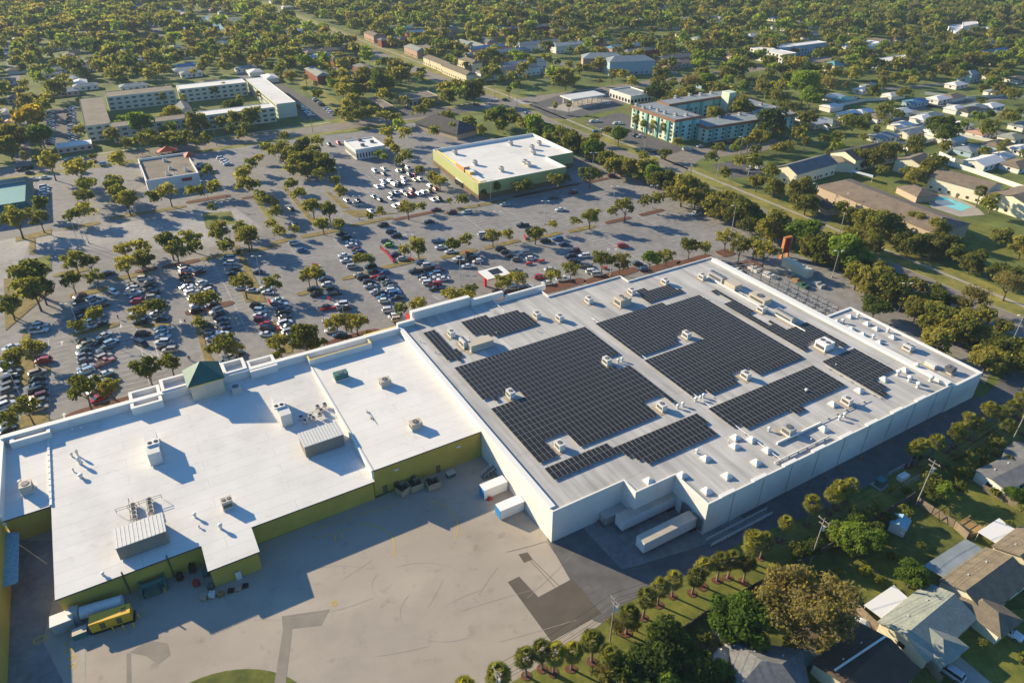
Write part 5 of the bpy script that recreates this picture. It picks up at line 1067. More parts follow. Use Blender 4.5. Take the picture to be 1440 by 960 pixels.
# ------------------------------------------------------------------ near houses (bottom right)
E1 = TH
gable_px('garden_house', 'pale green-roofed bungalow with white patio roof', '', [(1241.7, 870), (1306.7, 822), (1368, 868), (1300, 932)], 2.8, 1.7, 'cream', 'sage_roof', ridge=1, over=.4, near=2)
def slab(name, desc, px, z, m, cat='patio roof', th=.12, post=True, place=''):
    p = Gp(px, z); b = MB(); o = thing(name, (*p[0], 0), desc, place, cat); b.prism(ccw(p), z-th, z, m, m, True); b.build('roof', o)
    if post: 
        b = MB(); 
        for q in inset(p, .2): b.tube((*q, 0), (*q, z-th), .06, .06, 'cap', 5)
        b.parts('post', o)
    BLOCK.append(p); return o
slab('patio_roof', 'bright white patio roof attached to the pale green-roofed bungalow', [(1215, 850), (1256.7, 822), (1284, 846), (1242, 870)], 2.55, 'cap')
t_ = gable('garden_house', 'small pale green front gable of the bungalow', '', G(1313, 895, 3), TH-math.pi/2, 8, 6.5, 2.8, 1.2, 'cream', 'sage_roof', cat='porch', hip=.8)
gable_px('garden_house', 'brown-shingled bungalow with grey metal lean-to', '', [(1328, 813), (1386.7, 773), (1450, 812), (1381.7, 866)], 2.9, 1.8, 'cream', 'brown_shingle', ridge=1, over=.4, near=2)
slab('patio_roof', 'weathered grey metal lean-to roof on the brown-shingled bungalow', [(1298, 795), (1358, 757), (1386, 773), (1328, 812)], 2.7, 'bluegrey_roof')
gable('garden_house', 'small brown front gable of the shingled bungalow', '', G(1390, 858, 3), TH-math.pi/2, 8, 6.5, 2.8, 1.2, 'cream', 'brown_shingle', cat='porch', hip=.8)
gable_px('garden_house', 'tan bungalow cut off by the right edge', '', [(1402, 765), (1432, 744), (1500, 780), (1460, 815)], 2.9, 1.8, 'housecream', 'brown_shingle', ridge=1, over=.4, near=2)
slab('patio_roof', 'square bright white patio roof beside the wooden deck', [(1375, 747), (1405, 728), (1430, 745), (1402, 764)], 2.6, 'cap')
gable_px('garden_house', 'dark brown-roofed house at the bottom edge', '', [(1147, 927), (1207, 880), (1290, 938), (1225, 1010)], 2.9, 1.6, 'housecream', 'dusk_roof', ridge=1, over=.4, near=2)
q0, q1 = G(1173, 943, 4.55), G(1245, 895, 4.55); b = MB(); b.box(((q0[0]+q1[0])/2, (q0[1]+q1[1])/2, 4.72), (math.dist(q0, q1), .35, .12), 'cap', math.atan2(q1[1]-q0[1], q1[0]-q0[0])); reg(b.build('ridge_vent', None, (*q0, 4.6)), 'white ridge strip on the dark brown roof', '', 'ridge strip')
gable_px('garden_house', 'grey hip-roofed house at the bottom edge', '', [(1000, 965), (1062, 905), (1115, 918), (1150, 985)], 2.9, 2.2, 'housetan', 'greyroof', hip=.9, over=.5, near=2)
gable_px('garden_house', 'low dark grey roof with junk on it, right edge', '', [(1377, 664), (1413, 641), (1470, 665), (1411, 688)], 2.8, .5, 'housewhite', 'greyroof', ridge=1, over=.3, near=2)
gable_px('garden_house', 'small grey gable house behind the palms', '', [(1417, 633), (1432, 623), (1480, 645), (1450, 660)], 2.8, 1.3, 'housewhite', 'greyroof', over=.3, near=2)
def shed(u, v, L, W, h, rise, m, r, desc, a=TH, name='garden_shed'):
    gable(name, desc, '', G(u, v), a, L, W, h, rise, m, r, over=.15, cat='shed')
shed(1262, 744, 3.6, 3.2, 2.2, .7, 'tarp_white', 'tarp_blue', 'pale blue shed on the lawn', math.radians(50))
x, y = G(1237, 682); o = thing('transformer', (x, y, 0), 'dark green transformer on a concrete pad', '', 'transformer'); b = MB(); b.box((x, y, 0), (3.4, 2.8, .15), 'concrete', TH); b.box((x, y, .15), (2.2, 1.7, 1.7), 'green_dump', TH); b.build('cabinet', o); b = MB(); b.box((x, y, 1.85), (2.3, 1.8, .1), 'teal_box', TH); b.build('lid', o)
x, y = G(1269, 673); o = thing('fenced_pump', (x, y, 0), 'white utility box inside a wire cage', '', 'utility box'); b = MB(); b.box((x, y, 0), (2.8, 1.5, 1.2), 'cap', TH); b.build('box', o); b = MB()
for k in range(9):
    for sx, sy in ((k/8*6-3, -2), (k/8*6-3, 2)): b.tube((x+sx*C30-sy*S30, y+sx*S30+sy*C30, 0), (x+sx*C30-sy*S30, y+sx*S30+sy*C30, 1.8), .03, .03, 'metal_lt', 4)
for sy in (-2, 2): b.tube((x-3*C30-sy*S30, y-3*S30+sy*C30, 1.8), (x+3*C30-sy*S30, y+3*S30+sy*C30, 1.8), .04, .04, 'metal_lt', 4)
b.build('cage', o)
x, y = G(1008, 872); o = thing('gazebo', (x, y, 0), 'small white garden arbour below the dark fence', '', 'arbour'); b = MB()
for dx, dy in ((-.8, -.6), (.8, -.6), (.8, .6), (-.8, .6)): b.box((x+dx, y+dy, 0), (.14, .14, 2.4), 'cap')
b.parts('post', o); b = MB()
for k in range(5): b.box((x-.9+k*.45, y, 2.4), (.1, 1.7, .12), 'cap')
b.build('top', o)
for u, v, L, W, m, d in ((992, 935, 3.5, 5, 'tarp_blue', 'crumpled pale blue tarp'), (1014, 925, 6, 2.6, 'tarp_white', 'long crumpled white tarp'), (1137, 925, 3, 3, 'tealroof', 'teal roofed lean-to'), (1203, 870, 5, 2, 'tarp_white', 'grey white pile of boards'), (1012, 890, 2.5, 1.8, 'housetan', 'brown planks pile')):
    x, y = G(u, v); b = MB(); n = 6; h = lambda i, j: .3+.35*R.random()
    H_ = [[h(i, j) for j in range(n+1)] for i in range(n+1)]; a = R.uniform(0, 3); ca, sa = math.cos(a), math.sin(a)
    vs = []; 
    for i in range(n+1):
        for j in range(n+1): lx, ly = (i/n-.5)*L*(1+.15*R.random()), (j/n-.5)*W*(1+.2*R.random()); vs.append((x+lx*ca-ly*sa, y+lx*sa+ly*ca, H_[i][j] if 0 < i < n and 0 < j < n else .05))
    b.add(vs, [(i*(n+1)+j, (i+1)*(n+1)+j, (i+1)*(n+1)+j+1, i*(n+1)+j+1) for i in range(n) for j in range(n)], m)
    reg(b.build('garden_clutter', None, (x, y, 0)), d, 'in the back gardens', 'garden clutter')
x, y = G(1323, 725); o = thing('pergola', (x, y, 0), 'dark framed swing set beside the wooden deck', '', 'swing set'); b = MB()
for k in (-2, 2):
    for q in (-1, 1): b.tube((x+k*C30+q*.5, y+k*S30-q*.8, 0), (x+k*C30, y+k*S30, 2.4), .07, .07, 'black', 5)
b.tube((x-2*C30, y-2*S30, 2.4), (x+2*C30, y+2*S30, 2.4), .08, .08, 'black', 5); b.build('frame', o); b = MB()
for k in (-1, 0, 1): b.box((x+k*C30, y+k*S30, .6), (.5, .3, .05), 'cart_red'); b.tube((x+k*C30, y+k*S30, .6), (x+k*C30, y+k*S30, 2.35), .02, .02, 'wire', 4)
b.parts('seat', o)
x, y = G(1363, 743); o = thing('wooden_deck', (x, y, 0), 'honey-coloured wooden deck with rails', '', 'deck'); b = MB(); b.box((x, y, 0), (5, 3.4, .5), 'deck', TH); b.build('platform', o); b = MB()
for k in range(9):
    for q in (-1.65, 1.65): px, py = x+(-2.4+k*.6)*C30-q*S30, y+(-2.4+k*.6)*S30+q*C30; b.box((px, py, .5), (.08, .08, .9), 'deck', TH)
for q in (-1.65, 1.65): b.box((x-q*S30, y+q*C30, 1.4), (4.9, .1, .08), 'deck', TH)
b.build('railing', o)

# ------------------------------------------------------------------ bungalows and blocks we can tell apart
HP = []
def hs(u, v, L, W, roof, wall='housewhite', a=30, ze=2.8, rise=1.4, hip=.8, near=1):
    x, y = G(u, v, ze); rn = {'white_roof': 'white', 'bluegrey_roof': 'pale grey', 'greyroof': 'grey', 'brownroof': 'brown', 'dark_roof': 'dark', 'tealroof': 'teal', 'blueroof': 'blue', 'tileroof': 'orange tiled', 'sage_roof': 'sage green', 'brown_shingle': 'tan', 'tar': 'flat tan', 'redroof': 'red'}[roof]
    return gable('bungalow' if ze < 4 else 'apartment_building', '%s-roofed %s' % (rn, 'bungalow' if ze < 4 else 'apartment building'), place_of(u, v), (x, y), math.radians(a), L, W, ze, rise, wall, roof, hip=hip, cat='house' if ze < 4 else 'apartment building', group='houses in the suburb', near=near)
for r in ((1148, 171, 15, 10, 'white_roof', 'housecream'), (1187, 139, 14, 9, 'tealroof', 'houseblue'), (1200, 164, 15, 10, 'dark_roof'), (1215, 156, 13, 8, 'white_roof'), (1236, 163, 16, 10, 'brownroof'), (1262, 157, 17, 9, 'white_roof', 'houseblue', 30, 2.8, 1.5, 0), (1165, 170, 13, 9, 'bluegrey_roof', 'cream', -60), (1243, 190, 16, 10, 'bluegrey_roof'), (1283, 184, 20, 9, 'bluegrey_roof', 'cream', 30, 2.8, 1.4, 0), (1310, 184, 11, 8, 'white_roof'),
    (1350, 175, 13, 9, 'white_roof'), (1382, 185, 17, 10, 'tileroof'), (1365, 209, 15, 10, 'bluegrey_roof', 'houseblue'), (1404, 202, 16, 10, 'brownroof', 'houseblue'), (1384, 226, 18, 11, 'white_roof', 'housewhite', 30, 3, 1.6, 0), (1432, 230, 16, 10, 'brown_shingle'), (1425, 192, 14, 10, 'sage_roof'), (1363, 154, 18, 10, 'dark_roof'), (1288, 142, 16, 9, 'blueroof', 'houseblue'), (1320, 138, 14, 9, 'white_roof'), (1225, 120, 14, 9, 'bluegrey_roof'), (1215, 125, 14, 8, 'white_roof'), (1395, 148, 14, 9, 'white_roof'),
    (1365, 103, 13, 10, 'bluegrey_roof', 'houseblue', 30, 6, 2, .8), (1385, 105, 9, 8, 'brown_shingle', 'cream'), (1430, 110, 14, 10, 'brown_shingle'), (1345, 118, 14, 9, 'white_roof'), (1400, 128, 14, 9, 'bluegrey_roof'), (1437, 175, 13, 9, 'bluegrey_roof'), (1437, 208, 12, 9, 'white_roof'),
    (42, 137, 20, 11, 'bluegrey_roof', 'housepink'), (92, 110, 17, 9, 'white_roof'), (85, 112, 16, 9, 'white_roof'), (75, 66, 16, 10, 'bluegrey_roof'), (120, 120, 16, 9, 'bluegrey_roof'), (80, 32, 16, 10, 'white_roof'), (70, 104, 16, 9, 'bluegrey_roof'), (78, 97, 15, 9, 'bluegrey_roof'), (130, 88, 16, 10, 'bluegrey_roof'), (88, 128, 20, 11, 'bluegrey_roof', 'housepink'), (125, 95, 15, 9, 'greyroof'), (142, 38, 15, 10, 'bluegrey_roof'), (178, 34, 16, 11, 'bluegrey_roof'), (205, 83, 14, 10, 'bluegrey_roof'), (208, 70, 14, 10, 'white_roof'), (225, 27, 14, 9, 'bluegrey_roof'), (232, 33, 15, 10, 'bluegrey_roof'), (25, 137, 13, 9, 'greyroof'), (8, 68, 14, 9, 'bluegrey_roof'),
    (258, 98, 18, 12, 'bluegrey_roof'), (262, 92, 18, 10, 'blueroof'), (268, 102, 16, 10, 'bluegrey_roof'), (345, 95, 16, 10, 'bluegrey_roof'), (253, 19, 15, 10, 'white_roof'), (368, 22, 15, 9, 'bluegrey_roof'), (388, 32, 14, 9, 'tealroof'), (405, 46, 22, 11, 'bluegrey_roof', 'houseblue', 30, 5, 1.4), (418, 43, 16, 10, 'white_roof', 'housewhite', 30, 5, 1.4), (404, 10, 14, 9, 'white_roof'), (320, 15, 15, 10, 'bluegrey_roof'), (326, 14, 13, 9, 'blueroof'), (187, 120, 18, 10, 'bluegrey_roof'), (5, 113, 15, 10, 'greyroof'), (2, 76, 15, 10, 'white_roof')): hs(*r)
# red brick and pink brick rows
for r in ((425, 72, 20, 9, 'greyroof', 'redbrick'), (446, 80, 26, 9, 'blueroof', 'redbrick'), (459, 77, 22, 9, 'blueroof', 'redbrick'), (446, 101, 34, 10, 'sage_roof', 'redbrick', -60), (444, 73, 18, 10, 'brown_shingle', 'redbrick'), (465, 70, 20, 10, 'brownroof', 'redbrick'), (475, 100, 20, 10, 'brownroof', 'redbrick', -60), (516, 97, 38, 10, 'greyroof', 'redbrick', -60), (484, 82, 22, 10, 'dark_roof', 'redbrick'),
    (525, 48, 28, 10, 'brown_shingle', 'pinkbrick', -60), (550, 55, 24, 10, 'greyroof', 'redbrick'), (575, 54, 22, 10, 'dark_roof', 'redbrick'), (558, 40, 34, 10, 'tealroof', 'pinkbrick'), (585, 45, 22, 10, 'blueroof', 'redbrick'), (585, 68, 30, 11, 'sage_roof', 'pinkbrick', -60), (600, 66, 26, 10, 'brown_shingle', 'pinkbrick', -60), (618, 86, 46, 9, 'brown_shingle', 'housecream', -60), (645, 98, 44, 9, 'brown_shingle', 'housecream', -60), (660, 85, 28, 9, 'brown_shingle', 'housecream', -60), (622, 43, 24, 10, 'brown_shingle', 'pinkbrick', -60), (632, 38, 24, 10, 'bluegrey_roof', 'pinkbrick', -60), (655, 60, 26, 10, 'sage_roof', 'pinkbrick', -60), (672, 63, 30, 10, 'sage_roof', 'pinkbrick', -60), (682, 57, 28, 10, 'greyroof', 'pinkbrick', -60), (690, 66, 44, 8, 'blueroof', 'pinkbrick'), (700, 73, 60, 9, 'bluegrey_roof', 'pinkbrick'), (700, 38, 30, 10, 'sage_roof', 'pinkbrick', -60), (712, 45, 26, 10, 'brown_shingle', 'pinkbrick', -60), (715, 97, 54, 9, 'greyroof', 'housewhite'), (735, 88, 40, 9, 'bluegrey_roof', 'housewhite'),
    (745, 27, 50, 10, 'greyroof', 'redbrick'), (745, 38, 48, 10, 'greyroof', 'redbrick'), (785, 30, 32, 10, 'sage_roof', 'pinkbrick', -60), (790, 42, 24, 10, 'greyroof', 'redbrick'), (760, 60, 50, 9, 'bluegrey_roof', 'housewhite'), (830, 52, 42, 10, 'sage_roof', 'pinkbrick', -60), (798, 62, 34, 14, 'bluegrey_roof', 'housewhite', 30), (880, 65, 38, 10, 'blueroof', 'pinkbrick'), (905, 70, 42, 10, 'greyroof', 'redbrick'), (950, 80, 36, 10, 'greyroof', 'pinkbrick'), (945, 86, 12, 10, 'tileroof', 'pinkbrick')):
    u, v, L, W, rf, wl = r[:6]; hs(u, v, L, W, rf, wl, r[6] if len(r) > 6 else 30, 6, 1.6, .5)
hs(848, 80, 34, 16, 'bluegrey_roof', 'pinkbrick', 0, 9.5, 3, .8); hs(885, 84, 38, 16, 'bluegrey_roof', 'houseblue', 12, 10, 3, .8)
gable('hall', 'large blue-roofed hall with tan gable', '', G(1395, 78, 5), TH, 34, 20, 5, 5, 'housetan', 'blueroof', cat='hall')
gable('villa', 'small white villa with green hipped roof', '', G(1172, 92, 6), TH, 11, 11, 7, 2.5, 'cream', 'tealroof', hip=.9, cat='house')
p = snap([(1060, 68), (1070, 73), (1110, 76.5), (1108, 72)], 8)
flatroof('white_apartment', 'white flat-roofed apartment wing facing us', '', snap([(1065, 66), (1090, 78), (1110, 76), (1085, 64)], 9), 9, 'housewhite', 'white_roof', .3, .3, cat='apartment block', win=(3, 4, 2, 1.5, 'bluedark', 30))
flatroof('white_apartment', 'long white flat roof stretching to the right', '', snap([(1085, 64), (1092, 68), (1160, 60), (1155, 57)], 9), 9, 'houseblue', 'white_roof', .3, .3, cat='apartment block', win=(3, 4, 2, 1.5, 'bluedark', 30))
flatroof('white_apartment', 'low white-roofed block among the trees', '', snap([(1230, 81), (1238, 87), (1290, 81), (1280, 77)], 7), 7, 'houseblue', 'white_roof', .3, .3, cat='apartment block', win=(2, 4, 2, 1.5, 'bluedark', 30))
for i, (px, z) in enumerate((([(1332, 36), (1345, 46), (1375, 42), (1360, 33)], 7), ([(1345, 30), (1352, 37), (1385, 34), (1382, 30)], 9), ([(1375, 38), (1382, 42), (1408, 40), (1402, 36)], 6), ([(1362, 44), (1368, 48), (1382, 46), (1376, 42)], 5))):
    flatroof('school_block', ('largest', 'tallest', 'rightmost', 'lowest')[i]+' white school block at top right', '', snap(px, z), z, 'housewhite', 'white_roof', .3, .3, cat='school block')
for u, v, L, W, rf in ((1167, 8, 26, 14, 'tileroof'), (1195, 7, 30, 14, 'tileroof'), (1212, 12, 26, 12, 'sage_roof'), (1225, 12, 24, 12, 'brown_shingle'), (1282, 11, 30, 12, 'tileroof'), (1305, 15, 32, 12, 'sage_roof'), (1205, 4, 22, 12, 'brown_shingle'), (1245, 7, 22, 12, 'brown_shingle'), (1091, 26, 18, 10, 'blueroof'), (975, 30, 16, 10, 'white_roof'), (1000, 42, 20, 10, 'bluegrey_roof'), (1040, 10, 16, 10, 'bluegrey_roof'), (1053, 14, 16, 10, 'bluegrey_roof'), (1012, 32, 14, 10, 'white_roof'), (1085, 49, 24, 10, 'white_roof'), (1060, 50, 18, 10, 'white_roof'), (1125, 39, 16, 10, 'white_roof'), (1137, 17, 15, 10, 'white_roof'), (908, 26, 22, 14, 'blueroof'), (934, 36, 18, 10, 'white_roof'), (952, 36, 16, 10, 'white_roof'), (905, 19, 14, 9, 'white_roof'), (918, 17, 14, 9, 'white_roof'), (960, 88, 16, 9, 'tileroof'), (990, 117, 12, 8, 'tileroof'), (980, 68, 40, 10, 'greyroof'), (1026, 78, 14, 9, 'tileroof'), (1210, 33, 18, 10, 'greyroof'), (1204, 44, 15, 10, 'white_roof'), (1240, 58, 24, 12, 'brown_shingle'), (1233, 64, 22, 10, 'white_roof'), (1290, 49, 16, 9, 'white_roof'), (1308, 33, 16, 9, 'white_roof'), (1280, 40, 16, 9, 'bluegrey_roof'), (1410, 58, 22, 10, 'white_roof'), (1430, 60, 18, 10, 'white_roof'), (1435, 5, 18, 10, 'white_roof'), (1380, 5, 20, 10, 'white_roof')):
    hs(u, v, L, W, rf, R.choice(['housewhite', 'cream', 'houseblue', 'housewhite']), 30 if R.random() < .7 else -60, 3, 1.8, .6)
# rows of bungalows hidden among the trees
nfill = 0
for s in np.arange(-640, 950, 42.):
    for t_ in np.arange(450, 1180, 26.):
        ss, tt = s+R.uniform(-3, 3), t_+R.uniform(-4, 4); x, y = XY(ss, tt); u, v = PX(x, y, 3)
        if not (-30 < u < 1470 and -8 < v < 175): continue
        if (v > 120 and 130 < u < 1140) or (u > 1090 and v > 110): continue
        if 400 < u < 960 and 20 < v < 135: continue
        if any(inpoly(x, y, p) for p in BLOCK+PAVED) or any(math.dist((x, y), G(a, c)) < 16 for a, c in ((1, 1),)): continue
        if abs(ss-rs(tt)) < 26 or nfill > 175: continue
        if R.random() < .38: continue
        hs(u, v, R.uniform(12, 17), R.uniform(8.5, 11), R.choice(['white_roof', 'bluegrey_roof', 'bluegrey_roof', 'greyroof', 'brownroof', 'brown_shingle', 'white_roof', 'tileroof']), R.choice(['housewhite', 'cream', 'houseblue', 'housepink', 'housewhite']), 30 if R.random() < .5 else -60, near=0); nfill += 1
for _ in range(26):
    u, v = R.uniform(1130, 1440), R.uniform(128, 222); x, y = G(u, v)
    if v > 150+(u-1130)*.25 or any(inpoly(x, y, p) for p in BLOCK+PAVED): continue
    hs(u, v, R.uniform(12, 16), R.uniform(8, 10), R.choice(['white_roof', 'bluegrey_roof', 'white_roof', 'brownroof']), 'housewhite', near=0)
print('fill', nfill)

# ------------------------------------------------------------------ vehicles
def loft(b, st, m, close=True):       # st: list of rings (same count)
    n = len(st[0]); vs = [p for r in st for p in r]; fs = []
    for i in range(len(st)-1):
        for j in range(n): a = i*n+j; c = i*n+(j+1) % n; fs.append((a, c, c+n, a+n))
    fs.append(tuple(range(n))[::-1]); fs.append(tuple(range((len(st)-1)*n, len(st)*n))); b.add(vs, fs, m)
def ring(x, w, z0, zb, sh=.9):         # body section across x
    return [(x, -w*.92, z0), (x, w*.92, z0), (x, w, z0+(zb-z0)*.45), (x, w*.98, zb-.08), (x, w*sh, zb), (x, -w*sh, zb), (x, -w*.98, zb-.08), (x, -w, z0+(zb-z0)*.45)]
SPEC = dict(sedan=(4.75, .92, .88, 1.45, (-.62, -.30, .26, .52), .98), hatch=(4.2, .88, .92, 1.52, (-.80, -.62, .28, .55), .95), suv=(4.75, .95, 1.02, 1.74, (-.90, -.78, .30, .52), .98), pickup=(5.6, .98, 1.05, 1.85, (-.12, -.04, .28, .42), 1.0), van=(5.0, .98, 1.05, 1.80, (-.94, -.86, .48, .72), .98))
CM = {}
def carmesh(kind, c):
    key = (kind, c)
    if key in CM: return CM[key]
    L, w, zb, zr, (r0, r1, f1, f0), k = SPEC[kind]; h = L/2; m = 'car_'+c
    b = MB()
    if kind == 'pickup':
        loft(b, [ring(-h, w*.94, .35, zb), ring(-h+.12, w, .28, zb), ring(-h*.12, w, .28, zb), ring(h*.45, w, .28, zb), ring(h*.88, w*.96, .3, zb-.12), ring(h, w*.82, .38, zb-.25)], m)
        b.box((-h*.56, 0, zb-.004), (h*.78, w*1.6, .02), 'black')
    else:
        loft(b, [ring(-h, w*.84, .38, zb-.12), ring(-h+.14, w*.95, .28, zb-.02), ring(-h*.5, w, .26, zb), ring(h*.5, w, .26, zb), ring(h*.86, w*.95, .3, zb-.16), ring(h, w*.78, .38, zb-.3)], m)
    # roof slab and pillars
    wr = w*.78; wb = w*.90; x0, x1, x2, x3 = h*r0, h*r1, h*f1, h*f0
    vs = [(x1, -wr, zr-.1), (x2, -wr, zr-.1), (x2, wr, zr-.1), (x1, wr, zr-.1), (x1+.12, -wr*.9, zr), (x2-.12, -wr*.9, zr), (x2-.12, wr*.9, zr), (x1+.12, wr*.9, zr)]
    b.add(vs, [(0, 1, 5, 4), (1, 2, 6, 5), (2, 3, 7, 6), (3, 0, 4, 7), (4, 5, 6, 7)], m)
    for sx, bx, tx in ((1, x3, x2), (-1, x0, x1)):
        for sy in (-1, 1):
            b.add([(bx, sy*wb, zb), (bx-sx*.12, sy*wb, zb), (tx-sx*.1, sy*(wr+.01), zr-.08), (tx, sy*(wr+.01), zr-.08), (bx, sy*(wb-.07), zb), (tx, sy*(wr-.06), zr-.08)], [(0, 1, 2, 3), (3, 2, 1, 0), (0, 4, 5, 3), (3, 5, 4, 0)], m)
    xm = (x1+x2)/2
    for sy in (-1, 1): b.add([(xm-.06, sy*(wb+.004), zb), (xm+.06, sy*(wb+.004), zb), (xm+.06, sy*(wr+.012), zr-.08), (xm-.06, sy*(wr+.012), zr-.08)], [(0, 1, 2, 3), (3, 2, 1, 0)], m)
    body = b.mesh('body')
    b = MB(); g = 'glass'
    vs = [(x0, -wb, zb-.02), (x3, -wb, zb-.02), (x3, wb, zb-.02), (x0, wb, zb-.02), (x1, -wr, zr-.08), (x2, -wr, zr-.08), (x2, wr, zr-.08), (x1, wr, zr-.08)]
    b.add(vs, [(0, 1, 5, 4), (1, 2, 6, 5), (2, 3, 7, 6), (3, 0, 4, 7), (4, 5, 6, 7)], g); win = b.mesh('window')
    CM[key] = (body, win, L, w); return CM[key]
b = MB(); b.tube((0, -.11, 0), (0, .11, 0), .33, .33, 'tyre', 12); WHEEL = b.mesh('wheel'); b = MB(); b.tube((0, -.12, 0), (0, .12, 0), .19, .19, 'rim', 8); RIM = b.mesh('rim')
b = MB(); b.box((0, 0, 0), (.10, .36, .16), 'headlight'); HEADL = b.mesh('headlight'); b = MB(); b.box((0, 0, 0), (.08, .34, .16), 'taillight'); TAILL = b.mesh('taillight')
NCAR = [0]
CARQ = []
def car(*a, **k): CARQ.append((a, k))
def car_real(u, v, c, kind=None, head=30., place=None, flip=None, wpos=None):
    if c == 'W': c, kind = 'w', 'pickup'
    if c.isupper(): c, kind = c.lower(), 'pickup'
    x, y = wpos or G(u, v, .8); kind = kind or R.choices(['sedan', 'suv', 'hatch'], [4, 4, 2])[0]; kind = 'van' if kind == 'sedan' and R.random() < .04 else kind
    body, win, L, w = carmesh(kind, c); a = math.radians(head+R.uniform(-1.5, 1.5)) + (math.pi if (flip if flip is not None else R.random() < .4) else 0)
    kn = {'sedan': 'saloon', 'hatch': 'hatchback', 'suv': 'SUV', 'pickup': 'pickup', 'van': 'minivan'}[kind]
    o = thing({'sedan': 'parked_car', 'hatch': 'parked_car', 'suv': 'parked_car', 'pickup': 'pickup_truck', 'van': 'parked_van'}[kind], (x, y, .03), '%s %s' % (CARC[c][0], kn), place or place_of(u, v), 'truck' if kind == 'pickup' else 'car', 'cars in the car parks', a)
    def ch(n, me, loc, rz=0):
        q = bpy.data.objects.new(n, me); COL.objects.link(q); q.parent = o; q.location = loc; q.rotation_euler = (0, 0, rz); return q
    ch('body', body, (0, 0, 0)); ch('window', win, (0, 0, 0)); d = math.hypot(x, y)
    if d < 420:
        for sx in (-.31, .33):
            for sy in (-1, 1):
                wh = ch('wheel', WHEEL, (sx*L, sy*(w-.08), .33))
                if d < 330: rm = ch('rim', RIM, (0, 0, 0)); rm.parent = wh
    if d < 300:
        zb = SPEC[kind][2]
        for sy in (-1, 1): ch('headlight', HEADL, (L/2-.12, sy*w*.62, zb-.42)); ch('taillight', TAILL, (-L/2+.06, sy*w*.66, zb-.30))
    NCAR[0] += 1; return o
def hd(u, v, sl):      # heading of a pixel slope
    x0, y0 = G(u, v); x1, y1 = G(u+10, v+10*sl); return math.degrees(math.atan2(y1-y0, x1-x0))
E1H, E2H = 30., -60.
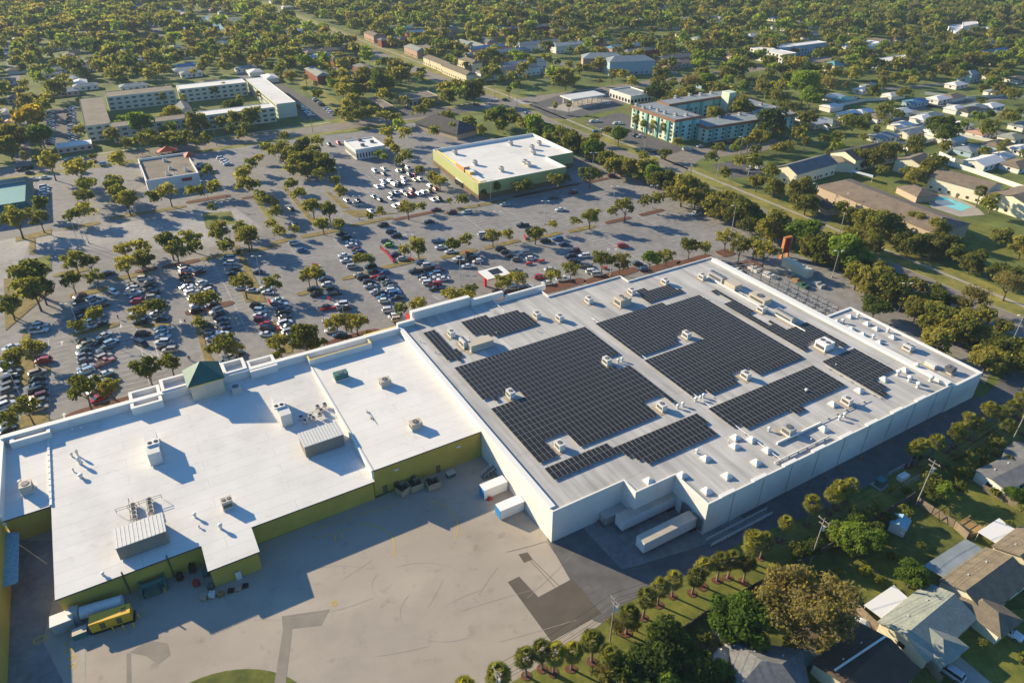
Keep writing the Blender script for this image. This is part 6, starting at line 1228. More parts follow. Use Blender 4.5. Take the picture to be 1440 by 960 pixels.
GRP = [
 (-.40, '15 487 w,8 508 g,13 515 s,17 523 g,14 531 k,14 540 g,12 548 g,8 560 t,8 568 w,9 578 k,7 588 w,8 597 g,8 604 k'),
 (-.12, '55 457 w,54 464 W,61 506 r,50 497 s,55 485 s,48 491 g'),
 (-.30, '52 523 t,52 532 k,53 540 g,53 548 k,55 556 m,54 573 t,54 565 g'),
 (-.36, '112 415 m,111 422 e,114 437 K,114 446 k,116 453 s,117 462 s,117 479 k,120 484 t,117 493 e,118 499 g,119 506 g,120 515 s,121 521 p'),
 (-.42, '131 419 w,138 422 W,144 429 k,137 445 s,130 451 w,140 455 k,146 471 w,140 480 k,156 481 p,147 489 g,144 496 k,146 501 t,147 508 O,147 525 w,150 530 e,148 537 s,139 559 r,146 552 r,127 534 w,133 548 s,152 543 s'),
 (-.05, '186 400.5 t,187 405 w,187 411 W,191 417 n,192 423 r,192 440 s,200 445 b,197 452 k'),
 (-.10, '202 391 w,211 395 s,211 401 k,211 407 g,215 412 k,215 417.5 t,222 422 k,221 434 w,221 440 w,226 447 k,224 428 s'),
 (-.06, '201 469 k,227 461 p,227 466 w,229 472 p,229 480 w,232 487 k,239 491 t'),
 (-.28, '259 374 k,261 378.5 w,259 385 m,261 390 k,262 396 k,262 402 w,267 406 w,270 411 w,274 418 s,276 427 w,277 435 k'),
 (-.40, '277 377 w,280 382.5 m,284 397 w,290 402 k,284 405.6 t,291 409 w,297 427 k,304 436 w,306 442 k,311 449 g,312 456 k,314 462 n,312 470 w,320 476 p,319 483 s,334 497 k,324 501 w,319 507 w'),
 (-.06, '291 457 e,293 465 k,300 475 w,296 471 g'),
 (.02, '322 362 p,323 369 w,330 378 k,327 384 k,339 404 w,354 407.5 w,364 382 n,377 410 w,374 404 w'),
 (.04, '361 430 k,366 436 p,365 442.5 w,367 449 m,374 455 r,376 461 k,375 469 w'),
 (-.26, '390 421 w,394 429 P,397 435 n,397 440 k,401 445 e,401 453 w,405 458 e,407 465 s,409 472 k,417 480 k'),
 (-.12, '441 405 k,445 413 k,457 391.5 n,449 386 e,460 399 w,466 405 e,471 411.5 k,459 431 k,481 427 w,484 433 k,462 450 s,467 464 w,478 470 n'),
 (-.14, '414 341 w,424 351 b,480 328 k,487 334 k,494 339 p,494 344 w,501 350 m,504 354.5 n,484 358.5 w,487 365.5 w,496 374 s,521 374 k,515 360 g,526 381 k,541 382.5 b,539 391 k,545 395 g,546 399 k,549 403.5 g,552 408 w,555 412 b,559 417.5 k'),
 (-.14, '506 385.5 t,511 389.5 k,519 396 k,521 401.5 s,529 409 s,534 412.5 k,539 416.5 b,541 422 w,547 435 w,556 444 w,560 448 t'),
 (-.10, '539 316 k,550 325 n,557 331 k,542 338 g,547.5 344 l,556 357.5 n,566 363 s,592 367 s,602 372.5 w,604 377 k,617.5 378.5 m,585 380.5 K,613 384 b,596 388 k,617.5 388.5 w,623 391.5 w,598 392.5 w,603 397 w,612 399 r,612 405 k'),
 (-.10, '604 311 k,616 338 B,620 347 w,634 353 w,645 362.5 w,663 358 k,667 362 e,672 366.5 w,650 367.5 e,658 373.5 w,613 294 m,635 298 m,657 298 p,663 363 k'),
 (-.08, '710 287 p,788 294 w,735 316 K,748 327 e,680 329 w,682 334 k,704 349 k,711 354 e,737.5 355 s,718 359 k,727 364 g,747 362.5 w,767 338 k,784 335 b,793 342.5 n,808 352 m,822 359 w,802 360 k,807.5 367 k,823 372.5 G,832.5 381 w,840 384.5 s,774 378 w,760 389 r,771 397 w,792.5 391.5 W,725 382 K,721 404 s,700 409 k,876 345 r,897 370 k,906 378 n,806 270 m,861 247 m,778 277 n'),
 (.45, '199 482 k,160 410 w'), (-.35, '152 384 k'), (.6, '748 403 s'), (.75, '409 293 k,414 315 n'), (.45, '1130 322 w,740 160 n'), (-.2, '710 140 k,670 147 k,665 137 w,672 138 w,845 127 s,855 145 w'),
 (.62, '527 240 w,540 237 w,540 244 n,560 240 w,566 232 k,566 239 k,574 236 w,539 254 w,548 254 w,554 259 w,539 260 s,531 262 w,568 251 w,568 256 w,561 258 k,576 246 n,584 246 r,583 252 t,591 252 w,604 261 w,612 265 r,604 268 e,580 266 k,551 272 n,557 270 w,566 269 g,573 274 k,579 272 r,588 272 w,595 270 w,526 276 s,534 280 k,549 278 w,555 289 w,563 287 w,522 296 w,488 282 s,503 281 k,501 286 s,609 280 w,618 280 k,463 203 k,476 201 r,462 251 w,469 250 k'),
 (-.15, '46 251 w,63 249 w,62 262 w,62 266 w,62 270 w,62 274 k,61 277 k,30 238 k,41 242 n,95 226 k,130 226 m,146 230 w,311 222 w,314 225 w,317 227.5 w,320 230 w,283 231 k,281 236 n,286 233 k,248 213 k'),
 (-.15, '833 170 w,840 170 w,866 173 w,872 173 w,907 210 n,919 212 k,880 182 k,894 190 k,900 191 w,868 182 w,965 209 w,972 209 w,985 205 s,838 184 b,848 182 n,1005 202 k,1015 201 m,1025 200 k,1060 233 w,1068 236 w,1056 236 s,1120 90 b,980 107 p,965 122 w,1205 137 w,885 108 w')]
for i, (sl, txt) in enumerate(GRP):
    for e in txt.split(','):
        u, v, c = e.split(); u = float(u); v = float(v)
        car(u, v, c, head=hd(u, v, sl), kind='van' if (u, v) == (199, 482) else None)
def carrow(a, c, n, pat, hdg, place, jit=.3):
    (s0_, t0_), (s1_, t1_) = GS(*a), GS(*c)
    for i in range(n):
        ch = pat[i % len(pat)]
        if ch == '.': continue
        s, t_ = s0_+(s1_-s0_)*i/(n-1), t0_+(t1_-t0_)*i/(n-1); x, y = XY(s, t_); u, v = PX(x, y, .8); car(u, v, ch, head=hdg, place=place, wpos=(x, y))
carrow((72, 159), (70, 203), 17, 'wkwskwgwkwskgwkbk', 20, 'left file west of the brown-roofed court wing'); carrow((99, 152), (103, 199), 19, 'kwkgskwkbkmwkskwgkw', 20, 'right file west of the brown-roofed court wing')
carrow((420, 148), (438, 163), 8, 'ksgwkpsw', 20, 'beside the white court wing end'); carrow((443, 141), (470, 162), 9, 'wksk.pwws', 50, 'by the lawn beside the white court wing')
carrow((497, 98), (480, 88), 4, 'kwks', -60, 'by the left red brick rows'); carrow((598, 88), (648, 110), 9, 'ww.krwskw', 60, 'along the long tan-roofed row'); carrow((760, 92), (800, 108), 5, 'k.wsk', 30, 'behind the roadside trees'); carrow((905, 95), (950, 104), 6, 'kwk.sw', 30, 'beside the road at top right')
# pickups and cars in the near gardens
car(1416, 884, 'W', head=hd(1416, 884, .62), place='on the lawn beside the brown-shingled bungalow', flip=False); car(1337, 943, 's', 'suv', hd(1337, 943, .68), 'in the drive of the pale-green-roofed bungalow')
x, y = G(978, 300); car(978, 300, 'w', 'pickup', E1H, 'by the hedge in the empty car park', True)
def carxy(e):
    a, k = e; return k.get('wpos') or G(a[0], a[1], .8)
CARQ.sort(key=lambda e: dist(*carxy(e)))
for a, k in CARQ[:300]: car_real(*a, **k)
vv, ff, mm, ml = [], [], [], []
for a, k in CARQ[300:]:
    c = a[2].lower(); kind = R.choice(['sedan', 'suv', 'hatch']); body, win, L, w = carmesh(kind, c); x, y = carxy((a, k)); h = math.radians(k.get('head', a[4] if len(a) > 4 else 30)); ca, sa = math.cos(h), math.sin(h)
    for me in (body, win):
        o0 = len(vv); mp = []
        for m_ in me.materials:
            if m_.name not in ml: ml.append(m_.name)
            mp.append(ml.index(m_.name))
        vv += [(x+p.co.x*ca-p.co.y*sa, y+p.co.x*sa+p.co.y*ca, p.co.z+.03) for p in me.vertices]
        for p in me.polygons: ff.append(tuple(i+o0 for i in p.vertices)); mm.append(mp[p.material_index])
me = bpy.data.meshes.new('distant_cars'); me.from_pydata(vv, [], ff)
for m_ in ml: me.materials.append(MATS[m_])
me.polygons.foreach_set('material_index', mm); me.update(); o = bpy.data.objects.new('distant_parked_cars', me); COL.objects.link(o); reg(o, 'remaining tiny distant parked cars across the far car parks and streets', '', 'cars'); o['kind'] = 'stuff'
print('cars', len(CARQ))
# shopping cart rows
def cartrow(pts, desc):
    p = Gp(pts); o = thing('shopping_cart_row', (*p[0], 0), desc, '', 'shopping carts'); b = MB()
    for i in range(len(p)-1):
        d = math.dist(p[i], p[i+1]); a = math.atan2(p[i+1][1]-p[i][1], p[i+1][0]-p[i][0]); n = max(2, int(d/.45))
        for k in range(n):
            x, y = p[i][0]+(p[i+1][0]-p[i][0])*k/n, p[i][1]+(p[i+1][1]-p[i][1])*k/n; b.box((x, y, .45), (.4, .55, .45), 'cart_red', a, 1.15, 1.15)
            b.box((x, y, .1), (.3, .45, .3), 'metal_dk', a); b.tube((x-.2, y-.3, 1.0), (x-.2, y+.3, 1.0), .03, .03, 'cart_red', 4)
    b.build('carts', o); b = MB()
    for q in (p[0], p[-1]): b.tube((*q, 0), (*q, 1.3), .05, .05, 'cart_red', 5)
    b.parts('rail_post', o)
cartrow([(536, 350), (545, 358), (554, 370)], 'long curved train of red shopping carts being pushed'); cartrow([(451, 438), (474, 434)], 'row of red carts beside the left car row'); cartrow([(522, 393), (541, 386)], 'row of red carts between parked cars'); cartrow([(576, 365), (582, 368)], 'short row of red carts under the lamp')
cartrow([(378, 424), (382, 430)], 'few red carts on the grass strip'); cartrow([(740, 373), (749, 371)], 'red cart corral nearest the canopy'); cartrow([(757, 370), (766, 367)], 'red cart corral right of the first'); cartrow([(440, 374), (448, 374)], 'two red carts in empty bays'); cartrow([(462, 421), (466, 423)], 'red cart bundle beside dark cars'); cartrow([(655, 357), (660, 356)], 'red carts on the small tree island'); cartrow([(849, 379), (854, 377)], 'red carts by the right tree island'); cartrow([(737, 333), (740, 338)], 'pair of red carts by the upper island'); cartrow([(391, 462), (393, 466)], 'red cart pair on the lower grass strip')
x, y = G(688, 262); o = thing('parked_bus', (*G(648, 261), 0), 'black and white shuttle bus outside the green-sided store', '', 'bus'); x, y = G(648, 261); a = math.radians(-60); b = MB(); b.box((x, y, .4), (8.5, 2.4, 2.3), 'black', a, 1, .96, 'cap'); b.build('body', o)
for k in (-2.6, 2.6):
    for s_ in (-1.1, 1.1): b = MB(); cx, cy = x+k*math.cos(a)-s_*math.sin(a), y+k*math.sin(a)+s_*math.cos(a); b.tube((cx-.15*math.sin(a), cy+.15*math.cos(a), .45), (cx+.15*math.sin(a), cy-.15*math.cos(a), .45), .45, .45, 'tyre', 10); b.build('wheel', o)
# ------------------------------------------------------------------ people
def person_mesh(shirt, trousers, stride=.25):
    me = bpy.data.meshes.new('p'); V = [(0, 0, .95), (0, 0, 1.2), (0, 0, 1.42), (0, 0, 1.52), (0, 0, 1.66), (0, .11, .90), (stride*.6, .11, .5), (stride*.3, .11, .08), (stride*.3+.16, .11, .04), (0, -.11, .90), (-stride*.2, -.11, .5), (-stride, -.11, .10), (-stride+.15, -.11, .04), (0, .20, 1.40), (-.08, .25, 1.12), (.04, .25, .88), (0, -.20, 1.40), (.08, -.25, 1.12), (.22, -.25, .92)]
    E_ = [(0, 1), (1, 2), (2, 3), (3, 4), (0, 5), (5, 6), (6, 7), (7, 8), (0, 9), (9, 10), (10, 11), (11, 12), (2, 13), (13, 14), (14, 15), (2, 16), (16, 17), (17, 18)]
    rad = [.15, .14, .15, .055, .105, .095, .065, .045, .035, .095, .065, .045, .035, .06, .045, .035, .06, .045, .035]
    me.from_pydata(V, E_, []); o = bpy.data.objects.new('ptmp', me); COL.objects.link(o)
    m = o.modifiers.new('s', 'SKIN')
    for i, r in enumerate(rad): me.skin_vertices[0].data[i].radius = (r, r)
    me.skin_vertices[0].data[0].use_root = True
    o.modifiers.new('b', 'SUBSURF').levels = 1; bpy.context.view_layer.update(); dg = bpy.context.evaluated_depsgraph_get(); me2 = bpy.data.meshes.new_from_object(o.evaluated_get(dg)); me2.name = 'person'; bpy.data.objects.remove(o)
    me2.materials.clear()
    for k in (shirt, trousers, 'skin', 'metal_dk'): me2.materials.append(MATS[k])
    for p in me2.polygons:
        z = p.center.z; p.material_index = 3 if (z > 1.70) else 2 if (z > 1.48 or (abs(p.center.y) > .2 and z < 1.15)) else 0 if z > .95 else 1
    return me2
PM = [person_mesh('cloth_dark', 'cloth_dark'), person_mesh('cloth_red', 'cloth_dark', .35), person_mesh('cloth_white', 'cloth_dark', .2)]
for u, v, k, d in ((167, 449, 0, 'dark-clothed walker'), (261, 455, 0, 'dark-clothed walker'), (266, 506, 0, 'dark-clothed walker'), (268, 507, 1, 'walker in a red top'), (73, 362, 0, 'dark-clothed pedestrian'), (76, 362, 2, 'pedestrian in a white top'), (429, 239, 1, 'walker in a red top'), (493-60, 238, 0, 'dark-clothed walker'), (676, 375, 2, 'walker in a white top'), (669, 373, 1, 'walker in a red top'), (793, 345, 2, 'walker in a white top'), (600, 430, 0, 'dark-clothed walker'), (435, 436, 2, 'walker in a white top'), (535, 350, 1, 'cart attendant in a red top')):
    x, y = G(u, v); o = bpy.data.objects.new('person', PM[k]); COL.objects.link(o); o.location = (x, y, .02); o.rotation_euler = (0, 0, R.uniform(0, 6)); reg(o, d, place_of(u, v), 'person', 'people in the car park')
# ------------------------------------------------------------------ trees
leafmat('leaf_oak', (.085, .100, .028), (.19, .195, .052)); leafmat('leaf_olive', (.125, .128, .036), (.25, .235, .065)); leafmat('leaf_bright', (0.078, 0.130, 0.025), (0.192, 0.260, 0.048)); leafmat('leaf_brown', (.13, .115, .048), (.22, .19, .075))
leafmat('leaf_giant', (.13, .115, .05), (.24, .205, .085)); leafmat('leaf_gold', (0.226, 0.183, 0.031), (0.347, 0.260, 0.044)); leafmat('leaf_dark', (.045, .072, .024), (.11, .14, .035)); leafmat('palm_leaf', (0.104, 0.121, 0.037), (0.271, 0.271, 0.072)); attrleaf('leaf_far'); leafmat('leaf_hedge', (0.104, 0.122, 0.021), (0.243, 0.243, 0.035))
rng = np.random.default_rng(5)
def crown_pts(n, lobes, seed, flat=1., fill=.35):
    """leaf centres + outward normals for a crown of unit radius built from lobes"""
    r = np.random.default_rng(seed); P_, N_ = [], []
    w = lobes[:, 3]**2; w = w/w.sum(); k = r.choice(len(lobes), n, p=w)
    d = r.normal(size=(n, 3)); d /= np.linalg.norm(d, axis=1)[:, None]; d[:, 2] = np.where(d[:, 2] < -.35, -d[:, 2], d[:, 2])
    rad = lobes[k, 3]*(1-fill*r.random(n)**1.6)*(1+.10*r.normal(size=n))
    p = lobes[k, :3]+d*rad[:, None]*np.array([1, 1, flat]); return p, d
def lobes_for(seed, n=11, spread=.62, lr=(.26, .44), zr=(-.05, .38), top=.5):
    r = np.random.default_rng(seed); L = []
    for i in range(n):
        a = 2*math.pi*(i/n)+r.uniform(-.4, .4); d = spread*math.sqrt(r.uniform(.12, 1)); s = r.uniform(*lr); L.append((d*math.cos(a), d*math.sin(a), r.uniform(*zr)+(1-d)*.25, s))
    L.append((0, 0, top*.7, .42)); return np.array(L)
def leaf_mesh(name, p, d, size, m, seed, bx=1.7):
    r = np.random.default_rng(seed); n = len(p)
    nrm = d+r.normal(size=(n, 3))*.55; nrm /= np.linalg.norm(nrm, axis=1)[:, None]
    t = np.cross(nrm, r.normal(size=(n, 3))); t /= np.linalg.norm(t, axis=1)[:, None]; bt = np.cross(nrm, t)
    s = (size*(.6+.8*r.random(n)))[:, None]
    q = np.stack([p-t*s-bt*s*.5, p+t*s*.3-bt*s*.75, p+t*s+bt*s*.35, p-t*s*.25+bt*s*.8], 1).reshape(-1, 3)
    me = bpy.data.meshes.new(name); me.vertices.add(4*n); me.vertices.foreach_set('co', q.astype(np.float32).ravel()); me.loops.add(4*n); me.loops.foreach_set('vertex_index', np.arange(4*n, dtype=np.int32)); me.polygons.add(n); me.polygons.foreach_set('loop_start', np.arange(0, 4*n, 4, dtype=np.int32)); me.polygons.foreach_set('loop_total', np.full(n, 4, np.int32))
    me.materials.append(MATS[m]); me.update(calc_edges=True); return me
def trunk_mesh(R_, Hc, seed, m='bark', forks=5, multi=False):
    r = random.Random(seed); b = MB(); zt = max(.8, Hc-R_*.35); tr = max(.14, R_*.045)
    lean = (r.uniform(-.3, .3), r.uniform(-.3, .3)); b.tube((0, 0, -.1), (lean[0]*.5, lean[1]*.5, zt*.55), tr*1.3, tr, m, 7); b.tube((lean[0]*.5, lean[1]*.5, zt*.55), (lean[0], lean[1], zt), tr, tr*.7, m, 6)
    for k in range(forks):
        a = 2*math.pi*k/forks+r.uniform(-.4, .4); q = (lean[0]+R_*.33*math.cos(a), lean[1]+R_*.33*math.sin(a), zt+R_*.22); st = (lean[0]*.6, lean[1]*.6, zt*(.6+.08*k)); b.tube(st, q, tr*.55, tr*.33, m, 5)
        for e in (-.5, .5): b.tube(q, (lean[0]+R_*.68*math.cos(a+e*.8), lean[1]+R_*.68*math.sin(a+e*.8), zt+R_*(.42+.15*r.random())), tr*.33, tr*.1, m, 4)
    return b.mesh('trunk')
KIND = {}
def mk(kind, R_, Hc, n, size, leaf, flat, fill, nl, spread, var, desc, **kw):
    KIND[kind] = []
    for v_ in range(var):
        sd = hash((len(KIND), v_)) % 1000+v_*17+len(kind)*3
        L = lobes_for(sd, nl, spread, **kw); p, d = crown_pts(n, L, sd+1, flat, fill); p = p*R_; p[:, 2] += Hc
        KIND[kind].append((leaf_mesh('crown', p, d, size, leaf, sd+2), trunk_mesh(R_, Hc, sd), R_, desc))
mk('lot', 4.5, 5.2, 1500, .31, 'leaf_oak', .92, .85, 15, .68, 6, 'broad live oak', lr=(.16, .36), zr=(-.35, .35)); mk('lotolive', 4.5, 5.1, 1150, .30, 'leaf_olive', .92, .9, 14, .68, 5, 'thin olive green oak', lr=(.2, .36), zr=(-.3, .3))
mk('dense', 6, 5.6, 2100, .44, 'leaf_oak', .95, .5, 20, .66, 5, 'dense green tree', zr=(-.6, .4), lr=(.2, .42)); mk('olive', 6, 5.6, 1900, .44, 'leaf_olive', .95, .6, 20, .66, 5, 'bushy olive tree', zr=(-.6, .4), lr=(.18, .4)); mk('bright', 5, 5.5, 2100, .42, 'leaf_bright', 1, .4, 14, .6, 3, 'bright green tree', zr=(-.3, .4)); mk('dark', 6, 6, 2500, .42, 'leaf_dark', .95, .35, 14, .6, 2, 'dark green tree', zr=(-.3, .4))
mk('brown', 6.5, 7, 1500, .34, 'leaf_brown', .95, .9, 18, .64, 3, 'brownish half-bare tree', zr=(-.3, .4)); mk('gold', 4.5, 4.5, 1600, .38, 'leaf_gold', .9, .4, 12, .6, 1, 'golden yellow tree'); mk('shrub', 1.6, .9, 500, .20, 'leaf_hedge', .9, .4, 8, .5, 3, 'low yellow-green shrub'); 
mk('giant', 9.5, 6.5, 12000, .27, 'leaf_giant', .75, .95, 44, .74, 1, 'huge spreading brown and olive tree', lr=(.14, .28), zr=(-.2, .5)); mk('giantgreen', 6.0, 4.6, 6500, .30, 'leaf_bright', .95, .35, 20, .62, 1, 'big glossy bright green tree', lr=(.2, .34), zr=(-.3, .4)); mk('near', 4.5, 4.0, 3600, .26, 'leaf_bright', .9, .45, 16, .62, 2, 'leafy bright garden tree', zr=(-.3, .4)); mk('neardark', 4.5, 3.6, 3400, .28, 'leaf_dark', .9, .4, 14, .62, 2, 'dark leafy garden tree', zr=(-.3, .4))
# palms
def palm(seed, Ht=5.6, fr=46, Rf=2.35):
    r = random.Random(seed); b = MB(); b.tube((0, 0, -.1), (.12, .05, Ht*.5), .26, .20, 'palm_bark', 8); b.tube((.12, .05, Ht*.5), (.2, .1, Ht), .20, .22, 'palm_bark', 8); tr = b.mesh('trunk')
    b = MB(); c = Vector((.2, .1, Ht))
    for k in range(fr*2):
        a = r.uniform(0, 2*math.pi); el = r.uniform(-.75, 1.35); d = Vector((math.cos(a)*math.cos(el), math.sin(a)*math.cos(el), math.sin(el))); Lf = Rf*r.uniform(.55, .8); e = c+d*Lf*.75
        side = d.cross(Vector((0, 0, 1))).normalized() if abs(d.z) < .98 else Vector((1, 0, 0)); up = side.cross(d)
        for j in range(9):           # fan leaflets
            t = (j-4)/4*1.15; dd = (d*math.cos(t)+side*math.sin(t)+up*r.uniform(-.15, .1)); tip = e+dd*Lf*.62+Vector((0, 0, -.30*abs(math.cos(el)))); w = up.cross(dd).normalized()*.07
            w2 = (side if abs(t) < .6 else d)*.12; m_ = e+dd*Lf*.3; b.add([e, m_+w2, tip, m_-w2], [(0, 1, 2, 3)], 'palm_leaf')
    return b.mesh('fronds'), tr
PALMS = [palm(i, 5.4+i*.3) for i in range(3)]
ALLT = []      # (x, y, kind, radius, place or None)
def tree_at(u, v, rpx, kind, place=None):
    r0 = 4.; z = 4.6
    for _ in range(3):
        x, y = G(u, v, z); f = y*CP-(z-H)*SP; r0 = rpx*1.3*f/F; K_ = KIND[kind][0]; z = K_[0] and r0*{'lot': 1.22, 'lotolive': 1.2}.get(kind, 1.0)
        z = min(z, 9)
    ALLT.append((x, y, kind, r0, place or place_of(u, v)))
def trees(txt, kinds):
    for e in txt.split(','):
        a = e.split(); tree_at(float(a[0]), float(a[1]), float(a[2]), a[3] if len(a) > 3 else R.choice(kinds))
LK = ['lot', 'lot', 'lotolive']
trees('21 307 20,55 307 14,56 287 13,112 239 16,121 255 12,120 264 12,118 275 14,100 300 12,119 296 13,165 226 13,160 250 11,158 262 12,167 272 12,178 283 14,70 230 16,41 385 21,56 404 18,12 430 15,46 388 22,47 410 20,12 427 14,105 367 15,124 367 14,100 394 15,132 389 14,177 374 15,200 366 12,173 350 14,197 345 12,202 365 13,238 343 16,267 333 15,247 353 14,272 348 12,307 327 14,347 332 16,317 343 12,133 443 13,110 457 12,45 490 19,13 507 16,117 547 23,153 542 16,37 573 19,10 587 13,193 437 15,220 432 13,283 420 16,297 417 12,280 453 10 lotolive,313 483 17,330 487 15,297 490 10 lotolive,208 523 19,238 507 17,343 400 15,383 400 14,387 480 15,427 470 20 dense,443 383 14,433 387 12,473 453 14', LK)
trees('503 363 10,517 365 9,500 450 18,485 448 13,563 437 10,587 430 13,637 417 14,663 408 10,657 417 10,568 352 9,588 347 12,637 340 11,655 337 10,693 330 12 lotolive,713 327 10,753 325 13,777 318 7,707 397 14,727 393 12,777 387 11,802 380 12 lotolive,847 368 14,872 367 14 lotolive,915 367 12 bright,937 357 12,810 310 8,830 305 12,862 297 8,880 293 13,908 283 10 lotolive,925 282 10 lotolive,970 348 12,990 347 11,1022 335 13 lotolive,1042 347 16,1077 352 18,830 245 13,840 247 9,1062 345 14', LK)
trees('698 263 9,730 260 11,743 257 11,782 252 11,795 248 8,650 280 9,632 283 5,618 252 12,680 272 6,462 295 12,453 313 12,477 313 9,520 302 7,535 298 7,573 290 13,592 288 8,588 345 11,637 342 10,341 246 12,342 259 12,356 260 10,367 276 10,379 284 12,387 296 11,380 314 8,392 325 9 lotolive,419 269 11,439 290 13,462 295 12,452 315 11,475 314 8,409 256 10,414 324 7,337 318 11,310 325 13,350 330 14', LK)
trees('405 215 13,425 207 14,440 217 14,455 230 13,410 238 11,430 236 12,395 208 12,450 250 10,470 255 9,480 270 10,418 226 13,385 218 9,375 212 9,365 222 7 gold,400 195 8,445 200 10,465 240 9,355 232 9,345 240 9,436 226 12', ['dense', 'olive', 'dense'])
trees('216 275 12,237 272 13,269 264 11,280 266 9,299 260 12,292 242 10,297 291 7,165 272 12,177 281 14,547 205 8 gold,556 212 8 olive,569 216 11,540 222 6 bright,532 216 7 bright,590 238 9,610 246 11 lotolive,560 228 7,640 175 9,630 165 10,660 170 10,690 165 11,705 175 10,677 182 8,560 178 9 bright,545 190 10,570 188 9,610 185 8', LK)
# street trees along the cross street
trees('200 200 12,212 194 12,224 200 12,240 192 12,250 199 12,262 195 10,232 188 9,180 205 9,275 200 9,290 197 9,345 182 8,330 170 12,310 172 9,292 165 9,284 168 8,352 165 13,325 184 9,340 192 8,165 218 8,102 232 6,130 222 6,145 180 8 dark,500 165 11,512 160 11,523 158 10,540 165 10,556 165 9,590 155 10,604 145 9,490 160 9,485 165 9,475 158 7', ['dense', 'olive', 'dense'])
# hedge between car park and main road, and hedge on the far side
for a, c, n, r0, kinds in (((700, 160), (960, 264), 40, 12, ['dense', 'olive', 'dense', 'bright']), ((968, 268), (1100, 322), 24, 16, ['dense', 'olive']), ((1125, 330), (1210, 372), 12, 17, ['dense', 'dense', 'bright', 'olive']), ((1200, 382), (1440, 505), 34, 17, ['dense', 'olive', 'olive']), ((1215, 372), (1430, 470), 16, 14, ['dense', 'olive', 'brown']), ((1185, 296), (1440, 398), 24, 15, ['dense', 'olive', 'dense']), ((1000, 245), (1115, 300), 14, 15, ['dense', 'olive', 'bright']), ((1155, 305), (1260, 345), 12, 15, ['dense', 'olive', 'brown'])):
    for i in range(n):
        k = (i+R.uniform(-.3, .3))/n; u, v = a[0]+(c[0]-a[0])*k, a[1]+(c[1]-a[1])*k; u += R.uniform(-8, 8); v += R.uniform(-4, 5); x, y = G(u, v, 5)
        s, t_ = ST(x, y)
        if rs(t_)-9 < s < rs(t_)+21: continue
        tree_at(u, v, r0*R.uniform(.75, 1.2), R.choice(kinds))
trees('1140 333 18,1168 342 18,1125 272 18,1135 285 14,1085 245 12,1060 232 12,1040 228 10,1020 245 9,1090 262 13,1065 255 12,1228 219 15,1212 222 11,1245 215 13,1260 214 12,1160 195 10,1180 192 9,1196 180 12,1215 178 11,1130 130 17 bright,1140 140 15 bright,1290 245 14,1305 240 14,1318 232 13,1275 240 9,1240 240 9,1330 190 14 dark,1320 178 15 dark,1340 185 12 dark,1390 290 12,1320 325 16 olive,1290 310 14,1410 330 14,1440 345 16,1340 345 14,1200 330 16,1225 345 14,1190 345 13,1280 345 14,1370 420 20 brown,1420 400 20 brown,1232 430 17 dark,1318 478 20 olive,1390 505 22 olive,1408 492 18,1425 510 16,870 190 12 bright,838 193 9,855 185 8,905 222 8,935 215 9,952 200 8,1010 210 10,1070 190 12,1090 178 10,1040 205 9,1000 222 10,1122 188 12,1108 210 10,1190 170 12,1215 172 10', ['dense', 'olive', 'dense'])
trees('45 175 19 gold,50 165 14,60 150 12 olive,22 190 15,10 205 15,30 165 12,65 140 9', ['dense', 'olive'])
# gardens at bottom right
trees('1135 850 66 giant,1045 868 38 giantgreen,1217 760 24 near,1190 747 20 near,1204 728 14 near,1232 750 16 neardark,1283 810 18 near,1140 770 16 neardark,1120 775 12 near,940 905 30 neardark,915 930 30 neardark,880 950 26 neardark,985 940 24 neardark,960 915 20 neardark,930 945 24 near,900 960 25 near,1350 690 10 near,1432 695 14 near,1273 722 10 near,1030 960 14 neardark,862 962 20 olive,890 870 14 lotolive,868 880 14 brown,850 950 18 brown', ['near'])
trees('1230 720 12 near,1170 745 13 neardark,1195 765 14 near,1250 730 9 near,1310 700 9 neardark,1330 660 10 neardark,1360 640 9 near,1395 615 10 neardark,1420 650 8 near,1440 720 12 neardark,1265 790 8 near,1100 815 12 near,1080 835 14 neardark,1060 925 12 near,1110 905 10 olive,1205 905 9 near,1160 905 12 olive,1420 740 9 near,1295 770 7 near,1015 945 16 near,970 955 22 neardark,990 900 12 near,948 890 14 near,1000 975 16 near,1440 930 14 near,1380 905 7 near,1005 975 20 neardark,1380 640 9 near,1366 652 9 near,1350 660 9 shrub,1400 628 10 near,1325 690 14 near,1310 678 12 near,1275 688 7 shrub,1252 688 6 shrub,1300 690 9 near', ['near'])
for u, v in ((1290, 640), (1345, 670), (1372, 655), (1360, 662), (1385, 648), (1330, 680), (1318, 688), (1345, 640), (1300, 660), (1160, 735), (1215, 800), (1235, 815), (1180, 800), (385, 500), (395, 495), (440, 487), (150, 575), (205, 560), (218, 550), (445, 485), (510, 475), (520, 470), (490, 480), (365, 510), (1135, 770), (1120, 785), (455, 480), (1255, 780), (1400, 690), (1012, 905), (1025, 895)): tree_at(u, v, R.uniform(6, 10), 'shrub')
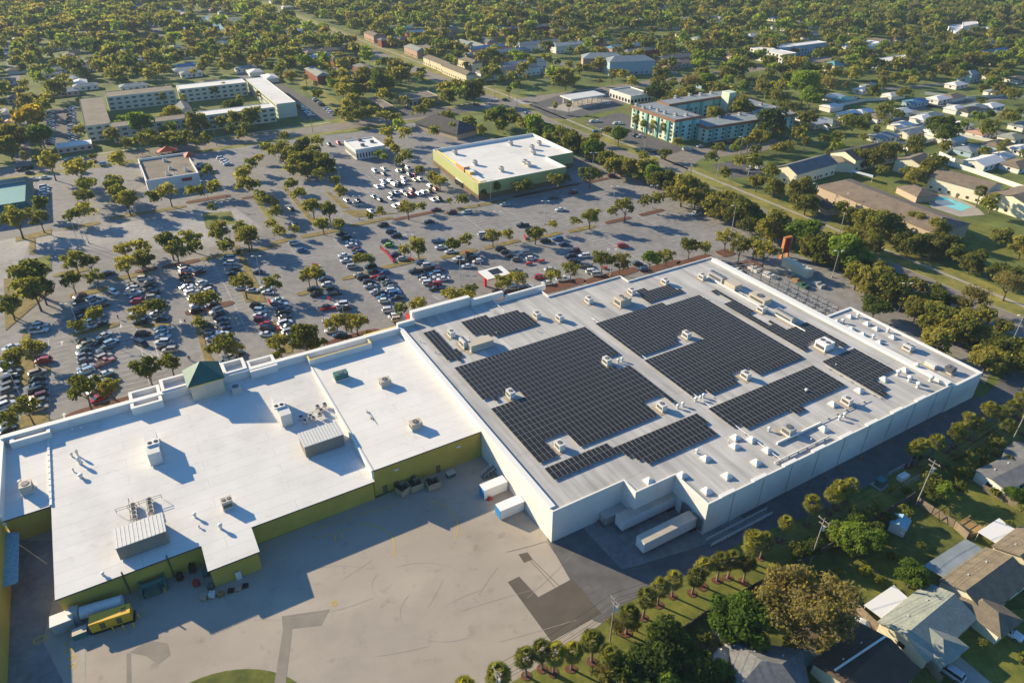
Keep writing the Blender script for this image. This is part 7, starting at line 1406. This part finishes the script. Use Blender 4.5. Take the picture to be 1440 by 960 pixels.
# random suburb woods
def noise2(x, y): return math.sin(x*.013+1.3)*math.sin(y*.017+.4)+.6*math.sin(x*.041+y*.023)+.4*math.sin(y*.057-x*.031+2)
ex = [(x, y, r) for x, y, k, r, p in ALLT]
grid = {}
def near_grid(x, y, r):
    gx, gy = int(x//12), int(y//12)
    for i in (-1, 0, 1):
        for j in (-1, 0, 1):
            for (a, c, q) in grid.get((gx+i, gy+j), ()):
                if (a-x)**2+(c-y)**2 < ((q+r)*.41)**2: return True
    return False
for e in ex: grid.setdefault((int(e[0]//12), int(e[1]//12)), []).append(e)
polys = BLOCK+PAVED
bb = [(min(p[0] for p in q), max(p[0] for p in q), min(p[1] for p in q), max(p[1] for p in q), q) for q in polys if len(q) > 2]
def blocked(x, y, m=2.):
    for a, c, d, e, q in bb:
        if a-m < x < c+m and d-m < y < e+m and inpoly(x, y, q): return True
    return False
OPEN = [Gp(q) for q in ([(1090, 235), (1150, 262), (1180, 240), (1300, 230), (1440, 270), (1440, 330), (1330, 350), (1270, 330)], [(405, 105), (440, 108), (482, 150), (500, 175), (470, 160)], [(105, 132), (240, 114), (378, 102), (425, 148), (280, 170), (145, 186)], [(776, 172), (852, 155), (905, 150), (905, 165), (850, 192)])]
WOODS = []
att = 0
while att < 60000 and len(WOODS) < 6000:
    att += 1
    d = 1350*math.sqrt(R.uniform(.07, 1)); u = R.uniform(-60, 1500); an = math.atan((u-CX)/F/CP); x, y = d*math.sin(an), d*math.cos(an)
    uu, v = PX(x, y, 4)
    if v > 238 or v < -30: continue
    lim = 238
    s, t_ = ST(x, y)
    if s < rs(t_)-10 and v > 150 and not (t_ > 445): continue          # mall land is explicit
    if s > rs(t_)-10 and s < rs(t_)+18: continue
    if s > rs(t_) and v > 120 and R.random() < .45: continue
    if s > rs(t_) and v > 225: continue
    nz = noise2(x, y)
    dens = .78 if v < 70 else .66
    if 560 < uu < 960 and 20 < v < 120: dens = .55
    if uu > 1130 and 120 < v < 225: dens = .30
    if nz < -.9: dens *= .35
    if R.random() > dens: continue
    r = R.uniform(3.4, 8.8) if v > 50 else R.uniform(5, 10.5)
    if blocked(x, y, 0) or any(inpoly(x, y, q) for q in OPEN) or near_grid(x, y, r): continue
    grid.setdefault((int(x//12), int(y//12)), []).append((x, y, r))
    k = R.choices(['dense', 'olive', 'bright', 'dark', 'brown', 'gold'], [30, 32, 20, 9, 9, .6])[0]
    WOODS.append((x, y, k, r))
print('woods', len(WOODS), 'explicit trees', len(ALLT))
PALMPX = '973 834,987 824,1008 816,1023 812,1050 797,1055 790,1069 784,1096 760,1134 738,1175 714,1188 705,904 868,925 850,945 838,778 945,803 940,832 930,855 948,700 975,1277 656,1286 653,1307 645,1331 635,1353 615,1366 618,1378 600,1396 606,1414 594,1425 584,1434 590,1440 575,740 950,762 940,880 890,1045 818,1165 722,655 990,1405 625,1440 612,1340 628'
palms = []
for e in PALMPX.split(','): u, v = map(float, e.split()); palms.append((*G(u, v), R.uniform(.9, 1.1)))
for e in '892 185,903 188,918 192,932 196,945 200,962 192,950 190,340 155,232 150,318 135,305 140,365 145,260 150,1372 292,1390 300,1290 255,1325 255,1230 195,1400 225,1410 215,40 236,55 238,103 130,780 160,716 140,800 160,860 120,445 130,432 122,575 120,640 100,1050 215,1130 215,1160 228,1170 220'.split(','):
    u, v = map(float, e.split()); palms.append((*G(u, v), R.uniform(.9, 1.3)))
ntree = 0
def put_tree(x, y, kind, r, place, i):
    cr, tr, R0, desc = KIND[kind][i % len(KIND[kind])]; s = r/R0
    o = thing('shrub' if kind == 'shrub' else 'tree', (x, y, .0), desc, place, 'shrub' if kind == 'shrub' else 'tree', 'trees around the shopping centre', (i*2.399) % 6.28)
    z = s*(.86+.32*((i*7) % 5)/5)
    for n, me in (('crown', cr), ('trunk', tr)):
        q = bpy.data.objects.new(n, me); COL.objects.link(q); q.parent = o; q.scale = (s*(.9+.2*((i*3) % 4)/3), s*(.9+.2*((i*5) % 4)/3), z)
for i, (x, y, s) in enumerate(palms):
    fr, tr = PALMS[i % 3]; u, v = PX(x, y, 5); o = thing('palm_tree', (x, y, 0), 'round-headed fan palm', place_of(u, v), 'palm tree', 'fan palms', i*1.7)
    for n, me in (('fronds', fr), ('trunk', tr)): q = bpy.data.objects.new(n, me); COL.objects.link(q); q.parent = o; q.scale = (s, s, s)
    if i < 40:
        b = MB(); pts = arc((x, y), R.uniform(.8, 1.25), 0, 360, 14, R.uniform(.8, 1.25)); b.prism(pts[:-1], .0, .10, 'mulch', 'mulch'); struct(b.build('mulch_ring'))
full = [(r/dist(x, y), x, y, k, r, p) for x, y, k, r, p in ALLT]; wd = []
for x, y, k, r in WOODS: u, v = PX(x, y, 4); wd.append((r/dist(x, y), x, y, k, r, place_of(u, v)))
shr = [f for f in full if f[3] == 'shrub']; tr_ = sorted([f for f in full+wd if f[3] != 'shrub'], key=lambda a: -a[0])
for i, f in enumerate(tr_[:300]+shr): put_tree(f[1], f[2], f[3], f[4], f[5], i)
rest = tr_[300:]
print('rest trees', len(rest))
# the remaining far trees: one object
COLR = dict(dense=((.085, .105, .03), (.19, .20, .05)), olive=((.12, .13, .038), (.25, .24, .065)), bright=((.10, .15, .03), (.22, .28, .055)), dark=((.045, .075, .025), (.11, .14, .038)), brown=((.125, .115, .045), (.22, .19, .07)), gold=((.17, .15, .035), (.28, .23, .05)))
for k_ in ('lot', 'near', 'neardark', 'shrub', 'giantgreen'): COLR[k_] = COLR['dense']
COLR['lotolive'] = COLR['olive']; COLR['giant'] = COLR['brown']
base = []
for k in range(8):
    L = lobes_for(900+k, 12, .6, zr=(-.25, .4)); base.append({n: crown_pts(n, L, 950+k, .95, .3) for n in (300, 190, 120)})
Q, Cc = [], []
for i, (_, x, y, k, r, p) in enumerate(rest):
    dd = dist(x, y); n = 300 if dd < 520 else 190 if dd < 850 else 120
    P0, D0 = base[i % 8][n]; a = i*2.4; ca, sa = math.cos(a), math.sin(a); M_ = np.array([[ca, sa, 0], [-sa, ca, 0], [0, 0, 1.]])
    hz = R.uniform(.85, 1.25); p = (P0@M_)*r*np.array([1, 1, hz]); p += np.array([x, y, r*hz*.72+.6]); d = D0@M_
    nrm = d+rng.normal(size=(n, 3))*.5; nrm /= np.linalg.norm(nrm, axis=1)[:, None]; t = np.cross(nrm, rng.normal(size=(n, 3))); t /= np.linalg.norm(t, axis=1)[:, None]; bt = np.cross(nrm, t)
    s = (r*{300: .122, 190: .150, 120: .19}[n]*(.6+.8*rng.random(n)))[:, None]
    Q.append(np.stack([p-t*s-bt*s*.5, p+t*s*.3-bt*s*.75, p+t*s+bt*s*.35, p-t*s*.25+bt*s*.8], 1).reshape(-1, 3))
    c1, c2 = (np.array(c) for c in COLR[k]); w = np.clip(rng.random()*.8+rng.random(n)*.35-.1, 0, 1)[:, None]; Cc.append(c1*(1-w)+c2*w)
Q = np.concatenate(Q).astype(np.float32); Cc = np.concatenate(Cc); n = len(Cc)
me = bpy.data.meshes.new('far_woodland'); me.vertices.add(4*n); me.vertices.foreach_set('co', Q.ravel()); me.loops.add(4*n); me.loops.foreach_set('vertex_index', np.arange(4*n, dtype=np.int32)); me.polygons.add(n); me.polygons.foreach_set('loop_start', np.arange(0, 4*n, 4, dtype=np.int32)); me.polygons.foreach_set('loop_total', np.full(n, 4, np.int32))
me.update(calc_edges=True); at = me.attributes.new('tint', 'FLOAT_COLOR', 'FACE'); at.data.foreach_set('color', np.concatenate([Cc, np.ones((n, 1))], 1).astype(np.float32).ravel()); me.materials.append(MATS['leaf_far'])
o = bpy.data.objects.new('woodland', me); COL.objects.link(o); reg(o, 'mixed green and olive treetops of the distant wooded suburb', '', 'woodland'); o['kind'] = 'stuff'
# ------------------------------------------------------------------ haze, camera, light
b = MB(); b.box((0, 0, 0), (1, 1, 1), 'haze_tmp') if False else None
m, N, L, B = newmat('haze'); N.remove(B); vol = N.new('ShaderNodeVolumePrincipled'); vol.inputs['Color'].default_value = (.62, .80, 1., 1); vol.inputs['Density'].default_value = HAZE; vol.inputs['Anisotropy'].default_value = .1
L.new(vol.outputs[0], N['Material Output'].inputs['Volume'])
b = MB(); x0, x1, y0, y1, z0, z1 = -7100, 7100, -900, 9100, -1., 121.
b.add([(x0, y0, z0), (x1, y0, z0), (x1, y1, z0), (x0, y1, z0), (x0, y0, z1), (x1, y0, z1), (x1, y1, z1), (x0, y1, z1)], [(3, 2, 1, 0), (4, 5, 6, 7), (0, 1, 5, 4), (1, 2, 6, 5), (2, 3, 7, 6), (3, 0, 4, 7)], 'haze')
if HAZE > 0: o = b.build('haze'); o['kind'] = 'stuff'
cam = bpy.data.cameras.new('camera'); co = bpy.data.objects.new('camera', cam); COL.objects.link(co); scene.camera = co
co.location = (0, 0, H); co.rotation_euler = (math.pi/2-P, 0, 0); cam.sensor_width = 36; cam.lens = 36*F/1440; cam.clip_end = 12000; cam.clip_start = 1
SEL, SAZ = math.radians(21.0), math.radians(150)            # sun stands to the upper left; shadows fall towards the lower right
sd = bpy.data.lights.new('sun', 'SUN'); sd.energy = SUN; sd.angle = math.radians(.6); sd.color = (1., .83, .57); so = bpy.data.objects.new('sun', sd); COL.objects.link(so)
dv = Vector((math.cos(SAZ)*math.cos(SEL), math.sin(SAZ)*math.cos(SEL), math.sin(SEL))); so.rotation_euler = dv.to_track_quat('Z', 'Y').to_euler(); so.location = (0, 0, 300)
w = bpy.data.worlds.new('World'); scene.world = w; w.use_nodes = True; N = w.node_tree.nodes; L = w.node_tree.links
sky = N.new('ShaderNodeTexSky'); sky.sky_type = 'NISHITA'; sky.sun_disc = False; sky.sun_elevation = SEL; sky.sun_rotation = math.pi/2-SAZ; sky.air_density = 1.3; sky.dust_density = .6; sky.ozone_density = 2.0
mx = N.new('ShaderNodeVectorMath'); mx.operation = 'MULTIPLY'; mx.inputs[1].default_value = (.42, .76, 1.15); L.new(sky.outputs[0], mx.inputs[0]); L.new(mx.outputs[0], N['Background'].inputs['Color']); N['Background'].inputs['Strength'].default_value = SKY
vs = scene.view_settings; vs.view_transform = 'Standard'; vs.look = 'None'; vs.gamma = 1; vs.exposure = EXPO; vs.use_curve_mapping = False
scene.render.engine = 'CYCLES'; scene.cycles.max_bounces = 4; scene.cycles.diffuse_bounces = 2; scene.cycles.glossy_bounces = 2; scene.cycles.transmission_bounces = 2; scene.cycles.volume_bounces = 0
scene.render.resolution_x = 1024; scene.render.resolution_y = 682
finish_labels()
print('objects', len(bpy.data.objects))
